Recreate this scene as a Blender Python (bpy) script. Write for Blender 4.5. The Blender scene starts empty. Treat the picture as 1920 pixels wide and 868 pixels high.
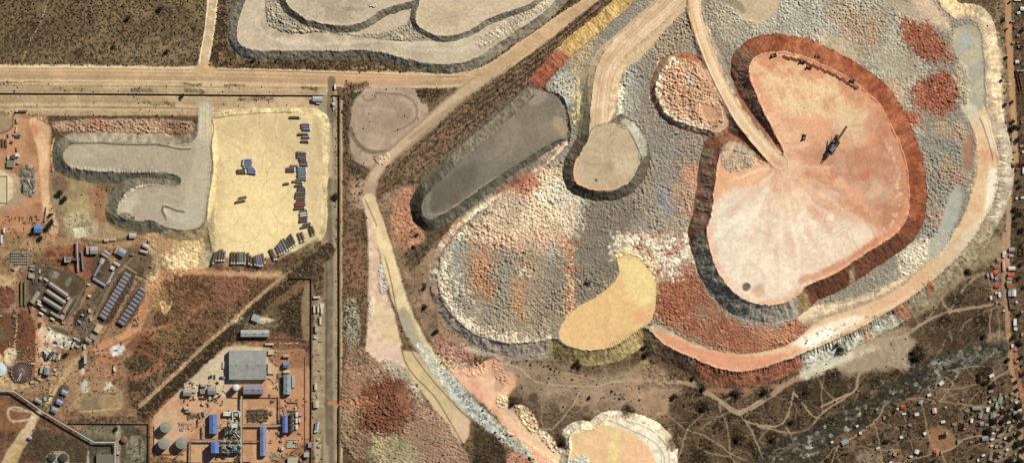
import bpy, bmesh, math, random
import numpy as np
from mathutils import Vector, Matrix
C = bpy.context.scene
COL = C.collection
S = 0.75                      # metres per photo pixel (1920 wide)
R = math.radians
def w2(x, y): return ((x-960.0)*S, (434.0-y)*S)

# ---------------------------------------------------------------- camera, sky, sun
cam_d = bpy.data.cameras.new('camera'); cam = bpy.data.objects.new('camera', cam_d); COL.objects.link(cam)
CAM_H = 8000.0
cam.location = (0, 0, CAM_H); cam.rotation_euler = (0, 0, 0)
cam_d.sensor_width = 36.0
cam_d.lens = 36.0*CAM_H/(1920*S)
cam_d.clip_start = 10.0; cam_d.clip_end = 200000.0
C.camera = cam
SUN_EL = R(40); SUN_AZ = R(46)             # azimuth from north, clockwise: sun stands in the north-east
wd = bpy.data.worlds.new('World'); C.world = wd; wd.use_nodes = True
nt = wd.node_tree; bg = nt.nodes['Background']
sky = nt.nodes.new('ShaderNodeTexSky'); sky.sky_type = 'NISHITA'; sky.sun_disc = False
sky.sun_elevation = SUN_EL; sky.sun_rotation = SUN_AZ; sky.air_density = 0.8; sky.dust_density = 0.6
nt.links.new(sky.outputs[0], bg.inputs[0]); bg.inputs[1].default_value = 0.05
sd_ = bpy.data.lights.new('sun', 'SUN'); sun = bpy.data.objects.new('sun', sd_); COL.objects.link(sun)
sd_.energy = 5.0; sd_.angle = R(0.5); sd_.color = (1.0, 0.945, 0.86)
dv = Vector((math.sin(SUN_AZ)*math.cos(SUN_EL), math.cos(SUN_AZ)*math.cos(SUN_EL), math.sin(SUN_EL)))
sun.rotation_euler = dv.to_track_quat('Z', 'Y').to_euler(); sun.location = dv*500
C.view_settings.view_transform = 'Standard'; C.view_settings.look = 'None'
C.view_settings.exposure = 0.24; C.view_settings.gamma = 1.0; C.view_settings.use_curve_mapping = False
C.cycles.max_bounces = 4; C.cycles.diffuse_bounces = 2

# ---------------------------------------------------------------- colour helpers
KALB = 0.86
def lin(h):
    v = np.array([int(h[i:i+2], 16)/255.0 for i in (0, 2, 4)])
    return np.where(v <= 0.04045, v/12.92, ((v+0.055)/1.055)**2.4)
def alb(h):
    c = lin(h); l = c@np.array([.3, .55, .15]); s = (c.max()-c.min())/(c.max()+1e-6)
    c = c*.87+l*.13; c = c*np.array([1.03, .99, .95-.16*max(0, 1-s/.55)])
    return c*KALB*min(1.06, (l/.30)**.18)

# ---------------------------------------------------------------- terrain sheet: a tensor grid, dense in the mapped ground, coarse to the horizon
G = 1.06
inner_x = np.arange(-30, 1950+G, G); inner_y = np.arange(-30, 898+G, G)
grow = np.cumsum(1.25*1.35**np.arange(1, 33))
xs = np.concatenate([inner_x[0]-grow[::-1], inner_x, inner_x[-1]+grow]).astype(np.float64)
ys = np.concatenate([inner_y[0]-grow[::-1], inner_y, inner_y[-1]+grow]).astype(np.float64)
NX, NY = len(xs), len(ys)
PX, PY = np.meshgrid(xs, ys); PX = PX.astype(np.float32); PY = PY.astype(np.float32)

def h2(ix, iy, seed):
    a = (ix.astype(np.int64)*374761393 + iy.astype(np.int64)*668265263 + seed*1442695041) & 0xffffffff
    a = ((a ^ (a >> 13))*1274126177) & 0xffffffff
    a = ((a ^ (a >> 16))*2246822519) & 0xffffffff
    return (((a ^ (a >> 15)) & 0xffffff)/16777215.0).astype(np.float32)
def vnoise(X, Y, sc, seed):
    u = X/sc; v = Y/sc; iu = np.floor(u); iv = np.floor(v); fu = u-iu; fv = v-iv
    fu = fu*fu*(3-2*fu); fv = fv*fv*(3-2*fv)
    a = h2(iu, iv, seed); b = h2(iu+1, iv, seed); c = h2(iu, iv+1, seed); d = h2(iu+1, iv+1, seed)
    return (a+(b-a)*fu)+((c+(d-c)*fu)-(a+(b-a)*fu))*fv
def fbm(X, Y, sc, seed, o=3):
    r = 0; t = 0; g = 1.0
    for k in range(o):
        r = r+g*vnoise(X+17.3*k, Y-9.1*k, sc/2**k, seed+k*7); t += g; g *= .55
    return r/t
NZ = {3: fbm(PX, PY, 3.6, 1, 2), 8: fbm(PX, PY, 9, 2), 25: fbm(PX, PY, 27, 3), 70: fbm(PX, PY, 80, 4, 4)}
NB = {8: fbm(PX, PY, 10, 12), 25: fbm(PX, PY, 30, 13), 70: fbm(PX, PY, 75, 14, 4)}
WX = (fbm(PX, PY, 14, 21)-.5)*2+(vnoise(PX, PY, 3.5, 22)-.5)*.8
WY = (fbm(PX, PY, 14, 31)-.5)*2+(vnoise(PX, PY, 3.5, 32)-.5)*.8
def ss(a, b, x):
    t = np.clip((x-a)/(b-a+1e-9), 0, 1); return t*t*(3-2*t)

def pts_(s):
    if isinstance(s, str): s = [tuple(float(q) for q in p.split(',')) for p in s.split()]
    return np.array(s, dtype=np.float64)
def smooth(p, closed=True, n=2):
    for _ in range(n):
        q = np.roll(p, -1, 0) if closed else p[1:]
        b = p if closed else p[:-1]
        r = np.empty((2*len(b), p.shape[1])); r[0::2] = b*.75+q*.25; r[1::2] = b*.25+q*.75
        if not closed: r = np.vstack([p[:1], r, p[-1:]])
        p = r
    return p
def window(p, m):
    x0, y0 = p[:, :2].min(0)-m; x1, y1 = p[:, :2].max(0)+m
    return slice(np.searchsorted(ys, y0), max(np.searchsorted(ys, y1), 1)), slice(np.searchsorted(xs, x0), max(np.searchsorted(xs, x1), 1))
def sdf(p, m, closed=True, arc=False, warp=0.0):
    sl = window(p, m+abs(warp)*2); X = PX[sl]; Y = PY[sl]
    if warp: X = X+warp*WX[sl]; Y = Y+warp*WY[sl]
    best = np.full(X.shape, 1e18, np.float32); A = np.zeros(X.shape, np.float32); ins = np.zeros(X.shape, bool)
    n = len(p); acc = 0.0; zz = np.zeros(X.shape, np.float32)
    for i in range(n if closed else n-1):
        ax, ay = p[i, :2]; bx, by = p[(i+1) % n, :2]; dx = bx-ax; dy = by-ay; L2 = dx*dx+dy*dy
        if L2 < 1e-9: continue
        t = np.clip(((X-ax)*dx+(Y-ay)*dy)/L2, 0, 1); ex = X-(ax+t*dx); ey = Y-(ay+t*dy); dd = ex*ex+ey*ey
        k = dd < best
        if arc or p.shape[1] > 2:
            A = np.where(k, acc+t*math.sqrt(L2), A)
            if p.shape[1] > 2: zz = np.where(k, p[i, 2]+t*(p[(i+1) % n, 2]-p[i, 2]), zz)
        best = np.where(k, dd, best); acc += math.sqrt(L2)
        if closed and abs(dy) > 1e-9:
            c = ((ay > Y) != (by > Y)) & (X < (bx-ax)*(Y-ay)/dy+ax); ins ^= c
    d = np.sqrt(best)
    if closed: d = np.where(ins, -d, d)
    return sl, d, A, zz

Z = np.zeros(PX.shape, np.float32); Z += (NB[70]-.5)*2.0+(NZ[25]-.5)*.5
RGB = np.zeros(PX.shape+(3,), np.float32)
HEAP = np.zeros(PX.shape, np.float32); SCRUB = np.zeros(PX.shape, np.float32); SLOPE = np.zeros(PX.shape, np.float32)
STREAK = np.full(PX.shape, .5, np.float32); ROUGH = np.full(PX.shape, .5, np.float32)
ZONES = ['ground']; ZONE = np.zeros(PX.shape, np.int16)
def zid(n):
    if n not in ZONES: ZONES.append(n)
    return ZONES.index(n)
def apply(sl, m, c, a=1.0, mo=None, z=None, heap=None, scrub=None, rough=None, on=None):
    """lay one kind of earth over the sheet where m > 0"""
    if on == 'slope': m = m*(SLOPE[sl] > .5)
    elif on == 'flat': m = m*(SLOPE[sl] < .5)
    if c is not None:
        cc = alb(c)[None, None, :].astype(np.float32)
        if mo:
            c2, ns, lo, hi = mo; nn = (NZ if ns > 0 else NB)[abs(ns)][sl]
            k = ss(lo, hi, nn)[..., None]; cc = cc*(1-k)+alb(c2)[None, None, :]*k
        k = (m*a)[..., None]; RGB[sl] = RGB[sl]*(1-k)+cc*k
    if z is not None: ZONE[sl] = np.where(m > .5, zid(z), ZONE[sl])
    if heap is not None: HEAP[sl] = HEAP[sl]*(1-m)+heap*m
    if scrub is not None: SCRUB[sl] = SCRUB[sl]*(1-m)+scrub*m
    if rough is not None: ROUGH[sl] = ROUGH[sl]*(1-m)+rough*m
def P(p, c, f=2.0, w=1.0, sm=1, **k):
    p = smooth(pts_(p), True, sm); sl, d, _, _ = sdf(p, f+2, True, warp=w)
    apply(sl, 1-ss(-f, f, d), c, **k)
def L(p, wd, c, f=1.0, w=.5, sm=2, **k):
    p = smooth(pts_(p), False, sm); sl, d, _, _ = sdf(p, wd/2+f+1, False, warp=w)
    apply(sl, 1-ss(wd/2-f*.5, wd/2+f, d), c, **k)
def B(x, y, r, c, f=None, w=1.5, **k):       # a round patch
    sl = window(np.array([[x, y]]), r*1.6+4); d = np.hypot(PX[sl]+w*WX[sl]-x, PY[sl]+w*WY[sl]-y)-r; f = f or r*.35
    apply(sl, 1-ss(-f, f, d), c, **k)
def ridge(p, wd, h, sm=2, w=.3):              # berm (h>0) or rut / ditch (h<0)
    p = smooth(pts_(p), False, sm); sl, d, _, _ = sdf(p, wd*2+1, False, warp=w); Z[sl] += h*np.exp(-(d/wd)**2*1.5)
def raise_(p, T, s=.72, gul=.9, berm=.9, c=None, z=None, sm=2, w=2.0, z_s=None, cs=None, reach=70, per=2.5, stk=.62, heap=None):
    p = smooth(pts_(p), True, sm); sl, d, A, _ = sdf(p, reach, True, arc=True, warp=w)
    q = A/per; st = .4*vnoise(q, d/14, 1.0, 5)+.35*vnoise(q, d/24, 3.1, 6)+.25*vnoise(q, d/30, 9.0, 7)
    if callable(T): T = T(PX[sl], PY[sl])
    h = T-s*S*np.maximum(d, 0)
    up = h > Z[sl]+.25
    g = ss(0, 4, d)*ss(0, 3, h-Z[sl]); h = h+(gul*(st-.5)*2.4+(NZ[8][sl]-.5)*.8+(NZ[25][sl]-.5)*2.4)*g
    zn = np.where(d < 0, np.maximum(Z[sl], T+(NZ[25][sl]-.5)*.8), np.where(up, np.maximum(h, Z[sl]), Z[sl]))
    if berm: zn = zn+berm*np.exp(-((d+1.2)/1.3)**2)*ss(.15, .6, vnoise(A, d*0, 7, 9))
    Z[sl] = zn
    slope = up & (d > .3); SLOPE[sl] = np.where(slope, 1, np.where(d < 0, 0, SLOPE[sl]))
    STREAK[sl] = np.where(slope, .5+(st-.5)*2*stk, np.where(d < 0, .5, STREAK[sl]))
    SCRUB[sl] = np.where(slope | (d < 0), 0, SCRUB[sl]); HEAP[sl] = np.where(slope | (d < 0), 0, HEAP[sl])
    apply(sl, (d <= .3).astype(np.float32), c, z=z, rough=.3, heap=heap)
    if cs: apply(sl, slope.astype(np.float32), cs, z=z_s or z)
def road(p, wd, c, z=None, fill=True, f=2.4, s=.6, berm=.7, cs=None, **k):
    """haul road with its own levels: p = (x, y, level) ..."""
    p = smooth(pts_(p), False, 2); sl, d, A, zz = sdf(p, wd/2+50, False, arc=True, warp=1.2)
    on = d < wd/2+(vnoise(A, d*0, 11, 18)-.5)*3; Z0 = Z[sl].copy(); h = zz-s*S*np.maximum(d-wd/2, 0); up = (h > Z[sl]+.2) & ~on
    k2 = ss(wd/2+3, wd/2-1, d); Z[sl] = np.where(on, Z[sl]*(1-1)+zz, np.where(up, h, Z[sl]*(1-k2)+zz*k2))
    steep = up & (h-Z0 > 3.0)
    if berm: Z[sl] += berm*np.exp(-((d-wd/2-.6)/1.2)**2)*ss(.2, .6, vnoise(A, d*0, 9, 19))
    Z[sl] += -.25*np.exp(-((d-wd*.25)/1.5)**2)
    SLOPE[sl] = np.where(steep, 1, np.where(on | up, 0, SLOPE[sl])); HEAP[sl] = np.where(on, 0, np.where(steep, 0, np.where(up, HEAP[sl]*.7, HEAP[sl]))); SCRUB[sl] = np.where(on | up, 0, SCRUB[sl])
    tr = vnoise(d, A/90, 1.7, 33)*.6+vnoise(d, A/60, 4, 34)*.4
    if cs: apply(sl, up.astype(np.float32), cs, z='spoil_slope')
    apply(sl, 1-ss(wd/2-f, wd/2+f, d+(vnoise(A, d*0, 7, 20)-.5)*4), c, z=z, **k)
    k3 = (1-ss(wd/2-2, wd/2+1, d))[..., None]; RGB[sl] *= 1+k3*(tr[..., None]-.5)*.34
# ================================================================ LOW GROUND
RGB[:] = alb('7d6749'); SCRUB[:] = .45
k = ss(.35, .65, NB[70])[..., None]; RGB[:] = RGB*(1-k)+alb('67543c')*k
A_ = 'ground'
# --- north-west savannah
P('-60,-60 388,-60 386,60 372,116 360,122 -60,118', '6f5e42', f=4, w=3, mo=('86734f', 25, .35, .7), scrub=.6)
P('-60,-60 160,-60 150,118 -60,118', '66553a', f=30, w=6, a=.5, scrub=.65)
P('200,80 380,70 372,118 150,118', '917c58', f=18, w=8, a=.6)
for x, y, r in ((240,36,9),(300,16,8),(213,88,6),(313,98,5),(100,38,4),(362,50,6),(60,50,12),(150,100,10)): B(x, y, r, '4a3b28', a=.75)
L('96,-20 78,40 55,80 40,120', 2.2, 'a38c66', f=1.2)
# --- scrub verge around the north road and the grey terrace
P('404,-40 432,-40 426,60 440,105 560,112 700,112 830,130 910,110 1060,0 1110,-40 1140,-40 1000,70 920,132 860,142 640,138 400,128 388,118', '57472f', f=3, w=3, mo=('7d6440', 8, .45, .7), scrub=.9)
P('600,112 780,120 860,132 850,142 640,136 590,130', '7a5f3c', f=5, w=4, a=.6, scrub=.8)
P('424,-40 440,-40 436,60 450,100 480,112 440,112 424,80', '7d7664', f=4, w=2, a=.8)
for p in ('425,70 432,90 448,108', '470,112 520,114', '660,128 720,124 730,134'): L(p, 3, 'b09a74', a=.7, f=1.5)
# --- belt south of the main road
P('-60,150 600,150 632,160 634,216 -60,216', 'b39c74', f=3, w=1, mo=('c4ad83', 25, .4, .7), scrub=.1, rough=.3)
for y, c, a, t in ((154.5,'7a6644',.8,1.6),(158,'cdb98a',.6,2),(162,'9c8761',.6,2.5),(168,'a8946a',.7,2.5),(172,'8a7654',.5,2),(184,'a08a64',.5,4),(190,'8f7c58',.45,5),(198,'c2aa80',.6,4),(201,'6f5c40',.8,1.3)):
    L(f'-60,{y-1} 150,{y-.5} 300,{y+.5} 430,{y+2} 600,{y+3}' if y < 180 else f'-60,{y} 200,{y} 350,{y+2} 420,{y+8}', t, c, f=1, w=1.2, a=a)
for x, y, rx, c in ((360,158,14,'5c4a2c'),(440,160,17,'53421f'),(265,170,18,'6f6444'),(365,172,16,'7a6d4c'),(580,166,12,'6f5c34'),(300,195,26,'9a8658'),(480,186,30,'8c7a58'),(130,168,30,'9c8a62')):
    L([(x-rx,y-1),(x,y),(x+rx,y+1)], 6, c, f=3, a=.75, w=3, scrub=.5)
P('420,162 560,164 580,175 440,174', 'c4a27c', f=4, w=3, a=.6)
# --- main dirt roads
MR = '-60,138 200,139 380,142 500,145 640,149 800,151 880,148 920,136 960,108 1010,72 1090,18 1150,-25 1190,-50'
L(MR, 29, 'cdb186', f=3, w=2, z='haul_road', scrub=0, rough=.25)
L(MR, 22, 'b99c74', f=2.5, w=1, z='haul_road', mo=('c8a87f', 25, .4, .7), rough=.25)
L('-60,124 100,124 260,127 370,128', 5, 'd9c197', f=2, w=2, a=.9); L('400,130 520,132 640,136 760,141 850,142', 3, 'd2b98e', f=2, w=2, a=.8)
L('-60,129.5 200,129 370,131.5', 1.2, '8a7250', a=.7); L('405,131.5 520,133.5 640,138 760,142 860,144', 1.2, '6e5638', a=.8)
for dy, c, a in ((-4,'a98c64',.5),(3,'a28862',.6),(7,'98805c',.5),(-8,'d0b488',.4)): L(f'-60,{138+dy} 380,{142+dy} 640,{149+dy} 800,{151+dy} 880,{148+dy}', 2.2, c, f=2, a=a)
P('600,138 720,142 790,148 780,160 640,160 600,152', 'c79e72', f=8, w=3, a=.55)
L('-60,211 250,212 420,211 560,205 612,210', 9, 'b89e76', f=2.5, w=1.2, z='haul_road', mo=('a38b66', 8, .4, .7), rough=.3)
L('-60,207 250,207 420,207 600,200', 1.4, 'd6bd92', a=.6)
L('405,-50 399,0 393,60 384,104 381,132', 19, 'ddd2b6', f=1.5, w=1, z='haul_road', scrub=0)
L('405,-50 399,0 393,60 384,104 381,132', 13, 'b7a277', f=2, w=.5, mo=('c6b389', 8, .4, .7), z='haul_road')
P('360,132 376,116 392,116 410,132 400,142 372,142', 'c2a576', f=3, w=1, z='haul_road')
# --- site boundary road
L('610,196 618,240 612,300 615,420 617,520 616,640 615,720 619,800 620,900', 26, '9c8c6c', f=3, w=1.5, scrub=0, z='ground')
L('622,150 621,196 618,230 614,300 616,420 618,520 617,640 616,720 622,800 624,900', 13, '786e5a', f=3, w=1, z='haul_road', mo=('857a63', 8, .4, .7), rough=.3)
L('618,235 620,290 619,330', 6, 'b1a488', f=3, a=.8); L('612,480 612,620 610,760 614,830', 4, '5f5747', f=2.5, a=.6); L('628,230 628,420 627,640 628,860', 4, 'a08f70', f=2, a=.8)
L('619,150 619,200', 7, '8c744e', f=1.5, a=.9)
L('631.5,186 631.5,420 631.5,868 631.5,900', 3, 'b19c74', f=1.5, a=.9)
L('640.5,190 640.5,900', 4, 'b9a078', f=1.2, a=.95, scrub=0)
P('642,150 660,160 700,150 690,340 680,380 690,470 690,640 700,900 642,900', '84694a', f=3, w=3, mo=('6a543a', 8, .4, .65), scrub=.55)
P('645,560 672,560 676,650 662,660 645,640', '8c8878', f=4, w=3, heap=1.0, z='spoil_heaps'); P('644,440 690,470 688,540 645,540', '9a704c', f=8, w=4, a=.6)
P('655,320 690,340 684,380 660,400 650,370', 'a28468', f=8, w=3, a=.7)
# --- loop of bare ground inside the road fork
P('655,172 700,160 775,162 800,190 806,232 860,190 900,158 890,168 790,262 720,312 690,318 660,300 652,240', 'a5907a', f=4, w=2, mo=('b39d85', 25, .4, .7), scrub=.05, rough=.3)
P('778,166 842,166 832,180 796,198 786,186', '4f402b', f=2.5, w=2, mo=('6d5a3d', 8, .45, .6), scrub=1)
P('642,176 655,176 690,163 660,190 656,240 652,300 664,316 690,322 680,330 650,322 642,260', '5e4c33', f=2.5, w=2, scrub=.7, a=.85)
L('680,180 684,190 702,187 703,175 720,175 755,177 778,190 784,215 770,235 740,246', 3, '857560', f=1.5, a=.8)
L('657,240 664,262 680,280 700,287 730,284', 7, '6f6353', f=2.5, a=.8); L('655,300 680,312 690,320', 4, '5c4d3a', f=2, a=.8)
L('790,262 812,246 850,215 880,190', 3, '6f5a40', f=1.5, a=.7); L('664,172 730,163 780,163', 2, 'c7a888', f=2, a=.6)
P('700,290 730,286 730,300 716,312 700,300', '8a7b66', heap=.8, f=2)
P('690,210 760,200 770,230 730,245 690,240', '97826c', f=14, a=.6, w=5)
DR = '900,150 862,178 800,232 745,280 712,312 694,345 692,372'
L(DR, 22, 'a08a68', f=3, w=2, scrub=0, z='haul_road'); L(DR, 14, 'bca684', f=2.5, w=.8, z='haul_road', rough=.2)
L('860,190 815,226 770,258', 7, 'a18d6c', f=3, a=.7)
P('880,150 905,140 950,118 960,124 905,168 870,180 860,170', 'b8a07a', f=6, a=.8, z='haul_road')
P('655,350 690,335 706,350 700,392 680,400 664,380', 'b09478', f=6, w=3, z='haul_road', a=.9)
# --- scrub-grown strips between the haul road and the dump
P('1200,-60 1160,-30 1060,52 990,108 930,152 880,188 800,262 742,312 704,352 706,372 735,420 745,400 800,330 860,268 930,205 1000,170 1020,150 1080,95 1210,-20 1250,-60', '68523a', f=3, w=2, mo=('7d6447', 8, .45, .65), scrub=.55)
for o in (-14, -8, -2, 5, 11, 17):
    L([(1180+o,-20+o),(1060+o,78+o),(960+o,146+o),(870+o,216+o),(790+o,290+o),(735+o,345+o)], 1.8, '92755a', f=1.2, w=2.5, a=.75)
    L([(1183+o,-18+o),(1063+o,80+o),(963+o,148+o),(873+o,218+o)], 2.2, '43351f', f=1.2, w=3, a=.5)
L('1000,82 1015,84 960,122', 2, 'd0b688', f=1, a=.8)
for k_ in range(16):
    a_ = random.Random(k_); x = a_.uniform(730, 830); y = 640-x*.42+a_.uniform(-30, 30)-10
    L([(x,y),(x+a_.uniform(15,35),y-a_.uniform(5,28)),(x+a_.uniform(40,60),y-a_.uniform(30,45))], 1.5, '9c8064', f=1, a=.6, w=2)
# --- west foot of the dump
P('706,372 742,352 790,345 775,430 800,450 830,440 812,480 806,540 830,600 880,640 930,668 940,700 930,740 880,700 820,660 780,600 742,500 716,420', '8b7458', f=4, w=3, mo=('a48768', 25, .45, .65), scrub=.3)
P('738,366 758,352 776,352 774,420 800,440 790,455 764,470 745,462 730,420', 'bb8765', f=5, w=3, mo=('a87656', 8, .4, .7), scrub=.3, heap=.45)
P('758,470 790,455 815,440 805,470 780,500 768,510 758,490', '6a5840', f=3, w=2, a=.8, scrub=.6)
L('830,438 800,462 775,482 760,498', 5, '54452f', f=2, a=.7)
P('800,620 850,640 905,668 915,690 900,705 860,700 830,690', '9b705c', f=4, w=3, mo=('b58e78', 8, .4, .7), heap=.7, z='spoil_heaps')
P('838,672 900,690 895,700 850,696', 'c9a88c', f=3, w=3, heap=.5)
P('885,655 912,664 905,700 888,690', '4c3d28', f=3, w=3, scrub=.9, a=.9)
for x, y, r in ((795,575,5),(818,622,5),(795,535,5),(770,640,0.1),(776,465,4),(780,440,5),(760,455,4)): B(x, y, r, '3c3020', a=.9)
# --- twin ramp road going down the west side
P('676,372 694,360 706,372 722,420 745,500 770,580 800,640 830,690 818,700 790,670 742,590 712,470 700,434', 'cdb78c', f=2, w=1, z='haul_road', mo=('dcc795', 25, .4, .6), scrub=0, rough=.3)
P('683,380 700,420 715,490 722,540 740,590 752,640 762,700 735,690 700,668 684,665 688,620 692,520 690,434', 'cbae90', f=3, w=1.5, z='haul_road', mo=('d8bda0', 8, .4, .6), scrub=0, rough=.3)
P('700,560 735,590 750,640 730,660 700,600', 'd0bd8a', f=6, a=.7, w=3)
P('712,490 716,485 724,520 728,548 716,556 708,530', 'b0aba4', f=2, w=2, heap=.8, a=.95); P('692,555 702,560 698,600 688,600', 'b5a89c', f=2, heap=.6, a=.8)
P('748,575 765,580 790,640 800,668 786,662 760,630 746,600', 'a49c8a', f=4, w=1.5, a=.9)
P('690,640 720,640 760,660 740,690 705,675 684,668', 'd6b8a2', f=5, w=2)
P('745,655 790,660 835,712 880,775 880,815 868,835 852,818 830,790 800,745 765,700', 'cbb683', f=3, w=1, z='haul_road', mo=('bfab80', 25, .4, .6), scrub=0, rough=.3)
P('850,770 880,770 880,815 868,832 855,812', 'cfae90', f=5, w=2, a=.8)
P('800,640 815,650 832,672 845,690 830,690 805,662', 'cdb976', f=3, w=1, a=.9)
L('723,540 745,590 752,610', 2, '7a5c40', a=.7); L('722,482 732,520 745,590 768,655 800,700 840,745 875,782 900,795', 1.6, '5f4a32', f=1, a=.85)
L('706,376 730,440 752,510 780,590 812,650 822,660', 1.6, '7a6040', a=.8); L('684,374 704,416 706,424', 1.8, '8a4f34', a=.8); L('752,648 763,692 812,738 830,765 868,832', 2, '5c503a', a=.8)
P('745,600 750,640 765,650 752,632', '6a5a44', f=2, a=.8)
# --- south-west mounds
P('642,640 690,655 700,672 760,700 790,745 850,815 880,860 886,900 640,900', '836850', f=3, w=3, mo=('94785c', 25, .4, .6), heap=.75, z='spoil_heaps', scrub=.15)
P('775,745 830,775 865,835 885,900 780,900 760,830 782,800', '977a62', f=5, w=4, heap=.6, z='spoil_heaps')
P('690,810 730,815 770,825 790,850 790,900 690,900', 'a3936f', f=5, w=4, heap=.7, mo=('82805a', 8, .4, .7), z='spoil_heaps')
P('712,672 752,678 790,735 790,760 760,710 720,700', 'a49a88', f=4, w=3, heap=.6)
P('645,690 672,690 690,715 688,742 670,752 650,735', '9b7558', f=4, w=3, a=.8, heap=.5); P('642,765 670,765 672,810 650,830 642,810', '8b7a54', f=4, w=3, a=.8, heap=.6)
P('674,772 676,730 690,715 720,706 755,712 778,735 776,765 768,790 748,812 715,818 690,810 676,796', '6e432b', f=4, w=6, mo=('80553a', 8, .35, .65), heap=.95, z='spoil_heaps')
P('752,722 772,730 774,750 768,776 752,765 745,735', 'a0664c', f=4, w=2, a=.8, heap=.3)
L('618,755 650,756 680,754 704,752', 7, 'b3794f', f=2, w=1, z='dirt_track', scrub=0)
L('676,800 686,830 700,860 702,900', 5, '584830', f=2, a=.7); P('672,850 700,858 704,900 672,900', '6a5540', f=4, heap=.6)
L('688,735 685,715 668,695', 1.5, 'c2a98c', a=.6)

# ================================================================ SOUTHERN BUSH AND VILLAGE GROUND
P('900,660 960,672 1030,668 1050,690 1120,700 1190,680 1240,650 1300,700 1380,728 1500,712 1560,690 1620,660 1900,560 1980,560 1980,960 880,960 950,820 1000,790 960,740 930,700', '65513a', f=4, w=3, mo=('755f44', 25, .35, .65), scrub=.4, rough=.9)
P('920,672 1040,680 1110,705 1200,690 1260,700 1280,740 1250,780 1150,770 1070,775 1010,760 960,725', 'a08a70', f=18, w=8, a=.85, rough=.6, scrub=.15)
P('1010,745 1090,740 1100,790 1060,850 1010,800', '7d6b52', f=8, w=4, a=.6)
P('1180,690 1240,690 1265,740 1265,790 1235,790 1200,760 1170,740', 'a98a68', f=12, w=6, a=.85, scrub=.1)
P('1200,670 1230,690 1280,712 1270,728 1215,722 1205,700', '96795e', f=4, w=3, mo=('6d5640', 8, .5, .65), heap=.6, a=.9)
P('1260,740 1330,735 1400,770 1480,720 1600,700 1640,690 1625,760 1560,800 1440,850 1420,900 1235,900 1240,840 1255,780', '56452f', f=8, w=4, a=.85, mo=('64523a', 25, .4, .6), scrub=.35)
P('1500,700 1590,690 1600,720 1580,755 1540,770 1490,760 1470,735', '4c3c28', f=5, w=3, a=.8)
P('1580,650 1700,625 1720,640 1700,670 1720,690 1660,690 1600,705 1580,700 1560,690', 'a8967c', f=8, w=5, a=.9, rough=.7, scrub=.1)
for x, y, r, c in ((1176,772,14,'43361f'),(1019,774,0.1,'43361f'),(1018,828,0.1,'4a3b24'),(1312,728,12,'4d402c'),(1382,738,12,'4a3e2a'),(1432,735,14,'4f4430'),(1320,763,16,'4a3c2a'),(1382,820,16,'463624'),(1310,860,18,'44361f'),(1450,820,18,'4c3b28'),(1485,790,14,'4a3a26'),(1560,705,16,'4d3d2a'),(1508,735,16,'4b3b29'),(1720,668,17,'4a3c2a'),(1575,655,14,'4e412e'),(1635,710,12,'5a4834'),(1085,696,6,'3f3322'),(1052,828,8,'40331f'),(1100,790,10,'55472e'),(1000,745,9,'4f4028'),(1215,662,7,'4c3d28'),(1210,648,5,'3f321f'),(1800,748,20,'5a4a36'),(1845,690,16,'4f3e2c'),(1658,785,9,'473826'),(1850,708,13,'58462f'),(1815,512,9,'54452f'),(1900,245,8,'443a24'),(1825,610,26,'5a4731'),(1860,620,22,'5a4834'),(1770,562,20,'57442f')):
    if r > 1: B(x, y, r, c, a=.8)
# dark bush blocks beside the road belt on the east
P('1640,590 1700,575 1790,545 1850,500 1900,470 1960,470 1960,720 1740,650 1700,610', '5f4d36', f=6, w=4, mo=('7d6850', 25, .45, .6), scrub=.45, rough=.9)
P('1795,555 1840,575 1870,600 1870,640 1800,655 1760,660 1740,625', '56442f', f=6, w=3, a=.85)
P('1760,540 1800,535 1860,530 1890,560 1840,575 1800,580 1775,575', '5d4b35', f=5, w=3, a=.7)
P('778,640 800,645 835,690 880,742 925,785 1000,835 1075,885 1030,885 960,845 905,800 860,765 815,705 785,665', 'a9aba6', f=3, w=2.5, mo=('c4c4be', 8, .4, .65), z='spoil_heaps', heap=.3)
P('835,690 880,735 920,790 945,820 900,800 850,745 825,700', 'b3bcc0', f=5, w=3, a=.8)
P('905,680 925,668 940,690 965,700 968,722 950,745 960,770 1000,800 1035,845 1060,870 1120,868 1110,900 1020,900 1000,850 960,815 920,770 880,735 845,700 840,688 880,695', 'd79f7c', f=4, w=3, mo=('e0b48c', 25, .4, .6), scrub=0, rough=.3, z='haul_road')
P('930,755 970,775 1030,830 1060,852 1110,860 1100,880 1040,870 990,830 940,785', 'dfbd92', f=5, w=2, z='haul_road')
P('880,700 900,692 925,700 950,715 940,730 900,725', 'dcb790', f=8, a=.6)
P('925,668 940,670 945,700 958,718 940,720 925,700', 'b58a70', f=3, w=3, heap=.9, a=.9); P('928,738 955,745 950,765 935,765', 'cdb98c', f=2, w=2, heap=.8)
P('960,760 985,760 1000,775 1010,800 1000,815 985,800', 'd5c29c', f=3, w=2, heap=1.0, mo=('b06a50', 8, .6, .7)); P('1000,800 1030,812 1040,830 1060,835 1055,850 1030,842', 'd8c0a0', f=2, w=2, heap=.8, mo=('9a5a3c', 8, .55, .7))
P('950,840 980,850 1030,890 950,900', 'c4876a', f=5, w=3, a=.9)
P('888,785 905,800 945,828 950,900 886,900', '54462f', f=3, w=2, scrub=.5, mo=('3f3422', 25, .4, .6), z='ground')
P('950,745 968,742 985,750 965,765 952,762', '4a3a26', f=2, w=2, a=.9)
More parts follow.
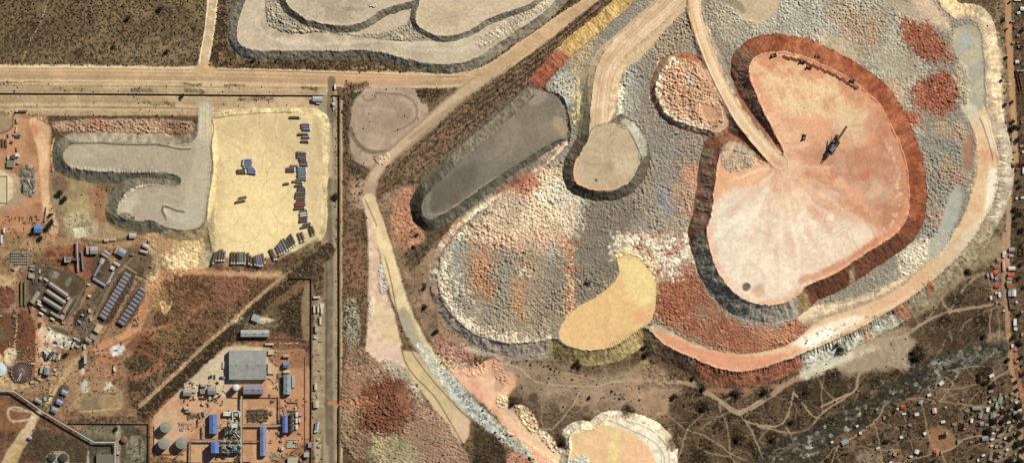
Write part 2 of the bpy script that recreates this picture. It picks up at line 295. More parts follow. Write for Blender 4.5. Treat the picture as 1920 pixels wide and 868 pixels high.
# --- stony river bed
RB = '1380,900 1440,868 1500,828 1560,795 1640,762 1700,728 1760,700 1820,672 1880,650 1920,640'
P('1390,960 1410,868 1430,835 1495,812 1535,792 1590,758 1650,718 1695,704 1720,680 1760,660 1820,650 1870,632 1892,650 1890,668 1830,690 1790,700 1755,712 1745,735 1700,745 1660,770 1640,790 1590,815 1565,835 1530,848 1490,890 1470,960', '3d3c34', f=4, w=4, z='river_bed', mo=('4d4b42', 25, .4, .65), scrub=.3, rough=1.2)
for p in ('1790,672 1800,655 1830,650 1850,660 1840,675 1810,682', '1488,832 1500,826 1530,838 1535,850 1510,858 1492,850', '1745,680 1775,672 1800,678 1770,690 1745,690', '1780,696 1810,688 1808,694 1785,700'):
    P(p, 'b9bbb8', f=5, w=6, a=.9, mo=('55564c', 8, .45, .6), z='river_bed')
P('1850,650 1870,655 1880,665 1850,678 1800,690 1830,672', '9c9480', f=4, w=4, a=.8, mo=('57523f', 8, .45, .6)); P('1850,622 1880,618 1890,640 1868,648 1845,640', '9a8468', f=5, w=3, a=.9)
P('1640,722 1652,716 1668,705 1655,722 1640,745 1620,752', '9a8768', f=3, w=3, a=.8); P('1580,770 1620,765 1630,772 1590,780', '7c7560', f=3, w=4, a=.6, mo=('4d4a3a', 3, .4, .6)); P('1500,868 1540,840 1530,900 1490,900', '3f3f2a', f=5, a=.7)
# --- village ground
P('1560,840 1600,810 1660,780 1700,750 1760,740 1790,735 1900,690 1980,690 1980,960 1480,960', '5f4b35', f=4, w=4, mo=('6e5a40', 25, .4, .6), scrub=.5, rough=.6)
P('1735,800 1775,800 1800,830 1770,850 1750,845 1738,825', '9a744c', f=6, w=3, a=.85, scrub=.05); P('1742,838 1765,840 1760,856 1745,852', 'b07d5c', f=3, w=2, a=.9)
P('1838,735 1862,735 1890,760 1885,800 1870,810 1850,800', '87705a', f=6, w=3, a=.7); P('1850,800 1900,800 1905,868 1880,880 1860,868 1850,830', '8a735a', f=10, w=4, a=.8, scrub=.1); P('1560,820 1600,806 1612,820 1600,840 1560,842', '86694e', f=4, w=3, a=.8)
P('1605,848 1630,840 1660,860 1650,890 1600,890', '938263', f=5, w=3, a=.8); P('1660,840 1690,835 1690,890 1656,890', '8f7c62', f=5, w=3, a=.8); P('1895,820 1930,830 1930,860 1895,850', '6d7048', f=6, a=.7)
L('1700,775 1703,795 1706,830', 3, '2f2618', f=2, a=.7)
rr = random.Random(61)
for k_ in range(75):
    x = rr.uniform(1245, 1760); y = rr.uniform(700, 866)
    if x+y*1.2 > 2640 and not (x > 1600 and y > 800): continue
    B(x, y, rr.uniform(5, 13), rr.choice(['44371f', '3d311d', '4b3c28']), a=rr.uniform(.4, .85), w=4, scrub=1)
for k_ in range(60): B(rr.uniform(930, 1240), rr.uniform(675, 790), rr.uniform(3, 12), rr.choice(['6b5840','b39c7e','7d6a50','a88a68']), a=rr.uniform(.25, .6), w=6)
for (x, y, rx) in ((1040,765,10),(1065,770,8),(1080,768,10),(1045,800,9),(1068,800,8),(1100,765,7)): B(x, y, rx, '57462f', a=.6, w=3)
for k_ in range(140):
    x = rr.uniform(1240, 1910); y = rr.uniform(690, 868)
    if y > 1150-x*.27-20 or x < 1560: B(x, y, rr.uniform(2, 9), rr.choice(['3f3222','46392a','8a7454','54452f']), a=rr.uniform(.2, .6), w=5)
# --- footpaths
fp = 'b09a7a'; pths = [('1370,700 1440,730 1500,712 1580,690 1640,680',8,.5),
 ('928,678 970,685 990,705 1005,716 1050,722 1090,724 1130,722 1150,714 1170,716',4,1),('1150,714 1190,712 1250,715 1290,716 1310,730 1340,745 1352,752',9,.8),
 ('940,700 1000,722 1080,735 1150,725',13,.35),('1030,692 1060,700 1100,705 1140,718 1170,700',2,.7),('1085,735 1075,760 1045,795 1035,805 1012,803',3,.8),('1095,735 1095,760 1080,775 1068,768',2.5,.6),('1015,745 1017,800',2,.5),
 ('1352,752 1380,775 1400,770 1440,745 1480,715 1540,690 1600,668',13,.85),('1352,752 1400,738 1440,730',4,.5),('1300,716 1330,735 1350,750',6,.7),('1440,740 1400,765 1385,770',3,.8),
 ('1350,750 1348,765 1360,785 1368,820 1368,850 1380,870',3,.8),('1385,775 1400,790 1415,820 1432,860',3,.8),('1400,790 1440,800 1460,798 1475,785 1485,755 1488,735',3.5,.9),('1420,798 1460,808 1480,812 1500,810 1520,802 1535,780 1550,765 1580,750 1596,738',5,.9),
 ('1488,735 1505,755 1520,775 1530,782',3.2,.9),('1540,762 1575,745 1605,735 1608,715 1612,700',5,.85),('1596,738 1612,720',4,.7),('1530,700 1545,730 1570,752',2.5,.7),('1548,690 1540,735 1542,775',2,.6),
 ('1240,765 1260,785 1285,805 1320,815 1350,835 1370,850 1400,862',3,.75),('1320,775 1290,800 1280,830 1270,870',3.2,.6),('1372,770 1330,790 1312,805',2,.5),('1240,800 1290,790 1350,780',1.5,.35),('1430,830 1420,825 1445,800',2,.5),
 ('1475,800 1485,820 1490,832 1470,840 1450,845 1440,862',3,.8),('1490,832 1440,865 1430,900',4,.7),('1310,838 1330,850 1370,855',3,.6),
 ('1560,868 1570,835 1600,820 1640,790 1650,780 1655,762 1670,750',3,.8),('1567,838 1575,860 1585,900',2,.6),('1640,795 1650,830 1655,868',2.2,.6),('1610,835 1650,845 1690,842',2.2,.6),('1540,868 1566,838',2.4,.6),('1645,790 1680,800 1700,812 1710,835 1720,860',2,.5),
 ('1685,760 1700,790 1698,800',1.8,.5),('1700,748 1730,745 1760,752 1790,755 1830,760 1850,762',2.6,.7),('1728,750 1735,790 1745,830 1762,850',2.4,.6),('1760,850 1790,838 1810,820 1850,815 1880,812',4,.75),('1765,850 1775,870 1782,890',3.4,.7),('1745,852 1700,862 1690,870',3,.6),
 ('1795,738 1760,750 1745,756',2,.6),('1760,708 1755,720 1765,730 1800,728 1850,715 1900,695',3,.7),('1800,696 1780,730 1765,750',2.2,.65),('1770,730 1800,755',2,.5),('1812,690 1830,712 1850,715',2,.5),('1755,755 1730,752 1710,748',2,.5),('1900,690 1870,705 1855,720',2.4,.7),('1800,770 1830,740 1840,733',2.4,.6),
 ('1758,702 1800,690 1840,685 1865,688 1866,720',2.4,.7),('1740,728 1745,715 1760,705 1780,708 1790,725',1.8,.6),('1800,620 1812,600 1845,585 1880,572',3,.5),('1860,580 1855,605 1857,625',2,.8),('1790,565 1805,540 1830,520 1850,512 1875,508',4,.6),('1805,545 1790,570 1780,590',3,.8),
 ('1690,630 1740,600 1760,590 1800,580 1880,568',7,.75),('1640,640 1700,630 1740,600 1765,560 1790,530 1850,510',3,.5),('1720,602 1732,616',3,.6),('1695,605 1700,632',2,.6),('1670,610 1682,640',2.4,.6),('1650,625 1668,640',2,.6),('1764,556 1775,580 1800,585',3,.7),('1560,648 1640,640 1700,630',7,.7),
 ('1870,585 1875,620 1872,650',3,.5),('1780,620 1785,640',2,.5),('1815,845 1850,822',2,.4),('1600,760 1605,745 1612,730',2,.6)]
for i, (p, wd, a) in enumerate(pths): L(p, wd*.68, fp if i % 3 else 'a58e70', f=1.5, w=2.0, a=a*.85, z='footpath' if a > .55 else None, scrub=0, rough=.3)
# many faint animal tracks
rr = random.Random(5)
for k_ in range(70):
    x = rr.uniform(1240, 1900); y = rr.uniform(700, 868)-(x-1240)*.08; an = rr.uniform(0, 6.28); q = [(x, y)]
    for j in range(3): an += rr.uniform(-.6, .6); x += 16*math.cos(an); y += 16*math.sin(an); q.append((x, y))
    L(q, 1.3, 'a58c6a', f=1, w=1.5, a=rr.uniform(.15, .4))
# --- eastern settlement belt and its road
P('1862,-60 1900,-60 1896,200 1880,300 1890,350 1886,440 1880,520 1840,520 1850,440 1875,380 1872,250 1868,100', '8d7a5a', f=5, w=4, mo=('5e4e34', 8, .5, .68), scrub=.4)
P('1898,-60 1990,-60 1990,700 1900,700 1892,420 1905,260', '57462f', f=3, w=2, mo=('6b5840', 25, .4, .6), scrub=.5)
L('1889,-60 1891,60 1896,130 1899,190 1903,260 1905,300', 10, 'b48a5e', f=2, w=1, z='dirt_road', scrub=0, rough=.3)
L('1903,240 1900,300 1893,360 1890,440 1888,520', 8, 'a8906e', f=2.5, w=1, z='dirt_road', scrub=0); L('1884,440 1884,520 1888,580 1892,640 1898,700 1912,770 1918,900', 8, 'a98460', f=2.2, w=1, z='dirt_road', scrub=0)
L('1901,648 1908,700 1920,750 1924,800', 7, 'b4785a', f=1.5, w=1, z='dirt_road'); P('1860,500 1888,500 1890,575 1870,580 1850,560', '93775a', f=5, w=3, a=.7)
P('1868,455 1890,455 1888,500 1870,500', 'a9835c', f=4, w=3, a=.6); L('1876,300 1888,296 1892,280', 3, 'cfc6b8', a=.6)

rr = random.Random(55)
for k_ in range(60):
    x = rr.uniform(930, 1900); y = rr.uniform(700, 868); an = rr.uniform(0, 6.28); q = [(x, y)]
    for j in range(4): an += rr.uniform(-.4, .4); x += 20*math.cos(an); y += 12*math.sin(an); q.append((x, y))
    if x > 1270 or y < 770: L(q, 1.2, '9c8566', f=1, w=1.5, a=rr.uniform(.15, .35))
# ================================================================ TERRACES
# --- north-west grey terrace, three levels
raise_('470,-60 462,0 451,30 444,55 446,78 455,89 475,95 510,97 560,95 620,96 680,95 720,99 760,111 800,120 835,122 870,119 900,106 940,78 1000,38 1040,8 1090,-60', 9.5, gul=.3, berm=.3, c='bcae97', cs='948c7a', z='spoil_terrace', z_s='spoil_slope', stk=.3)
P('470,-40 600,60 760,70 1060,-20 1040,20 940,80 870,110 800,112 700,92 500,90 450,75 455,20', 'bfb29c', f=10, mo=('ad9f8a', 25, .35, .65), on='flat', w=4, rough=.3)
P('446,40 480,50 500,95 450,85', 'c4b498', f=12, a=.6, on='flat')
for p in ('520,76 640,84 700,74 800,86 900,78', '480,40 500,78 600,84', '760,92 860,98 930,74 1020,22'): L(p, 5, 'cfc4b1', f=4, w=4, a=.5, on='flat')
P('498,-40 530,-40 545,30 600,58 700,68 760,50 775,30 790,58 820,74 800,76 760,78 700,72 640,64 600,60 560,64 515,57 500,40', '8b8475', f=2.5, w=2, heap=1.0, z='spoil_heaps', mo=('99917f', 8, .4, .6))
raise_('528,-60 534,0 545,18 575,38 612,48 655,50 690,40 712,22 750,8 790,0 800,-60', 17, gul=.5, berm=.6, c='bcae96', cs='8b8372', z='spoil_terrace', z_s='spoil_slope')
raise_('790,-60 786,10 778,30 782,46 795,58 820,69 850,69 880,58 910,38 950,24 1010,4 1040,-60', 15.5, gul=.5, berm=.4, c='c2b194', cs='8c8474', z='spoil_terrace', z_s='spoil_slope')
P('560,0 700,0 690,34 640,44 590,38 560,20', 'b7aa94', f=8, mo=('a69a86', 25, .4, .6), on='flat', w=4); P('640,15 690,14 680,24 650,24', '8d8270', f=4, a=.5)
P('800,20 870,12 870,45 810,50', 'b39f82', f=10, a=.6, on='flat', w=4)
for x in range(900, 1020, 9): L([(x,70-(x-900)*.5),(x+7,76-(x-900)*.5)], 2.2, '837b6b', f=1.5, a=.7)
for x in range(895, 975, 8): L([(x,84-(x-895)*.52),(x+7,92-(x-895)*.52)], 3, '7f7868', f=1.5, a=.7); 
HEAP[window(np.array([[960.,50.]]), 1)] += 0
P('960,30 1010,4 1030,-10 1040,0 980,45 930,80 895,90 890,80', None, f=4, heap=.5)

# --- grey pad in the west and the pale lorry yard
raise_('396,250 374,250 366,262 350,272 300,271 240,270 190,268 140,267 122,279 118,295 126,310 145,318 190,321 230,324 300,322 335,328 345,339 330,350 300,348 270,345 250,350 235,364 222,380 216,400 230,411 262,415 285,412 300,422 320,429 350,432 378,428 388,390 394,340 398,290 398,262', 8, s=.5, gul=.5, berm=.5, c='a89e8b', cs='7e7868', z='spoil_terrace', z_s='spoil_slope', stk=.35)
P('372,222 398,222 398,300 390,380 380,425 350,425 345,360 365,300', 'b2a994', f=6, on='flat', w=2, z='haul_road', rough=.2); P('300,380 372,400 372,425 320,422', 'b1aea2', f=10, on='flat', a=.8); P('236,370 262,360 250,395 225,405', 'bcb8ab', f=6, on='flat', a=.8); P('140,270 240,275 200,300 140,300','b1a796',f=12,a=.6,on='flat')
P('100,262 130,262 122,300 128,330 230,340 240,350 200,350 130,332 104,310', '7a7566', f=4, w=2, on='slope'); L('102,260 96,280 97,310 104,330', 2.5, 'd3b98c', a=.8)
P('96,224 360,224 366,240 362,258 290,258 230,252 160,248 100,248', '987c60', f=3, w=2, mo=('a68a6c', 8, .4, .6), heap=1.0, z='spoil_heaps', scrub=0); P('165,225 200,228 200,242 165,240', 'a5644a', f=5, w=3, a=.6); P('320,228 352,228 352,260 318,258', '6a5038', f=4, w=2, a=.8, heap=.9)
P('110,248 300,252 340,262 340,270 240,268 190,266 135,266', '9a9280', f=3, w=1, a=.8, heap=0); L('134,270 190,268 240,273 300,271 335,281 358,280', 1.6, '5f584a', f=1, w=.3, a=.9); ridge('134,268 190,266 240,271 300,269 335,279 358,278', 2, .9)
for i in range(26):
    x = 222+i*3.4 if i < 24 else 300; y = 327+(0 if i < 4 else 2)
    if i < 16: L([(250+x*.0+i*4-20+0, 318), (248+i*4-20, 326)], 2, '736a5a', f=1, a=.8)
for i in range(9):
    L([(262+i*6, 332), (266+i*6, 344)], 2.6, '6a6252', f=1, a=.85)
    a_ = i/8; L([(258-a_*40, 338+a_*50), (248-a_*34, 334+a_*52)], 2.6, '676050', f=1, a=.8)
P('222,372 262,340 330,332 332,345 262,350 236,372 220,400 216,395', None, f=3, heap=.7, on=None); P('222,400 245,396 250,412 228,412', '7d776a', heap=1.0, f=2); B(249, 409, 4, '5a5648')
ridge('312,404 306,392 308,384 318,388 330,394 346,396', 2.5, 1.5); L('312,412 304,398 306,386 318,388 332,394 346,396', 4, '7d7667', f=1.5, a=.8)
road([(385,200,0.6),(385,216,1.5),(385,236,5),(385,262,8)], 27, 'b2a994', z='haul_road', berm=0)
raise_('399,226 410,219 440,216 500,213 560,213 600,216 607,232 605,330 604,420 594,448 560,468 525,486 505,497 450,498 402,495 398,470 392,440 388,415 391,380 396,345 402,305 398,260', 3.6, s=.4, gul=.2, berm=.15, c='dcc78f', cs='bfae7e', z='lorry_yard', z_s='ground', reach=30)
P('400,218 600,214 606,330 560,330 500,250 402,260', 'c4ae80', f=25, a=.8, w=6, on='flat', z='lorry_yard'); P('420,330 540,340 545,480 420,470', 'e6d08f', f=30, a=.8, w=8, on='flat'); P('560,260 606,250 604,440 585,445 575,350', 'c9b284', f=10, a=.7, w=4, on='flat'); P('585,215 600,218 606,300 600,310 592,260','ad9a72',f=6,a=.6)
P('400,300 420,300 416,480 400,490', 'd0b880', f=8, a=.7, on='flat'); B(470,300,40,'dcc692',a=.5); B(500,410,40,'ecd69a',a=.4)
L('398,226 402,240 398,262 396,290 401,312 398,335 390,375 386,412 380,428', 2.2, '857a5e', f=1, a=.8); ridge('399,226 403,240 399,262 397,290 402,312 399,335 391,375 387,412 381,428', 1.8, 1.0)
L('404,222 440,216 500,212 560,211', 2, '8f8160', a=.7); ridge('404,220 440,214 500,210 560,209', 2, .8)
P('500,500 600,448 606,452 540,490 510,505', '8e7c54', f=3, w=2, scrub=.4); L('402,503 460,507 500,508 560,488 610,452', 4, '7d6648', f=2, a=.6)

# --- M: the great spoil dump; its outer crest
MC = '1230,-60 1205,-10 1130,58 1085,92 1040,140 1012,170 1056,176 1066,214 1072,262 1050,290 1005,325 965,346 930,376 898,398 868,421 848,446 828,478 819,515 824,555 844,590 874,616 910,637 960,645 1010,640 1044,632 1060,648 1100,658 1140,654 1170,640 1190,622 1212,612 1240,644 1290,668 1340,690 1380,698 1420,692 1460,680 1510,662 1560,640 1620,612 1680,576 1702,562 1735,536 1768,508 1800,478 1835,430 1862,378 1873,330 1870,290 1861,255 1848,205 1848,150 1844,100 1838,52 1822,34 1800,38 1780,30 1757,4 1740,-60'
raise_(MC, lambda X, Y: 14-6*ss(1010, 860, X), s=.63, gul=1.0, berm=.5, heap=.55, c='89837a', cs='9a8c74', z='spoil_terrace', z_s='spoil_slope', reach=60)
# outer slopes: what lies on each stretch
P('1230,-60 1000,100 1000,160 1040,160 1230,20 1290,-40', 'c9aa60', f=4, w=2, on='slope', mo=('bd9e5c', 8, .4, .6))
P('960,150 990,110 1050,90 1075,110 1060,170 1010,200', 'b06c4a', f=9, w=4, on='slope'); P('985,135 1005,125 1035,120 1045,150 1030,170 1005,180','ae6244',f=5,w=3,on='slope')
P('850,380 1000,300 1060,262 1080,280 960,372 850,450 800,500 790,440', 'cc9c7c', f=5, w=3, on='slope', mo=('dcc4a4', 8, .4, .6)); P('905,350 990,310 1000,330 940,372', 'b4583c', f=6, w=3, on='slope', a=.8); P('880,370 915,362 915,400 868,420', 'e6dcbc', f=5, w=3, on='slope', a=.9)
P('790,440 830,440 830,540 850,600 820,600 790,520', 'dccab0', f=5, w=3, on='slope', mo=('cfae90', 25, .4, .6)); P('820,580 850,590 960,640 1050,640 1050,690 900,690 830,640', 'bcaa98', f=5, w=3, on='slope', mo=('c4b2a4', 25, .4, .6))
P('1030,600 1060,645 1230,600 1240,640 1210,680 1120,720 1030,700', 'bda663', f=5, w=2, on='slope', mo=('a69158', 25, .4, .6)); P('1150,650 1240,590 1250,640 1200,690 1150,690', 'c9b06a', f=6, on='slope', a=.7)
P('1205,600 1250,650 1320,700 1400,740 1300,740 1200,690', '8c5f44', f=5, w=2, on='slope', mo=('7a6450', 8, .4, .6)); P('1290,665 1400,690 1500,660 1520,700 1440,740 1320,740', 'c07a54', f=6, w=3, on='slope', mo=('a5694a', 25, .4, .6))
P('1500,640 1700,560 1710,600 1600,650 1530,720 1505,690', 'cfccc0', f=5, w=3, on='slope', mo=('b9b8b0', 8, .4, .6)); P('1660,560 1700,550 1712,600 1680,600', 'a87858', f=3, w=2, on='slope'); P('1600,612 1625,600 1640,640 1610,645','c49a78',f=5,on='slope',a=.8)
P('1700,540 1880,400 1900,450 1760,580 1710,590', 'b3a684', f=5, w=3, on='slope', mo=('8d8264', 8, .5, .65)); P('1735,535 1742,530 1755,560 1748,570', 'a86848', f=2, w=1.5, on='slope')
P('1860,200 1880,260 1878,400 1900,420 1910,200', 'b5ab9a', f=5, w=3, on='slope', mo=('9a9180', 8, .45, .65)); P('1838,30 1860,200 1890,200 1895,20 1840,10', 'd2bf96', f=5, w=3, on='slope', mo=('bfae8c', 25, .4, .6)); P('1740,-60 1760,0 1800,30 1840,30 1860,60 1880,-60', 'c9b084', f=4, w=2, on='slope', mo=('b3a182', 25, .45, .6))
P('1750,-20 1785,0 1796,38 1770,26', 'dcb47c', f=4, a=.8, on='slope')
# heap fields on the dump
P('1070,180 1110,180 1120,240 1080,290 1062,240', '847e6c', f=3, w=2, heap=.9, on='flat', z='spoil_heaps')
P('1035,150 1080,130 1085,190 1060,200 1040,180', '9ea09c', f=3, w=2, heap=.9, on='flat', z='spoil_heaps'); P('1076,150 1110,110 1106,230 1078,260', '8b8058', f=4, w=2, a=.6, on='flat', heap=.3); L('1083,150 1084,225', 5, 'd6c68c', f=1.5, w=2, heap=.7, a=.9)
P('1250,40 1300,30 1340,100 1360,200 1400,260 1345,320 1330,420 1310,500 1290,560 1230,560 1100,440 1085,380 1200,360 1215,290 1190,240 1155,225 1170,120', '86807a', f=3, w=2, heap=.85, on='flat', z='spoil_heaps', mo=('8a8072', 25, .4, .6))
P('1250,40 1290,30 1300,100 1235,110 1200,130', '98876c', f=8, w=3, a=.7, on='flat'); P('1160,120 1190,110 1200,200 1175,220 1158,200', '9a9c98', f=5, w=3, a=.7); P('1160,160 1172,160 1165,215 1158,215', 'e0d9bf', f=3, w=2, a=.9)
P('1260,340 1330,300 1320,420 1290,440 1250,400', 'ab8a6e', f=8, w=4, a=.75, on='flat'); P('1230,350 1265,360 1270,400 1240,410', '868894', f=7, w=4, a=.7, on='flat'); P('1200,380 1260,400 1310,420 1300,450 1200,430', '968c80', f=8, w=4, a=.7, on='flat')
P('1270,300 1320,318 1325,350 1290,345', 'c08a66', f=4, w=3, a=.6, on='flat'); B(1245, 392, 10, '7d8292', a=.5)
P('1335,-40 1450,-40 1600,0 1680,0 1720,60 1740,140 1720,260 1740,300 1735,420 1720,470 1705,400 1700,300 1650,160 1560,90 1440,60 1370,90 1340,60', '948c7e', f=3, w=2, heap=.75, on='flat', z='spoil_heaps', mo=('a0a09a', 25, .4, .6))
P('1320,-40 1350,-40 1390,60 1360,100 1345,80', '9c8c74', f=6, a=.6); P('1350,0 1470,-10 1460,20 1440,38 1420,50 1390,30', 'c2ad8a', f=6, w=3, heap=0, a=.9, on='flat', z='spoil_terrace'); P('1350,-5 1390,0 1400,30 1370,20', '857c6a', f=4, w=3, a=.7)
P('1450,40 1540,10 1560,70 1470,60', '9da09c', f=10, w=5, a=.6, on='flat'); P('1550,10 1640,20 1650,90 1610,100 1560,50', 'a08264', f=10, w=5, a=.6, on='flat'); P('1520,60 1600,70 1620,130 1600,130 1560,90', 'b8a88a', f=8, w=4, a=.8, on='flat', heap=.3); P('1640,80 1700,90 1720,160 1690,200 1655,160', 'a39a82', f=8, w=4, a=.7, on='flat', heap=.5)
P('1640,0 1700,0 1740,30 1760,70 1730,60 1700,30', 'b0a288', f=8, w=4, a=.8, on='flat', heap=.2); P('1700,0 1740,-20 1760,20 1790,50 1770,60 1730,30', 'cdb492', f=8, w=4, a=.9, on='flat', heap=.1)
P('1688,32 1716,38 1755,58 1784,105 1786,124 1745,122 1704,98 1690,60', '8c5239', f=6, w=8, heap=.8, mo=('a0684a', 8, .5, .7), z='spoil_heaps'); P('1728,140 1792,136 1798,180 1790,215 1740,218 1704,200 1706,158', '8c5239', f=6, w=8, heap=.85, mo=('a26c50', 8, .5, .7), z='spoil_heaps')
P('1670,200 1720,215 1735,230 1700,240 1680,222', 'a05c3e', f=4, w=3, heap=.7, z='spoil_heaps'); P('1790,118 1812,120 1822,180 1800,190 1790,150', 'a49c84', f=4, w=3, heap=.7)
P('1735,230 1810,225 1820,300 1800,380 1780,470 1730,500 1715,440 1725,330', '88837c', f=4, w=3, heap=.95, on='flat', z='spoil_heaps', mo=('a08a70', 25, .45, .6)); P('1755,225 1770,225 1778,250 1750,252', 'ad946c', f=5, w=3, a=.8); P('1760,300 1800,300 1790,340 1755,335', 'a38768', f=6, w=3, a=.6)
# H: the many-coloured heap field
P('1050,292 1075,330 1085,375 1070,430 1072,560 1050,610 1010,636 960,640 910,632 874,612 846,586 828,555 822,515 832,480 850,450 870,424 900,400 930,380 965,350 1005,328', '978972', f=2, w=2, heap=.95, z='spoil_heaps', mo=('8b8272', 25, .4, .6))
P('960,350 1060,300 1080,370 1070,440 1000,450 900,460 870,440 900,405', 'd0bb9a', f=8, w=5, a=.9, mo=('b5a184', 25, .45, .6), heap=1.0); P('990,350 1050,330 1055,380 1010,380', 'd6cbb6', f=8, w=4, a=.7); P('1035,330 1080,345 1085,420 1045,400', 'b5b4ae', f=6, w=5, a=.8)
P('960,340 1010,325 1020,355 980,370 960,362', 'ab5c40', f=5, w=3, a=.8); P('870,440 1000,430 1075,450 1060,470 900,470', 'c2a083', f=8, w=5, a=.7)
for x, y, rx, ry, c, a in ((900,500,22,35,'ad8055',.8),(905,540,26,30,'a67c54',.7),(950,500,14,34,'8f877a',.7),(975,560,14,44,'ad8458',.8),(940,530,14,30,'858480',.7),(925,590,25,20,'8b867c',.7),(890,570,20,18,'87827a',.7),(1000,500,18,40,'a08b6a',.5),(1020,560,18,40,'8f7f6c',.7),(1045,510,12,50,'8b8478',.7),(860,520,14,40,'8a8984',.8),(855,580,14,14,'96908a',.7),(980,508,6,5,'dfe2e0',.9),(985,498,4,4,'b0583c',.8),(1040,545,16,40,'837a6c',.6),(1030,470,14,16,'a9a098',.6),(915,485,5,6,'a5523a',.7)):
    P([(x-rx,y),(x-rx*.6,y-ry),(x+rx*.6,y-ry),(x+rx,y),(x+rx*.6,y+ry),(x-rx*.6,y+ry)], c, f=5, w=4, a=a)
L('876,432 850,458 836,490 828,520 836,555 856,590 885,614 930,632 980,640 1030,634', 11, 'd8cdb4', f=4, w=4, a=.9, mo=('a79c88', 8, .55, .7)); L('850,470 842,500 850,520', 12, '8a8a84', f=4, w=4, a=.6); L('845,505 862,500 850,530 878,560 905,588', 3, 'd2ccbe', f=3, w=4, a=.7)
P('848,455 875,450 870,480 850,490', '8d9090', f=5, w=3, a=.8)
P('1078,370 1130,385 1190,370 1200,400 1150,450 1165,500 1150,530 1110,560 1080,572 1078,470', '7c7468', f=2.5, w=2, heap=.8, z='spoil_heaps')
L('1072,380 1068,440 1072,500 1070,560 1062,600', 9, 'c9ae7c', f=3, w=3, a=.9, heap=.8, mo=('a5502e', -8, .5, .56))
for y in (455, 480, 500, 545, 568, 580): L([(1060,y),(1078,y+1)], 5, 'a2512f', f=2, w=2, a=.8)
P('1060,395 1085,395 1090,440 1070,450 1060,430', 'c9bca8', f=5, w=4, a=.6); P('1080,360 1100,375 1090,420 1078,400', 'b5b2a8', f=4, w=4, a=.7)
P('1150,440 1185,430 1300,440 1310,500 1290,560 1240,560 1200,480 1160,475', 'a06a50', f=5, w=4, heap=.8, z='spoil_heaps', mo=('a08c78', 8, .4, .55))
for x, y, r in ((1160,450,9),(1185,452,12),(1222,458,12),(1255,455,9),(1290,448,10),(1232,485,10),(1262,490,9),(1245,508,8),(1285,478,8),(1262,520,9),(1175,470,8),(1152,468,5),(1290,465,6),(1205,440,6)): B(x, y, r, 'e2dacd', f=4, w=5, a=.85)
P('1235,530 1262,520 1310,515 1330,560 1370,600 1430,620 1500,600 1520,610 1490,640 1430,660 1370,662 1310,640 1250,610 1228,600 1230,560', '8f583d', f=3, w=3, heap=.85, z='spoil_heaps', mo=('9e6c4e', 8, .45, .65)); P('1300,570 1350,580 1330,610 1300,600', '8d7a60', f=8, w=5, a=.6); P('1400,615 1470,612 1500,608 1480,640 1420,650', 'b5805c', f=6, w=4, a=.6)
P('1500,590 1540,570 1640,545 1700,505 1750,450 1760,480 1740,520 1700,550 1600,585 1500,612', 'b9a585', f=4, w=3, on='flat', mo=('a3937a', 8, .45, .6), heap=.2, a=.95)
P('1690,470 1740,440 1755,470 1700,520 1680,510', 'b4ada0', f=5, w=3, on='flat', heap=.7, a=.9, mo=('d3cbb8', 8, .5, .65))
# lower terrace road band
P('1212,612 1235,605 1260,622 1310,648 1370,664 1430,660 1490,640 1530,600 1600,580 1660,556 1700,530 1740,500 1770,470 1800,420 1820,370 1835,310 1830,260 1812,210 1812,180 1845,190 1856,230 1868,270 1872,330 1860,380 1832,432 1798,478 1735,536 1700,562 1620,611 1560,638 1500,664 1420,690 1380,696 1340,688 1290,666 1240,642', 'dcbc90', f=2.5, w=1.5, heap=0, on='flat', z='haul_road', mo=('d4b184', 25, .4, .6), rough=.25)
P('1215,612 1260,630 1320,655 1400,668 1470,662 1500,655 1440,690 1380,696 1330,686 1250,650', 'd59670', f=6, w=3, on='flat'); P('1218,604 1245,612 1262,624 1240,628', 'a89c8a', f=3, a=.8, on='flat')
P('1480,640 1540,610 1600,590 1612,598 1560,632 1510,655', 'f0e6d6', f=6, w=3, on='flat', z='haul_road'); P('1500,645 1540,622 1580,606 1590,612 1550,634 1515,652', 'ffffff', f=5, w=3, on='flat', a=.9); P('1500,660 1560,640 1610,618 1620,640 1560,668 1520,690', 'eceae2', f=5, w=3, on='slope', a=.8); P('1560,605 1620,585 1612,604 1560,630', 'e8dccb', f=5, w=3, on='flat')
P('1500,575 1540,570 1610,565 1690,520 1720,500 1712,512 1660,548 1580,578 1520,596 1490,606', 'd9c49c', f=4, w=3, on='flat', mo=('b9a88a', 8, .5, .65), heap=.25); P('1700,530 1750,480 1790,440 1795,450 1745,515 1715,540', 'd8b070', f=4, w=3, a=.8, on='flat'); P('1650,560 1700,535 1740,505 1735,530 1700,556 1660,578', 'd3a884', f=6, w=3, a=.8, on='flat'); P('1770,440 1840,430 1800,478 1760,510 1740,510', 'c6b494', f=6, w=4, on='flat', a=.8)
P('1735,525 1745,525 1750,545 1742,545', 'b0603f', f=3, w=2, a=.8)
P('1785,350 1805,345 1800,400 1780,440 1755,450 1768,400', 'a8acac', f=5, w=3, heap=0, on='flat', a=.9); P('1735,455 1765,430 1785,440 1760,480 1735,490', 'a8a8a4', f=5, w=3, heap=.1, on='flat'); P('1790,330 1806,325 1805,345 1785,345', 'b4674a', f=4, w=3, a=.8)
P('1806,262 1820,250 1825,290 1815,330 1800,320', 'a87c5c', f=4, w=3, on='flat', a=.9, heap=0); P('1800,300 1815,300 1815,345 1795,345','8f8878',f=5,a=.6,on='flat')
P('1782,68 1800,45 1835,50 1842,100 1846,150 1846,205 1825,215 1815,190 1820,140 1790,110', 'a5a49c', f=4, w=3, heap=0, on='flat', z='haul_road', mo=('b3ac94', 25, .4, .6)); P('1795,50 1835,50 1835,68 1795,72', 'a69f74', f=5, a=.8, on='flat'); P('1800,60 1815,50 1820,70 1808,95 1798,90', 'a7adb8', f=5, a=.7, on='flat')
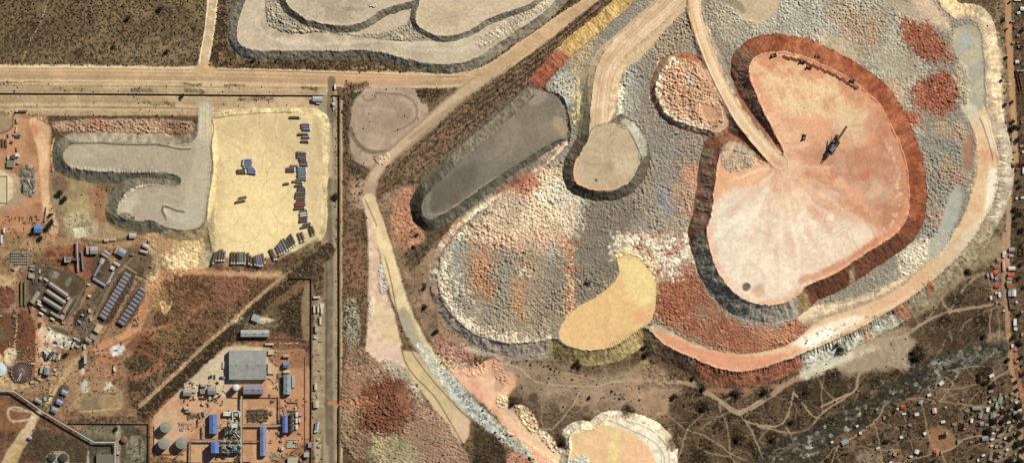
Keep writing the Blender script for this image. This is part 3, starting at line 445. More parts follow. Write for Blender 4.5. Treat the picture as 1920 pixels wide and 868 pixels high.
P('1795,195 1830,195 1840,240 1815,225', 'c4bca8', f=5, w=3, a=.9, on='flat', heap=.1); P('1835,220 1850,215 1870,260 1872,300 1862,300', 'e0cbab', f=3, w=2, a=.9, on='flat'); P('1830,280 1870,280 1872,305 1828,308', 'd19c74', f=7, w=3, a=.8, on='flat'); P('1852,310 1872,320 1868,360 1850,400 1840,400 1850,350', 'e8e2d4', f=5, w=3, a=.9, on='flat'); P('1800,440 1840,400 1866,370 1835,430 1805,470', 'd5c9ac', f=5, w=3, a=.7, on='flat')
L('1836,222 1845,245 1856,280 1860,300', 1.5, '4c4234', a=.8); L('1700,545 1760,495 1790,445 1815,390 1826,340 1830,280', 3, 'cfae82', f=3, a=.5); L('1560,618 1640,590 1700,555', 3, 'e6cda4', f=3, a=.6)
P('1105,110 1160,60 1230,0 1290,-60 1330,-60 1300,10 1262,40 1205,110 1170,130 1160,160 1150,225 1120,240 1100,200', 'c9b088', f=3, w=2, heap=.05, on='flat', a=.95)
P('1060,110 1100,80 1130,60 1105,110 1098,150 1075,150','a3906c',f=5,w=3,a=.8,on='flat')
# --- roads up to the tips
road([(1300,-60,15.5),(1262,0,16),(1215,45,17),(1165,85,18),(1136,125,19.5),(1126,180,22),(1122,250,25.5)], 34, 'd3b893', z='haul_road', mo=('c4a881', 25, .4, .6), rough=.3)
for o in (-9, -3, 4, 10): L([(1285+o,-20),(1215+o,45+o*.3),(1168+o,88+o*.3),(1137+o,128),(1127+o,180),(1123+o,250)], 2, 'bb9a74' if o < 0 else 'dfc6a2', f=2, a=.6, w=1)
raise_('1112,236 1102,262 1090,284 1077,306 1072,328 1078,344 1096,353 1120,358 1146,359 1170,350 1188,332 1199,305 1198,280 1186,255 1172,240 1150,230', 26, s=.8, gul=1.2, berm=.9, c='bba888', cs='6f6552', z='spoil_terrace', z_s='spoil_slope')
P('1105,240 1145,235 1150,300 1130,350 1100,330 1090,300', 'b8a583', f=8, w=3, on='flat', a=.8); P('1145,290 1195,280 1195,320 1160,335', 'c8b593', f=8, a=.7, on='flat'); L('1080,300 1074,328 1082,344 1100,352 1140,357', 8, 'cf9c74', f=5, w=3, a=.75, on='flat'); B(1140, 315, 12, '9c8c70', a=.5); B(1117, 339, 2.4, '6f5a42', w=2); B(1150,345,10,'ad8a6c',a=.4)
P('1160,225 1185,222 1205,250 1215,290 1200,300 1188,262 1172,240', 'a7a5a0', f=4, w=3, a=.8); L('1174,240 1188,262 1200,290 1203,300', 1.6, '4a4436', a=.8); P('1055,280 1085,340 1130,365 1200,330 1215,360 1130,390 1060,370','6a6452',f=5,on='slope',a=.8,w=3)
# hill of pale heaps
raise_('1268,110 1245,122 1232,145 1228,170 1234,196 1252,220 1275,232 1310,242 1345,252 1362,240 1366,215 1345,180 1330,150 1315,125 1295,112', 20, s=.7, gul=.9, berm=0, c='bfa080', cs='a0765c', z='spoil_heaps', z_s='spoil_slope')
P('1262,112 1300,108 1340,170 1360,200 1350,246 1290,236 1250,222 1230,196 1228,150', 'bb9a78', f=3, w=3, heap=1.1, on='flat', mo=('a27a5c', 8, .5, .65), z='spoil_heaps'); L('1262,112 1238,135 1232,170 1238,198 1256,222 1290,236 1330,244', 10, 'dcd0b6', f=3, w=3, a=.85, heap=1.1, mo=('a68c70', 8, .55, .65)); P('1310,195 1340,195 1350,225 1320,228', 'bf9070', f=5, w=3, a=.9, heap=.1)
B(1295, 155, 8, 'a3a5a2', a=.7); P('1262,104 1300,100 1320,118 1290,112', 'a85c3e', f=4, w=3, a=.8)
# --- G: the highest platform
GC = '1402,122 1408,112 1420,104 1440,99 1466,98 1500,105 1535,119 1580,142 1618,168 1648,196 1662,222 1676,250 1693,290 1701,330 1703,375 1700,402 1690,424 1668,446 1630,468 1596,492 1560,516 1528,528 1505,538 1498,552 1470,568 1440,573 1412,570 1384,557 1358,532 1342,506 1332,478 1325,450 1322,432 1332,405 1336,372 1341,335 1344,300 1352,276 1385,282 1420,300 1446,312 1468,292 1462,275 1448,245 1432,215 1416,180 1404,150'
raise_(GC, 33, s=.74, gul=1.1, berm=1.3, c='d8a27a', cs='8a5a40', z='spoil_terrace', z_s='spoil_slope', reach=60)
P('1355,60 1480,50 1600,100 1700,180 1740,300 1745,420 1700,460 1650,480 1690,380 1660,200 1560,120 1400,100 1380,160 1360,200', '8a4a2a', f=6, w=3, on='slope', mo=('985a38', 25, .4, .6)); P('1375,80 1420,100 1420,170 1470,280 1440,260 1385,180 1370,120', '8f6c54', f=8, w=3, on='slope', a=.9)
P('1290,280 1350,280 1340,420 1320,460 1300,470', '978066', f=6, w=3, on='slope', mo=('a06e50', -8, .45, .6)); P('1300,440 1345,440 1400,560 1440,570 1440,620 1350,600 1300,500', 'a09b8a', f=5, w=3, on='slope'); P('1380,560 1440,560 1495,550 1505,600 1440,620 1380,600', 'b5aea2', f=4, w=2, on='slope'); P('1488,540 1505,535 1525,575 1500,595', 'a8905c', f=3, w=1.5, on='slope'); P('1505,530 1640,470 1720,420 1760,460 1640,540 1520,580', '86543a', f=4, w=2, on='slope', mo=('7c4c32', 8, .4, .6)); P('1590,505 1600,500 1605,545 1592,548', 'ac9678', f=3, w=1, on='slope', a=.8)
P('1400,100 1480,95 1560,130 1600,160 1660,230 1690,300 1600,260 1500,200 1420,160', 'cf8f66', f=20, w=8, on='flat', mo=('dcb384', 25, .45, .62), a=.95); P('1415,140 1500,140 1570,170 1625,225 1600,245 1540,215 1500,230 1450,200', 'e9cc98', f=14, w=10, on='flat', a=.8, mo=('d8ad84', 8, .5, .7)); P('1560,190 1600,205 1625,240 1595,250 1565,225', 'd9c08c', f=10, w=8, on='flat', a=.8); P('1640,210 1665,240 1690,300 1690,340 1660,300 1640,250', 'bf7049', f=14, w=6, on='flat', a=.7); P('1430,200 1500,240 1530,290 1490,300 1460,260', 'e2bc92', f=12, w=8, on='flat', a=.6)
P('1480,290 1520,300 1600,350 1640,400 1660,440 1700,400 1700,300 1660,250 1600,280 1540,270', 'bd8560', f=14, w=7, on='flat', a=.9, mo=('c0957a', 25, .4, .6)); P('1490,310 1540,330 1600,380 1650,420 1640,440 1580,390 1520,360', 'b97a58', f=10, w=6, on='flat', a=.6); P('1345,310 1400,300 1460,320 1480,360 1380,370 1340,380', 'dfac80', f=12, w=6, on='flat', a=.9)
P('1325,430 1340,380 1440,350 1490,380 1560,390 1620,410 1650,440 1600,480 1540,510 1480,560 1410,565 1360,520', 'e2cdb4', f=14, w=6, on='flat', a=.95, mo=('d6bca4', 25, .42, .58)); P('1340,370 1410,350 1420,470 1360,510 1335,470', 'e2d9cb', f=16, w=6, on='flat', a=.85); P('1470,370 1540,400 1620,430 1600,470 1540,500 1460,550 1400,560 1360,520 1380,420', 'e4d2be', f=22, w=8, on='flat', a=.7); P('1345,500 1400,470 1500,500 1490,550 1420,566 1370,545', 'e6d8c8', f=12, w=6, on='flat', a=.7)
P('1500,360 1560,370 1600,390 1560,405 1510,392', 'd29a72', f=8, w=5, on='flat', a=.6); P('1480,330 1500,340 1560,420 1545,430 1500,380', 'd8a27c', f=8, w=5, on='flat', a=.7)
rr = random.Random(11)
for i in range(46):      # fan of dumped streaks radiating from the head of the road
    an = R(rr.uniform(15, 150)); r0 = rr.uniform(20, 80); r1 = r0+rr.uniform(40, 130); x0, y0 = 1462, 318
    q = [(x0+r*math.cos(an+.02*k), y0+r*math.sin(an+.02*k)) for k, r in enumerate(np.linspace(r0, r1, 4))]
    L(q, rr.uniform(2, 7), rr.choice(['f2e6d6','ead8c2','d6b698','cfb29a','f4ecdf']), f=4, w=3, a=rr.uniform(.2, .45), on='flat')
L('1500,110 1560,130 1618,172 1650,205 1680,265 1697,330 1697,400 1660,440 1600,480', 8, 'd3875e', f=5, w=3, a=.6, on='flat'); L('1640,450 1600,478 1560,502 1530,515 1500,525', 9, 'c87850', f=5, w=4, a=.7, on='flat')
rr = random.Random(12)
for i in range(60):
    a_ = rr.random(); k_ = int(a_*5); pp = [(1660,270),(1678,310),(1682,350),(1683,390),(1670,420),(1645,440)]; x = pp[k_][0]+(pp[k_+1][0]-pp[k_][0])*(a_*5-k_); y = pp[k_][1]+(pp[k_+1][1]-pp[k_][1])*(a_*5-k_); B(x+rr.uniform(-5,5), y+rr.uniform(-4,4), rr.uniform(1.2,2.6), 'e6b890', f=1.2, a=.7)
for x, y, r, c, a in ((1620,330,8,'c4714e',.6),(1660,335,6,'d0694a',.6),(1560,330,10,'d07c5c',.4),(1600,250,22,'c9a88c',.5),(1570,235,14,'c8a890',.5),(1480,345,12,'c98a66',.5),(1420,545,12,'c48a62',.6),(1410,170,12,'de9a70',.5),(1640,230,20,'bd8a6c',.5)): B(x, y, r, c, a=a, w=5)
P('1350,275 1375,262 1420,290 1410,315 1385,320 1365,325 1348,300', 'ab9c84', f=3, w=2, heap=0.9, a=.9, mo=('8b8a84', 8, .45, .6)); P('1355,285 1372,270 1378,285 1360,300','d8b48a',f=4,a=.7,heap=.1)
B(1397, 538, 7.5, '7d6c54', f=2.5, w=1.5); sl_ = window(np.array([[1397., 538.]]), 16); Z[sl_] -= 1.6*ss(10, 5, np.hypot(PX[sl_]-1397, PY[sl_]-538))
road([(1312,-60,15.5),(1300,10,16),(1312,60,16.5),(1330,110,18),(1352,165,20.5),(1385,220,24.5),(1430,275,30.5),(1462,306,33)], 26, 'd6b78c', z='haul_road', mo=('dcbf98', 25, .4, .6), rough=.25)
L('1290,-20 1292,20 1302,60', 9, 'cd9c66', f=4, a=.6); L('1300,-20 1312,60 1345,140 1385,214 1440,280', 5, 'e4cba4', f=3, a=.6); ridge('1285,15 1296,50 1318,110 1345,170 1380,235 1430,295 1446,312', 2, 1.2); L('1286,15 1297,52 1318,112 1345,172 1380,237 1430,297 1445,310', 2, '7d5f42', f=1.2, a=.7); L('1318,10 1335,60 1358,120 1382,170 1420,225', 2, '76583e', f=1.2, a=.7)
P('1440,240 1462,275 1484,292 1475,300 1455,285 1435,262', 'b07a58', f=3, a=.6)
# boulder-like tip heaps along the north-east crest of the platform
for i in range(34):
    t = i/33; pp = pts_('1470,104 1500,110 1530,122 1560,135 1590,152 1606,162'); u = t*5; k_ = min(int(u), 4); x, y = pp[k_]+(pp[k_+1]-pp[k_])*(u-k_)
    sl_ = window(np.array([[x-3, y+4]]), 8); d_ = np.hypot((PX[sl_]-(x-2)), (PY[sl_]-(y+4+(i % 3)*1.2))); Z[sl_] += 1.8*np.clip(1-d_/4.2, 0, 1)*(.6+.4*((i*7) % 5)/4); RGB[sl_] = np.where((d_ < 3.6)[..., None], alb('8a4e32'), RGB[sl_])
# --- Y: yellow tip, level with the heap field
P('1152,482 1178,472 1200,480 1222,500 1232,530 1230,575 1222,602 1192,620 1170,638 1140,652 1100,657 1062,647 1046,630 1056,602 1082,574 1112,560 1150,532 1166,502', 'dcb878', f=2, w=1.5, heap=0, z='spoil_terrace', on='flat', rough=.2); P('1160,490 1200,480 1228,520 1228,570 1180,570 1170,520', 'e2cd86', f=8, w=3, on='flat', a=.9); P('1185,580 1225,575 1218,602 1190,606', 'dfa574', f=6, a=.7, on='flat'); P('1050,610 1120,590 1180,600 1160,640 1100,652 1060,645', 'dcb67c', f=10, a=.7, on='flat')
L('1150,484 1178,470 1200,478 1222,500 1230,525', 7, 'e6d9a4', f=2.5, w=2, a=.9, heap=.8, mo=('9c9a58', 8, .55, .65))
for i in range(22):
    t = i/21; x = 1135+t*80; y = 652-t*42; L([(x,y-3),(x+5+rr.uniform(-1,1),y+rr.uniform(4,13))], 1.4, '7b653a', f=1, w=1.2, a=rr.uniform(.2,.6)); ridge([(x,y-3),(x+5,y+10)], 1.5, -1.0, sm=0)
# gullies along the white crest and the red crest
rr = random.Random(31)
def gullies(p, n, ln, dx, dy, h, c, a=.7):
    p = pts_(p); seg = np.hypot(*(np.diff(p, axis=0).T)); cum = np.concatenate([[0], np.cumsum(seg)])
    for i in range(n):
        u = (i+rr.uniform(.1, .9))/n*cum[-1]; k = min(np.searchsorted(cum, u)-1, len(seg)-1); k = max(k, 0); x, y = p[k]+(p[k+1]-p[k])*(u-cum[k])/seg[k]; l_ = ln*rr.uniform(.5, 1.2)
        q = [(x-dx*2, y-dy*2), (x+dx*l_, y+dy*l_)]; ridge(q, 1.3, h, sm=0)
        if c: L(q, 1.5, c, f=1, w=.5, a=a)
gullies('1500,668 1560,642 1620,614 1680,578', 60, 9, .25, 1, -1.2, '6d675a')
gullies('1290,668 1340,692 1380,699 1420,694 1500,670', 46, 6, .1, 1, -1.0, '7a4228', .5)
gullies('1868,250 1874,300 1874,340 1862,380', 22, 8, 1, .3, -1.4, '5c4e3c', .6)
gullies('1690,572 1740,533', 12, 6, .4, 1, -1.0, '5d523c', .6)
gullies('1300,300 1300,340', 1, 1, 1, 0, 0, None)
gullies('805,414 862,384 905,356 960,316 1010,288 1050,262', 40, 9, .5, 1, -1.5, '4f4a40', .6)
gullies('770,111 690,96 600,95', 20, 4, 0, -1, .6, None)
gullies('130,315 230,323 300,322', 40, 4, 0, -1, .8, 'c4bdac', .6)
# --- D: dark grey terrace
raise_('1004,178 1034,172 1052,195 1060,225 1064,262 1048,262 1020,276 1000,289 960,313 920,342 900,355 862,382 822,406 806,414 793,405 789,388 796,368 816,350 842,322 872,296 905,268 940,238 975,205', 12.5, s=.75, gul=1.0, berm=.4, c='7e786e', cs='6f6c62', z='spoil_terrace', z_s='spoil_slope')
P('990,190 1050,190 1060,250 1000,280 940,310 900,300 920,260', '857b6a', f=12, w=5, on='flat', a=.9, mo=('8e8474', 25, .4, .6)); P('795,370 850,320 900,300 890,350 830,395 800,405', '6d675d', f=10, w=4, on='flat', a=.9); B(850, 372, 12, '75604f', a=.6); P('1040,215 1062,225 1066,262 1050,255 1035,232', 'a9977a', f=4, a=.8, on='flat'); P('990,160 1020,165 1030,185 1000,200 980,190', 'a39184', f=6, a=.8)
L('802,402 830,402 866,378 900,352 930,332', 2, 'a19a88', f=1.5, a=.7, on='flat'); L('806,362 800,390 812,408', 5, '8e8a7e', f=4, a=.6, on='flat'); L('852,305 900,265 960,218 1000,180', 1.2, '4f4536', a=.8); L('856,302 904,264 964,218', 1.6, '9d9484', a=.6)
P('770,340 800,350 790,400 800,425 830,430 800,445 765,430 760,380', '4c4838', f=4, w=2, on='slope', a=.9); P('840,290 880,250 960,190 990,160 1000,185 900,275 850,320', '928975', f=6, w=3, on='slope', a=.95, mo=('7d7360', 8, .45, .65)); P('820,420 900,370 1000,300 1050,275 1040,295 950,350 850,420', '78776a', f=4, w=3, on='slope', a=.8)
P('985,165 1000,180 905,262 845,312 800,350 778,350 790,330 840,280 890,235 940,185', '7b7160', f=8, w=5, on='flat', a=.6)
# --- white-rimmed tip at the south edge
raise_('1110,808 1130,788 1150,782 1175,786 1210,796 1235,812 1252,835 1258,860 1250,900 1200,960 1080,960 1060,880 1068,850 1064,815 1090,800', 7, s=.6, gul=.5, berm=.9, c='dcbc84', cs='cfc6b2', z='spoil_terrace', z_s='spoil_slope', reach=30)
P('1140,782 1180,786 1215,798 1240,820 1256,850 1255,900 1235,900 1225,850 1195,815 1160,800 1130,795', 'ebe4d6', f=4, w=3, mo=('cfcabc', 8, .5, .65)); L('1140,788 1165,796 1180,805 1205,815 1230,830 1245,850 1246,870', 1.3, '8a7a60', a=.7); P('1150,800 1165,800 1160,870 1140,870', 'e3d08c', f=8, a=.7, w=4); P('1085,830 1130,820 1140,868 1090,868', 'e0b486', f=10, a=.7, w=4); P('1165,815 1215,830 1225,880 1170,880', 'e6b58c', f=12, a=.7, w=4); L('1064,812 1085,805 1112,800 1130,788', 9, 'e0d2ae', f=2.5, w=2, heap=.6, a=.9); L('1064,820 1070,845 1060,852', 8, 'd9c8a0', f=2, heap=.6, a=.9); P('1065,860 1090,852 1105,856 1100,880 1060,880', 'a9b0ae', f=4, w=3, heap=.6); P('1040,812 1062,815 1062,842 1050,840 1040,830', '40331f', f=3, w=2, a=.9); L('1232,838 1240,845 1240,868', 2, '9aa090', a=.6)
P('1255,790 1262,830 1262,900 1256,900 1250,830','c9b898',f=5,w=3,a=.6)

# wheel tracks over the platforms
rr = random.Random(41)
for (cx_, cy_, rx, ry, n, cl_) in ((1560,230,110,90,60,'b9855e'),(1440,450,90,90,40,'c9b096'),(1600,370,70,80,40,'a97a5a'),(500,350,90,110,45,'c2ae78'),(1140,300,40,40,24,'a08c6c'),(900,310,60,40,24,'6d675a'),(1140,590,60,40,20,'cfa766'),(620,30,70,25,16,'a39680'),(260,300,100,18,18,'8d8573'),(860,35,50,18,12,'a69678')):
    for i in range(n):
        a0 = rr.uniform(0, 6.28); r_ = rr.uniform(.2, .85); q = []
        x = cx_+rx*r_*math.cos(a0); y = cy_+ry*r_*math.sin(a0); an = a0+rr.uniform(-1, 1)
        for j in range(5): q.append((x, y)); x += 14*math.cos(an); y += 14*math.sin(an); an += rr.uniform(-.5, .5)
        L(q, rr.uniform(1, 2.6), cl_, f=1.2, w=1.5, a=rr.uniform(.1, .35), on='flat')

P('1430,290 1462,296 1500,300 1500,340 1460,350 1420,330', 'd9b290', f=14, w=6, on='flat', a=.75)
for i in range(26):
    an = R(rr.uniform(5, 165)); r0 = rr.uniform(0, 25); x0, y0 = 1458, 306
    L([(x0+r*math.cos(an), y0+r*math.sin(an)) for r in (r0, r0+30, r0+70)], rr.uniform(1.5, 4), rr.choice(['ecd6bc','cf9f7c','e4c4a0']), f=3, w=3, a=rr.uniform(.2, .4), on='flat')
# pale outwash and dust at the feet of the eastern and southern slopes
for p, cl_, a in (('1838,40 1870,50 1880,120 1884,200 1880,240 1862,210 1850,120','c9b48e',.75),('1862,215 1888,240 1890,330 1882,400 1866,420 1868,380 1880,300','b4a896',.75),('1790,500 1840,450 1880,440 1882,480 1830,500 1780,540','a0906c',.7),('1700,580 1760,540 1800,500 1830,500 1780,550 1720,600','9c8c6c',.7),('1500,690 1560,670 1640,640 1650,650 1600,670 1540,700 1500,712','d6d2c4',.8),('1600,650 1700,605 1710,615 1640,650 1600,670','a89476',.7),('1400,728 1500,705 1500,716 1400,740 1320,735 1330,722','a87a58',.6),('860,640 960,664 1035,662 1036,672 960,674 880,660','b9aca0',.8),('1030,690 1060,705 1120,712 1190,690 1215,665 1215,690 1150,712 1060,715','a5905c',.7),('1850,60 1866,60 1872,100 1868,150 1856,150','ddd0ae',.7),('1852,85 1880,95 1880,135 1856,130','d9b98c',.6)): P(p, cl_, f=6, w=5, a=a, scrub=.1)
for i in range(70):
    y = rr.uniform(30, 430); x = 1848+22*math.sin((y-30)/400*3.1)**1; L([(x+rr.uniform(-2,4), y), (x+rr.uniform(14, 30), y+rr.uniform(-3, 5))], rr.uniform(1, 3), rr.choice(['e2d4b4','8f8068','d8c8a4','a39682']), f=1.5, w=1.5, a=rr.uniform(.2, .55))
for i in range(260):
    t = rr.random(); x = 1500+t*380; y = 612+(-170 if t > .6 else -90)*t+rr.uniform(10, 60)+(-30 if t > .8 else 0); B(x, y, rr.uniform(.8, 1.8), rr.choice(['5c4e38','4a3c28','6d5d44']), f=.8, a=.7)
# ================================================================ PLANT AND CAMP GROUND (west)
P('-60,216 96,216 96,300 90,440 -60,440', 'a0744f', f=2, w=2, mo=('b98a60', 25, .4, .6), scrub=0, rough=.4, z='plant_yard')
P('-60,216 26,216 24,250 -60,256', '9f8a68', f=1.5, w=1); L('24,216 24,248 -40,254', 2.5, '6b4c30', a=.8); P('50,222 78,222 74,290 50,290','a87850',f=8,a=.7,w=4)
P('-60,440 96,430 120,450 330,430 440,500 610,455 610,600 400,600 420,660 300,868 -60,868', '8c6c4c', f=4, w=3, mo=('a07c58', 25, .4, .6), scrub=.25, rough=.8, z='plant_yard')
P('380,430 395,400 400,380 404,420 402,500 360,500 330,470 340,440', 'aa9870', f=4, w=3, heap=.4, mo=('a59468', 8, .4, .6), scrub=.05)
P('270,440 330,430 380,436 400,500 350,505 300,530 275,560 262,520 290,490 262,450', 'b09868', f=5, w=4, heap=.4, scrub=.05, mo=('cbb684', 25, .45, .6)); P('310,480 345,475 340,505 318,510', 'dcc795', f=6, w=3, a=.8, heap=.3); P('380,470 402,470 402,500 382,498', 'b5ac92', f=4, a=.7)
P('62,218 92,218 92,300 90,360 104,400 112,430 104,448 88,430 78,380 74,320 70,270 52,232', 'd6b286', f=3, w=2, mo=('cca276', 25, .4, .65), z='dirt_road'); B(62, 245, 12, 'b27a54', a=.6)
P('96,318 135,332 200,350 205,400 215,420 260,436 250,460 160,460 120,450 100,400 92,350', 'a38f64', f=4, w=3, mo=('94805a', 25, .4, .6), scrub=.15); P('98,325 130,336 126,360 98,362', '7a5f48', f=4, w=2, a=.8)
P('165,350 200,352 196,380 205,420 180,420 168,390', 'a27352', f=4, w=3, a=.85, scrub=.2); P('112,400 170,395 190,430 170,450 130,450', 'b0a488', f=5, w=4, a=.7, mo=('8a805f', 8, .5, .65), heap=.3); P('135,425 160,428 162,445 140,446', 'd4ccb4', f=4, w=3, a=.7); P('120,375 170,370 180,400 130,405','b5a06c',f=8,a=.6,w=4)
P('-60,318 22,320 46,345 46,392 -60,396', 'b39f7e', f=3, w=1, mo=('a39174', 25, .4, .6)); P('-60,318 24,318 24,388 -60,388', 'd2c49a', f=2, w=.5, a=.7); P('0,395 60,385 90,400 80,430 0,430','b5835c',f=8,a=.7,w=4)
P('40,308 56,306 66,330 68,365 56,372 42,360 38,335', '8c8474', f=3, w=2, mo=('67604f', 8, .45, .55), heap=.5)
P('0,440 110,440 160,450 250,446 300,440 330,460 320,480 280,452 240,462 160,470 60,462 0,480', 'ab8458', f=4, w=2, mo=('9a7a52', 25, .4, .6), z='dirt_road')
L('-20,482 60,464 110,456 170,458 240,448 275,450 298,466 306,490 310,520', 10, 'a48862', f=3, w=1.5, a=.8); L('262,449 290,462 302,490 304,515', 2, '7d6a4c', a=.7); L('175,455 250,445 272,448', 1.5, '6f5c42', a=.6)
P('14,470 62,466 60,500 30,512 14,506', '8f7f62', f=2, w=1, a=.9); L('16,508 18,474 28,467 54,468 56,500', 2.5, '6b5a40', a=.7); P('20,510 40,490 40,500 26,520','c2a270',f=3,a=.8)
P('-10,535 28,537 27,575 -10,577', '6b4436', f=2, w=2, heap=.5, mo=('7d5340', 8, .4, .6)); P('-60,580 66,590 66,720 30,720 -60,700', '7c4e32', f=3, w=2, mo=('6d5a3e', 25, .4, .6), scrub=.2); P('30,580 66,588 68,700 50,700 32,640', '7e4c30', f=2, w=2, a=.9); L('32,590 30,620 27,660', 3, 'c0a27c', f=2, a=.8, w=2); P('8,655 30,650 30,680 15,690 8,675', 'd9c89c', f=2, w=2)
P('68,590 84,590 84,670 74,720 66,720', 'c9976e', f=3, w=1.5, a=.95, z='dirt_road'); P('-60,520 30,515 34,535 -60,538','c0a472',f=4,a=.8,w=2)
P('34,525 56,525 56,575 34,575', '76664a', f=1.5, w=.8, a=.9)
# the crushing plant pit
P('85,462 150,458 190,470 188,520 160,530 130,505 85,490', '7e4a30', f=5, w=4, a=.9, mo=('9a6440', 8, .45, .6)); P('150,480 176,478 175,520 158,525', '935c40', f=4, w=3, a=.9); P('160,480 176,480 176,505 165,510', '875238', f=3, a=.7); L('155,452 200,455 240,448', 5, '4f3a28', f=3, a=.5)
# compound hard standing
P('58,498 100,500 162,524 158,560 118,610 60,578 52,530', '5e5140', f=1.5, w=1, mo=('6b5d4a', 8, .4, .6), scrub=.05, z='plant_yard'); P('70,498 104,500 160,528 152,560 84,522', '65543c', f=2, w=1); P('95,504 112,512 104,528 90,518', '777062', f=1, w=.3); P('128,518 136,522 128,538 120,534', '6d8268', f=1, w=.2); P('136,524 150,532 142,552 128,542', '584f36', f=1.5, w=.5)
for i in range(4): L([(103+i*2.6,508+i*1.2),(98+i*2.6,518+i*1.2)], .9, 'b0a690', f=.6, w=0, a=.8)
L('58,495 90,493 125,505 160,527 158,540', 1.5, '3c3020', a=.8); L('162,530 146,562 118,608', 1.5, '8a7a60', a=.7)
P('178,470 205,488 212,505 200,540 170,520 172,495', '5d5344', f=2, w=1); P('183,505 207,515 200,530 182,520', '4a5048', f=1, w=.4); L('184,507 206,517', 1, '93866e', f=.6, w=0, a=.8)
P('185,520 240,460 262,470 300,490 262,560 225,615 190,600 175,560', '76664c', f=3, w=2, mo=('66563c', 8, .45, .6), scrub=.2, a=.9); L('262,470 230,500 200,545 175,600', 6, '857556', f=1.5, w=.5, a=.9); L('258,470 226,500 196,545 172,600', 2, '4f4430', f=1, a=.6)
P('232,500 262,505 240,545 205,612 178,605 200,560', '4f453c', f=2.5, w=1, a=.85); P('255,545 276,540 262,570 240,612 215,618 235,575', '544a40', f=2.5, w=1, a=.85)
L('254,528 236,560 214,600 190,645', 6, 'a17a58', f=1.5, w=.5, z='dirt_track'); L('250,530 232,560 210,600 186,645', 1.5, '6d4128', f=.8, a=.9); P('255,500 272,503 264,522 256,518', '474024', f=1.5, w=.5, mo=('54502a', 8, .4, .6)); L('233,497 256,512', 2, 'ad9d78', f=.8, a=.9); L('254,518 268,524', 2, 'ad9d78', f=.8, a=.9)
P('160,560 190,530 195,540 170,590 140,625 136,600', '6d6048', f=3, w=2, a=.9, scrub=.4); P('140,585 162,575 160,600 145,615 136,608', '463c32', f=3, w=1.5, a=.9); P('155,600 180,590 178,625 160,645 140,650 146,625', '6a604e', f=3, w=2, a=.8, mo=('8d8470', 8, .5, .65))
# orange road sweeping to the north-east
P('300,508 340,502 420,508 480,512 520,512 560,500 600,462 610,455 612,475 560,515 520,525 440,522 380,515 330,522 305,545 290,565 270,605 250,640 200,668 170,660 190,640 240,620 262,575 285,530', 'b08158', f=3, w=2, mo=('c08e60', 25, .4, .6), z='dirt_road', scrub=0); P('420,505 500,512 560,497 605,462 608,472 560,512 500,520 420,514', 'b5986e', f=3, w=2, a=.8)
P('305,520 340,512 440,520 500,522 540,520 500,560 430,620 380,668 300,740 262,762 240,745 240,680 262,640 290,600 300,560', '6f5034', f=4, w=3, mo=('82603f', 25, .4, .6), scrub=.5, heap=.3, rough=.9, z='ground')
P('318,535 350,522 382,525 388,560 370,590 330,585 315,560', '68462e', f=4, w=3, mo=('7c5a3c', 8, .4, .6), heap=.55, scrub=.3); P('395,520 450,520 470,530 430,580 400,570', '865c44', f=6, w=3, a=.9, scrub=.2); P('280,550 310,530 318,560 312,590 280,580', '8d7048', f=4, w=3, a=.8, heap=.5, scrub=.1); P('300,560 320,572 316,590 304,588','c5a86c',f=2,a=.9,heap=.4)
P('295,620 350,600 360,630 320,650 290,640', '79643e', f=5, w=3, a=.8, heap=.55); P('395,590 470,570 440,620 400,640', '735a3c', f=6, w=3, a=.7, scrub=.5)
L('380,570 350,598 320,612 280,620 240,635 200,655', 7, 'a26a48', f=2.5, w=2, a=.85, z='dirt_track'); L('275,605 300,620 280,640', 4, 'a0714f', f=3, a=.6); P('240,640 262,625 300,640 280,670 250,665', '7a4a2c', f=5, w=3, a=.6)
P('205,650 225,642 236,652 228,668 208,665', 'b5b2bc', f=3, w=3, mo=('d5d2d8', 8, .4, .6)); P('180,665 220,668 225,700 200,725 180,700', 'aa7549', f=5, w=3, a=.85); L('235,652 290,665 320,690 345,700', 3, '9a5436', f=1.5, a=.7)
P('235,665 290,668 290,690 262,700 235,692', '5c4c30', f=4, w=3, a=.85, scrub=.9); P('250,705 280,695 296,675 312,668 300,690 270,712 240,712', 'a06643', f=2.5, w=2, a=.95); P('242,712 275,708 300,690 340,650 400,640 430,640 330,735 285,780 262,778 240,750', '54462d', f=4, w=3, a=.8, mo=('7a5c40', 8, .45, .6), scrub=.8)
L('280,700 288,720 294,745 292,755', 2.5, '8f7c58', f=1.2, a=.7, w=1)
# rail spur corridor
RS = '612,455 560,500 500,552 450,598 400,640 340,700 270,770'
L('612,470 520,548 440,618 400,655 330,718 272,775', 30, '4a3b27', f=4, w=3, scrub=.7, mo=('5c4a30', 8, .4, .6)); L('610,452 545,507 480,560 440,600 380,650 330,700 262,762', 5, 'a88c64', f=2, w=.8, z='dirt_track', scrub=0); L('612,466 520,548 440,620', 3, '8a7250', f=2, a=.7); L('425,645 350,712 280,780', 5, '9a5c40', f=2, w=.8, a=.85); L('432,650 356,716 286,782', 1.5, '5d3c26', a=.8); L('560,512 480,590 440,625 400,660', 1.2, 'b09874', a=.6, w=1)
P('520,560 585,525 582,640 520,620 500,600', '54462e', f=3, w=2, mo=('43361f', 8, .4, .6), scrub=.8); P('430,600 520,560 530,600 500,640 420,640', '7d6a48', f=5, w=3, a=.6, scrub=.4); P('520,520 582,520 582,530 530,570 500,572', '8f6c4c', f=4, w=2, a=.8, scrub=.2); P('565,540 584,530 584,640 565,640', '99845f', f=3, w=2, a=.8, scrub=.1); P('500,490 608,470 606,560 590,560 586,522 540,520', '6a5638', f=4, w=3, a=.8, scrub=.7)
P('586,560 610,555 606,868 586,868', '9c8a68', f=3, w=1.5, mo=('a89878', 25, .4, .6), scrub=.05); P('560,435 600,440 590,470 556,490','a0926a',f=5,a=.5)
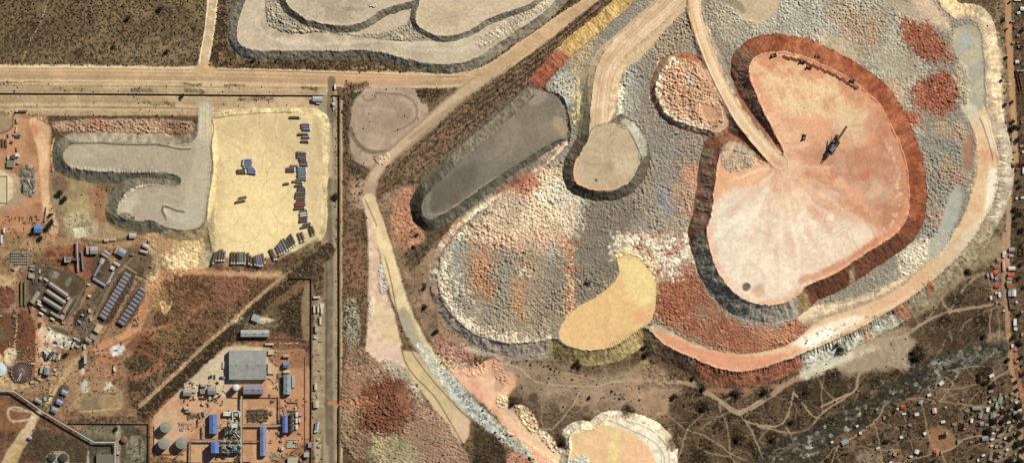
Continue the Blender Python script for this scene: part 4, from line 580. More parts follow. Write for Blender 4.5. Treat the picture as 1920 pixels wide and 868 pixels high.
# processing plant yard
P('425,645 505,645 506,655 530,655 584,655 586,868 286,868 286,792 290,775 345,722 400,668', 'c0986e', f=2, w=1, mo=('b5865e', 25, .45, .6), scrub=0, rough=.3, z='plant_yard'); P('430,646 503,646 503,720 432,720 428,742 400,745 345,742 320,752 360,705 400,668', 'c4b596', f=3, w=1.5, mo=('b8a888', 25, .4, .6), z='plant_yard'); P('296,775 330,765 340,790 300,790', 'bd9f7c', f=4, a=.8); P('345,742 400,742 400,800 350,790', 'c89a72', f=4, w=2, a=.8); P('500,780 540,770 545,868 500,868', 'bd8a60', f=8, w=4, a=.7); P('430,770 500,765 500,800 430,795','b98a60',f=5,a=.6); P('520,740 586,700 586,868 540,868', 'b9825a', f=6, w=4, a=.6); P('500,655 584,655 584,690 510,690', '986c48', f=5, w=3, a=.8, scrub=.2); P('520,690 545,690 548,740 522,740', '8f8460', f=4, a=.5, w=3); P('430,625 470,618 520,625 580,640 584,652 440,650','8a5c40',f=3,w=2,a=.8); L('425,638 500,636 560,637 580,642', 2, '5d3a26', a=.8); L('425,644 560,643', 1.5, 'cba583', a=.7)
P('415,610 520,606 524,614 412,616', '7f7a54', f=2, a=.8); P('455,590 520,598 500,606 430,608', 'd6cbae', f=3, w=1.5, a=.9); P('286,795 300,790 345,800 345,850 286,852', 'c0a084', f=4, a=.7)
P('462,766 504,766 505,790 470,792 462,785', '6b5a44', f=2, w=2, heap=.4, mo=('8d7c62', 8, .45, .6)); P('345,790 375,790 376,805 348,806', 'c0886a', f=3, a=.7); P('350,775 362,772 378,778 376,784 350,783', '7f7152', f=2, a=.8); P('505,850 525,845 530,862 512,866', '8a7a5c', f=2, w=2, heap=.6)
P('520,766 560,768 562,808 548,815 546,795 534,775', '8a7f6c', f=3, w=1, a=.7); P('286,836 345,836 345,868 286,868', 'b7824f', f=5, a=.5)
# south-west compound and waste ground
P('-60,730 12,728 60,752 180,830 176,868 -60,868', '6a4f38', f=3, w=3, mo=('7d5c42', 25, .4, .6), scrub=.35); P('-60,735 40,760 60,790 30,810 -60,800', '94653f', f=6, w=4, a=.85, scrub=.1); P('60,800 180,830 190,868 50,868 55,830', '544832', f=5, w=3, a=.9, scrub=.3); P('140,795 280,792 280,900 180,900 160,840', '5a533f', f=2, w=1.5, mo=('6f6952', 25, .4, .6), scrub=.25); P('150,798 235,800 225,822 170,820', '857c64', f=6, a=.7, w=3)
P('125,785 280,778 280,792 125,795', '6d5b42', f=2, w=2, scrub=.6, a=.8); P('138,720 230,715 232,780 135,775', 'a68c62', f=4, w=3, a=.85, scrub=.05); P('150,748 190,745 188,775 150,775', '6d6450', f=6, w=3, a=.6); L('150,772 200,768 225,765', 2.5, 'c4a878', f=1, a=.7); L('155,737 200,738 222,735', 1.6, '7a5c3c', a=.7)
P('165,680 200,675 215,720 200,738 158,735 155,700', 'a4805e', f=4, w=3, a=.8); P('152,710 166,712 166,736 154,736', 'c4c6c0', f=3, w=2, a=.8); P('192,715 213,718 212,732 194,733', 'd2d0c6', f=3, w=2, a=.8, mo=('8a8064', 8, .45, .6)); P('148,672 160,680 158,705 150,700', 'd5cdbd', f=3, w=1.5, a=.8); P('100,690 140,660 160,700 140,720 100,750 85,740', 'b08c62', f=6, w=3, a=.7, z='dirt_road')
L('160,660 130,690 112,720 92,755', 8, 'b79a6c', f=3, w=1, a=.9, z='dirt_road'); L('108,725 86,760', 2, 'd9c497', f=1, a=.8, w=0); L('100,722 82,755', 1.5, 'd9c497', f=1, a=.7, w=0)
P('112,720 132,722 122,745 100,772 90,765 104,740', '544c40', f=1.5, w=.8, a=.9)
P('62,770 80,768 72,785 52,830 38,850 22,900 -10,900 10,850 30,820 50,795', 'b09a70', f=2.5, w=1, z='dirt_road', mo=('bda680', 25, .4, .6), scrub=0); P('4,900 25,840 44,818 34,850 22,900', 'b99d58', f=4, a=.6)
L('62,775 48,768 30,762 18,764 14,775 18,788 30,790 60,785 66,780', 3, 'bfae92', f=1.8, w=1.2, a=.85); L('60,772 40,770 25,768', 2, 'c8baa0', f=2, a=.6)
P('66,625 84,612 100,616 128,632 140,645 132,655 100,650 95,640 84,635', 'b7b6b0', f=2, w=2, mo=('d2cdbf', 8, .45, .6)); P('84,608 130,620 134,630 100,622', '5f5f3e', f=2, w=1.5, a=.9); P('75,600 100,640 96,690 78,690 72,640', 'cfae88', f=3, w=2, a=.8)
P('80,648 105,655 102,672 82,672', 'c8bfa8', f=3, w=2, a=.8, mo=('6d6450', 8, .5, .65)); B(124, 665, 4.5, '7a6638', a=.9)
P('-60,655 12,658 14,735 -60,735', 'c8ab7c', f=3, w=2, a=.9); P('14,672 62,672 62,720 14,720', '8f6648', f=4, w=1, a=.6); P('0,700 30,712 60,720 40,732 0,728', 'c2a270', f=3, a=.8, w=2)
P('88,845 130,845 130,880 86,880', 'a29a80', f=1.5, w=.3, a=.9); P('180,840 214,842 214,900 178,900', '626554', f=1, w=.3, a=.95); P('163,845 168,845 168,900 163,900', 'a9a184', f=1, w=.3, a=.8); P('238,815 272,818 274,868 236,868', '8f8b76', f=2.5, w=1.5, a=.9, mo=('6a6650', 8, .4, .6)); P('216,790 226,790 226,868 216,868', 'aaa28c', f=2, w=.5, a=.7); L('262,822 262,850', 3, '3f3b2c', f=1, a=.8)
L('283,785 284,868', 5, 'a87a56', f=1.5, a=.9); L('279.5,790 279.5,868', 1.5, '3f3020', a=.8)
for x, y, r in ((218,802,4),(213,718,4),(210,700,3)): B(x, y, r, '2f2a1c', a=.7)
# --- last earth touches: rail cutting, river gravel, bush clumps, dust on the platforms
L('606,474 560,514 520,548 480,583 440,618 400,655 365,690 330,722 300,750 272,775', 15, '443622', f=4, w=3, a=.85, scrub=.9); L('612,452 545,506 480,558 440,598 380,648 330,698 262,758', 4, 'a58a64', f=2, w=1, a=.9); L('588,512 520,565 450,622 400,668', 4, '6b5638', f=3, w=2, a=.6)
L('1400,880 1440,848 1500,822 1560,795 1630,755 1700,725 1760,695 1820,668 1885,648', 26, '3b3a33', f=9, w=8, a=.6, z='river_bed')
rr = random.Random(71)
for k_ in range(160):
    t = rr.random(); x = 1430+t*455; y = 862-t*215+rr.uniform(-18, 18); B(x, y, rr.uniform(1, 4.5), rr.choice(['77786f','93948c','2f2e26','5c5c52','a9aaa4']), f=1.5, a=rr.uniform(.35, .8), w=4)
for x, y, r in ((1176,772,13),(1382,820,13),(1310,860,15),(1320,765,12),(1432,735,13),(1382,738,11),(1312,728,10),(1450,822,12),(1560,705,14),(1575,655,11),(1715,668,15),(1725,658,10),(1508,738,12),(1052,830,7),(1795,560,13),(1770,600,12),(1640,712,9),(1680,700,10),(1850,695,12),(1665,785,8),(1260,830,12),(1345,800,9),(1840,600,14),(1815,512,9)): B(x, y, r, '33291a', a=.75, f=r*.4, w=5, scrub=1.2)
for k_ in range(90):
    an = R(rr.uniform(20, 150)); r0 = rr.uniform(30, 150); x = 1458+r0*1.25*math.cos(an); y = 320+r0*1.35*math.sin(an)
    L([(x,y),(x+28*math.cos(an),y+28*math.sin(an))], rr.uniform(3, 9), rr.choice(['cbb19b','d9b698','c4b3a2','efe2d2','d3a98c']), f=4, w=4, a=rr.uniform(.12, .4), on='flat')
for k_ in range(60): B(rr.uniform(1440, 1690), rr.uniform(150, 430), rr.uniform(6, 20), rr.choice(['c07a52','e3bd8c','b98360','d9a074','e6cc9c']), a=rr.uniform(.1, .35), w=8, on='flat', f=6)
for k_ in range(50):
    x = rr.uniform(405, 600); y = rr.uniform(225, 470); an = rr.uniform(0, 6.28); q = []
    for j in range(7): q.append((x, y)); x += 12*math.cos(an); y += 12*math.sin(an); an += rr.uniform(-.1, .5)
    L(q, 1.3, rr.choice(['b9a471','ead9a6','a8956a']), f=1, w=1, a=rr.uniform(.15, .45), on='flat')
P('1120,640 1245,605 1250,650 1200,690 1130,700', 'b7a26c', f=8, w=5, on='slope', a=.5)
for p in ('1742,-20 1760,8 1782,34 1800,42 1822,38 1840,58 1846,110 1850,200 1862,250', '1110,806 1140,783 1180,786 1215,799 1240,820 1256,850'):
    L(p, 16, 'b8a684', f=6, w=5, a=.5, on='slope')
P('560,470 612,452 612,500 590,520 540,520', '5f4c32', f=6, w=5, a=.6, scrub=.8)
# ================================================================ DUMPED HEAPS, SCRUB TEXTURE AND FINAL SHEET
def worley(X, Y, sp, seed, jit=.38):
    u = X/sp; v = Y/sp; iu = np.floor(u); iv = np.floor(v); best = np.full(X.shape, 9., np.float32); idn = np.zeros(X.shape, np.float32); bu = np.zeros(X.shape, np.float32); bv = np.zeros(X.shape, np.float32)
    for a in (-1, 0, 1):
        for b in (-1, 0, 1):
            ci = iu+a; cj = iv+b; cx = ci+.5+(h2(ci, cj, seed)-.5)*2*jit+.5*(cj % 2); cy = cj+.5+(h2(ci, cj, seed+1)-.5)*2*jit
            d = np.hypot(u-cx, v-cy); k = d < best; best = np.where(k, d, best); idn = np.where(k, h2(ci, cj, seed+2), idn); bu = np.where(k, cx*sp, bu); bv = np.where(k, cy*sp, bv)
    return best, idn, bu, bv
ca, sa = math.cos(.45), math.sin(.45)
XR = PX*ca+PY*sa+WX*3; YR = -PX*sa+PY*ca+WY*3
d1, id1, u1, v1 = worley(XR, YR, 5.6, 40, .27); d2, id2, u2, v2 = worley(XR, YR, 4.8, 50, .32)
pick = NB[70] > .5
cone = np.where(pick, np.clip(1-d1*1.28, 0, 1), np.clip(1-d2*1.28, 0, 1)*.8)
idn = np.where(pick, id1, id2)
hp = np.clip(HEAP, 0, 1.2)*(SLOPE < .5)*(.62+.5*ss(.35, .6, NB[25])); sz = .92+.2*idn; cone = np.clip(1-(1-cone)/sz, 0, 1)*(idn > .03)
# every load keeps the colour of the place it was tipped from: one colour per heap, with loads strayed over the borders
du = np.where(pick, u1, u2)-XR; dv_ = np.where(pick, v1, v2)-YR
jx = (h2((idn*9973).astype(np.int64), idn*0, 91)-.5)*24; jy = (h2((idn*9973).astype(np.int64), idn*0, 92)-.5)*24
CX = PX+du*ca-dv_*sa+jx; CY = PY+du*sa+dv_*ca+jy
ci_ = np.clip(np.searchsorted(xs, CX.ravel()), 0, NX-1).reshape(CX.shape); cj_ = np.clip(np.searchsorted(ys, CY.ravel()), 0, NY-1).reshape(CX.shape)
okh = (HEAP[cj_, ci_] > .3) & (hp > .2) & (SLOPE[cj_, ci_] < .5)
RGB = np.where(okh[..., None], RGB[cj_, ci_]*.75+RGB*.25, RGB)
Z += hp*(cone*3.6*(.8+.35*idn)+(NZ[3]-.5)*.4)
m = np.clip(hp*1.4, 0, 1)[..., None]
RGB *= 1+m*((1.08+.34*idn)[..., None]-1)
warm = (h2((idn*7919).astype(np.int64), idn*0, 93)-.5)[..., None]*np.array([.12, .02, -.10], np.float32)
RGB *= 1+m*warm
# slope streaks of different loads
k = (SLOPE > .5)[..., None]
RGB *= np.where(k, .7+.6*STREAK[..., None], 1)
RGB *= np.where(k, 1+(NZ[8][..., None]-.5)*.7+(NZ[3][..., None]-.5)*.4, 1)
# bare-earth mottling
rg = ROUGH[..., None]
RGB *= 1+rg*((NZ[3][..., None]-.5)*.62+(NZ[8][..., None]-.5)*.55+(NB[25][..., None]-.5)*.3)
fl = (HEAP < .05) & (SLOPE < .5)
RGB *= 1+(.10*(fbm(PX*.35, PY, 6, 61, 2)-.5))[..., None]
# scrub tussocks as colour: dark leaf litter spots where plants grow
sp_ = ss(.54, .68, vnoise(PX, PY, 2.6, 71)*.6+vnoise(PX, PY, 5.2, 72)*.4+SCRUB*.08)*np.clip(SCRUB*1.7, 0, 1)
RGB = RGB*(1-.7*sp_[..., None])+alb('372c1c')*.7*sp_[..., None]
li_ = ss(.62, .8, vnoise(PX, PY, 3.1, 73))*np.clip(SCRUB*1.3, 0, 1)
RGB = RGB*(1-.3*li_[..., None])+alb('a58b64')*.3*li_[..., None]
Z += np.where(fl, (NZ[3]-.5)*.5*ROUGH**1.5+sp_*.5, (NZ[3]-.5)*.2)
RGB = np.clip(RGB, .004, .92)
farm = ((PX < -60) | (PX > 1985) | (PY < -60) | (PY > 930)); 
kx = np.clip(np.maximum(np.maximum(-40-PX, PX-1960), np.maximum(-40-PY, PY-908))/60, 0, 1)
Z = Z*(1-kx); farc = alb('74604a')
RGB = RGB*(1-kx[..., None])+(farc*(.75+.5*NB[70][..., None]))*kx[..., None]

def earth_material(name, bump, rough):
    m = bpy.data.materials.new(name); m.use_nodes = True; n = m.node_tree.nodes; l = m.node_tree.links; b = n['Principled BSDF']
    b.inputs['Roughness'].default_value = rough; b.inputs['Specular IOR Level'].default_value = .12
    at = n.new('ShaderNodeAttribute'); at.attribute_name = 'Col'
    tc = n.new('ShaderNodeTexCoord'); n1 = n.new('ShaderNodeTexNoise'); n1.inputs['Scale'].default_value = 1.1; n1.inputs['Detail'].default_value = 4
    n2 = n.new('ShaderNodeTexNoise'); n2.inputs['Scale'].default_value = .24; n2.inputs['Detail'].default_value = 5
    l.new(tc.outputs['Object'], n1.inputs['Vector']); l.new(tc.outputs['Object'], n2.inputs['Vector'])
    mx = n.new('ShaderNodeMath'); mx.operation = 'ADD'; l.new(n1.outputs['Fac'], mx.inputs[0]); l.new(n2.outputs['Fac'], mx.inputs[1])
    mr = n.new('ShaderNodeMapRange'); mr.inputs[1].default_value = .6; mr.inputs[2].default_value = 1.4; mr.inputs[3].default_value = .8; mr.inputs[4].default_value = 1.2; l.new(mx.outputs[0], mr.inputs[0])
    sc = n.new('ShaderNodeVectorMath'); sc.operation = 'SCALE'; l.new(at.outputs['Color'], sc.inputs[0]); l.new(mr.outputs[0], sc.inputs['Scale']); l.new(sc.outputs[0], b.inputs['Base Color'])
    bp = n.new('ShaderNodeBump'); bp.inputs['Strength'].default_value = bump; bp.inputs['Distance'].default_value = .5; l.new(n1.outputs['Fac'], bp.inputs['Height']); l.new(bp.outputs[0], b.inputs['Normal'])
    return m
M_earth = earth_material('earth', .45, .95)
LAB = {'ground': 'dry brown savannah soil with sparse scrub', 'haul_road': 'wide pale graded haul road surface', 'spoil_slope': 'steep tipped face of a spoil terrace', 'spoil_terrace': 'levelled top of a spoil terrace', 'spoil_heaps': 'closely packed truck-tipped heaps of spoil', 'river_bed': 'dark stony river bed with pale gravel', 'footpath': 'pale foot-worn path through the scrub', 'dirt_road': 'reddish dirt road', 'dirt_track': 'narrow dirt track', 'lorry_yard': 'pale yellow sand yard for lorries', 'plant_yard': 'orange earth yard of the plant'}
vx = ((PX.astype(np.float64)-960)*S).ravel(); vy = ((434-PY.astype(np.float64))*S).ravel(); vz = Z.ravel().astype(np.float64)
idx = np.arange(NX*NY).reshape(NY, NX)
q = np.stack([idx[1:, :-1], idx[1:, 1:], idx[:-1, 1:], idx[:-1, :-1]], -1).reshape(-1, 4)
qz = ZONE[:-1, :-1].ravel(); cols = np.concatenate([RGB.reshape(-1, 3), np.ones((NX*NY, 1))], 1).astype(np.float32)
for zi, zn in enumerate(ZONES):
    f = q[qz == zi]
    if not len(f): continue
    used, inv = np.unique(f.ravel(), return_inverse=True)
    me = bpy.data.meshes.new(zn); nv = len(used); nf = len(f)
    me.vertices.add(nv); me.vertices.foreach_set('co', np.stack([vx[used], vy[used], vz[used]], 1).astype(np.float32).ravel())
    me.loops.add(nf*4); me.loops.foreach_set('vertex_index', inv.astype(np.int32))
    me.polygons.add(nf); me.polygons.foreach_set('loop_start', np.arange(0, nf*4, 4, dtype=np.int32)); me.polygons.foreach_set('loop_total', np.full(nf, 4, np.int32))
    me.polygons.foreach_set('use_smooth', np.ones(nf, bool)); me.update(calc_edges=True)
    ca_ = me.color_attributes.new('Col', 'FLOAT_COLOR', 'POINT'); ca_.data.foreach_set('color', cols[used].ravel())
    me.materials.append(M_earth); o = bpy.data.objects.new(zn, me); COL.objects.link(o)
    o['kind'] = 'stuff' if zn == 'spoil_heaps' else 'structure'; o['label'] = LAB.get(zn, zn)
def gz(x, y):
    """ground level at a photo pixel"""
    i = min(max(np.searchsorted(xs, x)-1, 0), NX-2); j = min(max(np.searchsorted(ys, y)-1, 0), NY-2)
    u = (x-xs[i])/(xs[i+1]-xs[i]); v = (y-ys[j])/(ys[j+1]-ys[j])
    return float((Z[j, i]*(1-u)+Z[j, i+1]*u)*(1-v)+(Z[j+1, i]*(1-u)+Z[j+1, i+1]*u)*v)
# ================================================================ OBJECT BUILDERS
class MB:
    def __init__(s): s.v = []; s.f = []
    def poly(s, pts, faces):
        n = len(s.v); s.v += [tuple(p) for p in pts]; s.f += [tuple(i+n for i in f) for f in faces]; return s
    def box(s, cx, cy, lx, ly, z0, z1, rot=0):
        c, n = math.cos(R(rot)), math.sin(R(rot)); q = [(-lx/2,-ly/2),(lx/2,-ly/2),(lx/2,ly/2),(-lx/2,ly/2)]
        b = [(cx+x*c-y*n, cy+x*n+y*c) for x, y in q]
        return s.poly([(x,y,z0) for x,y in b]+[(x,y,z1) for x,y in b], [(3,2,1,0),(4,5,6,7),(0,1,5,4),(1,2,6,5),(2,3,7,6),(3,0,4,7)])
    def gable(s, cx, cy, lx, ly, z0, rise, t=.12, rot=0):
        """roof of two pitched sheets, ridge along x"""
        c, n = math.cos(R(rot)), math.sin(R(rot))
        def w(x, y, z): return (cx+x*c-y*n, cy+x*n+y*c, z)
        a = lx/2; b = ly/2
        p = [w(-a,-b,z0),w(a,-b,z0),w(a,0,z0+rise),w(-a,0,z0+rise),w(a,b,z0),w(-a,b,z0)]; p += [(x,y,z-t) for x,y,z in p]
        return s.poly(p, [(0,1,2,3),(3,2,4,5),(9,8,7,6),(11,10,8,9),(0,6,7,1),(5,4,10,11),(1,7,8,2),(2,8,10,4),(0,3,9,6),(3,5,11,9)])
    def mono(s, cx, cy, lx, ly, z0, rise, t=.12):
        a = lx/2; b = ly/2; p = [(cx-a,cy-b,z0),(cx+a,cy-b,z0),(cx+a,cy+b,z0+rise),(cx-a,cy+b,z0+rise)]; p += [(x,y,z-t) for x,y,z in p]
        return s.poly(p, [(0,1,2,3),(7,6,5,4),(0,4,5,1),(1,5,6,2),(2,6,7,3),(3,7,4,0)])
    def cyl(s, cx, cy, r, z0, z1, n=20, r2=None, cap=True):
        r2 = r if r2 is None else r2; p = []
        for z, rr_ in ((z0, r), (z1, r2)):
            for i in range(n): p.append((cx+rr_*math.cos(2*math.pi*i/n), cy+rr_*math.sin(2*math.pi*i/n), z))
        f = [(i, (i+1) % n, n+(i+1) % n, n+i) for i in range(n)]
        if cap: f += [tuple(range(n-1, -1, -1)), tuple(range(n, 2*n))]
        return s.poly(p, f)
    def cone(s, cx, cy, r, z0, h, n=20):
        p = [(cx+r*math.cos(2*math.pi*i/n), cy+r*math.sin(2*math.pi*i/n), z0) for i in range(n)]+[(cx, cy, z0+h)]
        return s.poly(p, [(i, (i+1) % n, n) for i in range(n)]+[tuple(range(n-1, -1, -1))])
    def bar(s, a, b, w, h=None):
        a = Vector(a); b = Vector(b); h = h or w; d = (b-a).normalized(); u = Vector((0,0,1)) if abs(d.z) < .95 else Vector((1,0,0))
        sx = d.cross(u).normalized()*w/2; sy = sx.cross(d).normalized()*h/2
        p = [a-sx-sy, a+sx-sy, a+sx+sy, a-sx+sy, b-sx-sy, b+sx-sy, b+sx+sy, b-sx+sy]
        return s.poly([tuple(v) for v in p], [(3,2,1,0),(4,5,6,7),(0,1,5,4),(1,2,6,5),(2,3,7,6),(3,0,4,7)])
    def tube(s, a, b, r, n=10):
        a = Vector(a); b = Vector(b); d = (b-a).normalized(); u = Vector((0,0,1)) if abs(d.z) < .9 else Vector((1,0,0)); x = d.cross(u).normalized(); y = d.cross(x)
        p = [tuple(q+x*r*math.cos(2*math.pi*i/n)+y*r*math.sin(2*math.pi*i/n)) for q in (a, b) for i in range(n)]
        return s.poly(p, [(i, (i+1) % n, n+(i+1) % n, n+i) for i in range(n)]+[tuple(range(n-1,-1,-1)), tuple(range(n, 2*n))])
    def mesh(s, name, mat):
        me = bpy.data.meshes.new(name); me.from_pydata(s.v, [], s.f); me.materials.append(mat)
        bm = bmesh.new(); bm.from_mesh(me); bmesh.ops.recalc_face_normals(bm, faces=bm.faces); bm.to_mesh(me); bm.free(); return me
    def build(s, name, mat, parent=None, loc=None):
        o = bpy.data.objects.new(name, s.mesh(name, mat)); COL.objects.link(o)
        if parent: o.parent = parent
        if loc: o.location = loc
        return o
def thing(name, label, cat, x, y, rot=0, group=None, z=None, dz=0):
    o = bpy.data.objects.new(name, None); COL.objects.link(o); wx, wy = w2(x, y); o.location = (wx, wy, (gz(x, y) if z is None else z)+dz); o.rotation_euler = (0, 0, R(rot)); o.empty_display_size = 1
    if label: o['label'] = label
    o['category'] = cat
    if group: o['group'] = group
    return o
def tag(o, label, cat, group=None):
    if label: o['label'] = label
    o['category'] = cat
    if group: o['group'] = group
    return o
def copy_tree(o, parent=None):
    c = o.copy(); COL.objects.link(c); c.parent = parent
    for ch in list(o.children): copy_tree(ch, c)
    return c
_mats = {}
def mat(c, kind='paint', rough=.7, metal=0.0):
    """procedural surface: 'sheet' ribbed roofing with grime, 'wall' blotchy plaster, 'paint' worn paint"""
    key = (c, kind, rough, metal)
    if key in _mats: return _mats[key]
    m = bpy.data.materials.new(kind+'_'+c); m.use_nodes = True; n = m.node_tree.nodes; l = m.node_tree.links; b = n['Principled BSDF']
    base = lin(c)*.86; b.inputs['Roughness'].default_value = rough; b.inputs['Metallic'].default_value = metal; b.inputs['Specular IOR Level'].default_value = .3
    tc = n.new('ShaderNodeTexCoord'); no = n.new('ShaderNodeTexNoise'); no.inputs['Scale'].default_value = {'sheet': .13, 'wall': .8, 'paint': .9, 'leaf': 1.4}[kind]; no.inputs['Detail'].default_value = 6; no.inputs['Roughness'].default_value = .65
    l.new(tc.outputs['Object'], no.inputs['Vector']); cr = n.new('ShaderNodeValToRGB'); e = cr.color_ramp.elements
    e[0].position = .32; e[1].position = .68; k = {'sheet': (.8, 1.06), 'wall': (.7, 1.1), 'paint': (.75, 1.12), 'leaf': (.5, 1.5)}[kind]
    grime = lin('8a6b4c')*.5
    lo = base*k[0]*.8+grime*.2 if kind != 'leaf' else base*k[0]
    e[0].color = (*lo, 1); e[1].color = (*np.clip(base*k[1], 0, .95), 1); l.new(no.outputs['Fac'], cr.inputs[0]); out = cr.outputs[0]
    if kind == 'sheet':
        wv = n.new('ShaderNodeTexWave'); wv.inputs['Scale'].default_value = .32; wv.bands_direction = 'X'; wv.inputs['Distortion'].default_value = .3; l.new(tc.outputs['Object'], wv.inputs['Vector'])
        mp = n.new('ShaderNodeMapRange'); mp.inputs[3].default_value = .86; mp.inputs[4].default_value = 1.06; l.new(wv.outputs['Fac'], mp.inputs[0]); sc = n.new('ShaderNodeVectorMath'); sc.operation = 'SCALE'; l.new(out, sc.inputs[0]); l.new(mp.outputs[0], sc.inputs['Scale']); out = sc.outputs[0]
        bp = n.new('ShaderNodeBump'); bp.inputs['Strength'].default_value = .4; bp.inputs['Distance'].default_value = .1; l.new(wv.outputs['Fac'], bp.inputs['Height']); l.new(bp.outputs[0], b.inputs['Normal'])
    l.new(out, b.inputs['Base Color']); _mats[key] = m; return m
ORD = ['first','second','third','fourth','fifth','sixth','seventh','eighth','ninth','tenth','eleventh','twelfth','thirteenth','fourteenth','fifteenth','sixteenth','seventeenth','eighteenth','nineteenth','twentieth']
def ordn(i):
    if i < 20: return ORD[i]
    i += 1; return f"{i}{'th' if 10 <= i % 100 <= 20 else {1:'st',2:'nd',3:'rd'}.get(i % 10, 'th')}"
_pend = {}
def later(o, text, key, place, x):          # label finished at the end: which one of its look-alikes, counted left to right
    _pend.setdefault((text, key, place), []).append((x, o))
def finish_labels():
    for (text, key, place), it in _pend.items():
        it.sort(key=lambda t: t[0])
        for i, (x, o) in enumerate(it):
            o['label'] = f"{text} {place}" if len(it) == 1 else f"{text} {place}, {ordn(i)} from the left"
            if len(it) > 1: o['group'] = f"{text}s {place}"
def house(x, y, lx, ly, rot, roof, label=None, h=3.0, kind='gable', wallc='b8a690', name='house', cat='house', group=None, rise=None, door=True, text=None, place=None, vent=False, dz=0):
    """x, y, lx, ly in photo pixels; rot = heading of the long side, counter-clockwise degrees"""
    t = thing(name, label, cat, x, y, rot, group, dz=dz-.3); lx *= S; ly *= S; h += .3
    w = MB(); w.box(0, 0, lx-.5, ly-.5, -1.2, h); w.build('walls', mat(wallc, 'wall', .9), t)
    rise = min(ly*.16, 1.6) if rise is None else rise
    if kind == 'gable':
        g = MB().poly([(-lx/2+.27,-ly/2+.3,h),(-lx/2+.27,ly/2-.3,h),(-lx/2+.27,0,h+rise*.9),(lx/2-.27,-ly/2+.3,h),(lx/2-.27,ly/2-.3,h),(lx/2-.27,0,h+rise*.9)], [(0,2,1),(3,4,5),(0,3,5,2),(1,2,5,4),(0,1,4,3)]); g.build('gable_wall', mat(wallc, 'wall', .9), t)
        rf = MB().gable(0, 0, lx, ly, h+.16, rise).build('roof', mat(roof, 'sheet', .55), t)
        rc = MB().bar((-lx/2, 0, h+rise+.22), (lx/2, 0, h+rise+.22), .35, .12).build('ridge_cap', mat(roof, 'paint', .5), rf)
        if vent:
            for k in (-.3, 0, .3): MB().box(lx*k, ly*.0, 1.4, 1.2, h+rise+.3, h+rise+1.1).build('roof_vent', mat('8b8f92', 'paint'), rf)
    elif kind == 'mono': MB().mono(0, 0, lx, ly, h+.14, min(ly*.07, .7)).build('roof', mat(roof, 'sheet', .55), t)
    else:
        rf = MB().box(0, 0, lx, ly, h, h+.25).build('roof', mat(roof, 'wall', .8), t)
    if door: MB().box(min(lx*.2, 2), -ly/2+.2, min(1.0, lx*.3), .1, .3, min(2.3, h-.3)).build('door', mat('5a4634', 'paint'), t)
    if text: later(t, text, roof, place, x)
    return t
def roofless(x, y, lx, ly, rot, rooms, place, col='6b4632'):
    t = thing('roofless_house', None, 'house', x, y, rot, dz=-.2); lx *= S; ly *= S; h = 2.6; w = MB()
    for q in ((0,-ly/2,lx,.35),(0,ly/2,lx,.35)): w.box(*q, -.5, h)
    for q in ((-lx/2,0,.35,ly-.36),(lx/2,0,.35,ly-.36)): w.box(*q, -.5, h)
    w.build('outer_walls', mat(col, 'wall', .9), t); p = MB()
    for i in range(1, rooms): p.box(-lx/2+lx*i/rooms, 0, .3, ly-.4, -.4, h-.05)
    if rooms > 1: p.build('partition_walls', mat(col, 'wall', .9), t)
    MB().box(0, 0, lx-.4, ly-.4, -.3, .22).build('floor_slab', mat('5a4836', 'wall', .9), t)
    later(t, 'unfinished roofless brown-walled house', 'r', place, x); return t
def tank(x, y, r, h, c, label, roof='cone', name='storage_tank', cat='tank', roofc=None, group=None, ladder=True):
    t = thing(name, label, cat, x, y, 0, group, dz=-.2); r *= S
    MB().cyl(0, 0, r, -.5, h, 32).build('shell', mat(c, 'paint', .6), t)
    if roof == 'cone':
        k = MB().cone(0, 0, r+.12, h+.01, r*.16, 32).build('roof', mat(roofc or c, 'paint', .6), t); MB().cyl(r*.1, r*.1, .5, h+r*.12, h+r*.16+.7, 10).build('roof_hatch', mat('8a8a80', 'paint'), k)
    else:
        p = MB()
        for i in range(4): a0 = i*math.pi/8; a1 = (i+1)*math.pi/8; p.cyl(0, 0, r*math.cos(a0), h+r*.45*math.sin(a0), h+r*.45*math.sin(a1), 28, r2=max(r*math.cos(a1), .05), cap=False)
        p.build('roof', mat(roofc or c, 'paint', .5), t)
    if ladder:
        s_ = MB()
        for i in range(14): a = 3.6+i*.12; s_.box((r+.5)*math.cos(a), (r+.5)*math.sin(a), .9, .5, h*i/14, h*i/14+.15, math.degrees(a))
        s_.build('stair', mat('77756c', 'paint'), t)
    return t
def wall_run(pts, h, wd, c, name, label, cat, posts=0, cap=None):
    x0, y0 = w2(*pts[0]); o = thing(name, label, cat, pts[0][0], pts[0][1], z=0); w = MB(); cp = MB(); ps = MB()
    for (ax, ay), (bx, by) in zip(pts, pts[1:]):
        n = max(1, int(math.hypot(bx-ax, by-ay)/14))
        for i in range(n):
            q = [(ax+(bx-ax)*t, ay+(by-ay)*t) for t in (i/n, (i+1)/n)]; p = [(*w2(*k), gz(*k)) for k in q]; a = Vector(p[0])-Vector((x0, y0, 0)); b = Vector(p[1])-Vector((x0, y0, 0))
            w.bar(a+Vector((0,0,h/2-.5)), b+Vector((0,0,h/2-.5)), wd, h+1)
            if cap: cp.bar(a+Vector((0,0,h+.06)), b+Vector((0,0,h+.06)), wd+.2, .12)
    w.build('wall_panel', mat(c, 'wall', .9), o)
    if cap: cp.build('coping', mat(cap, 'wall', .9), o)
    return o
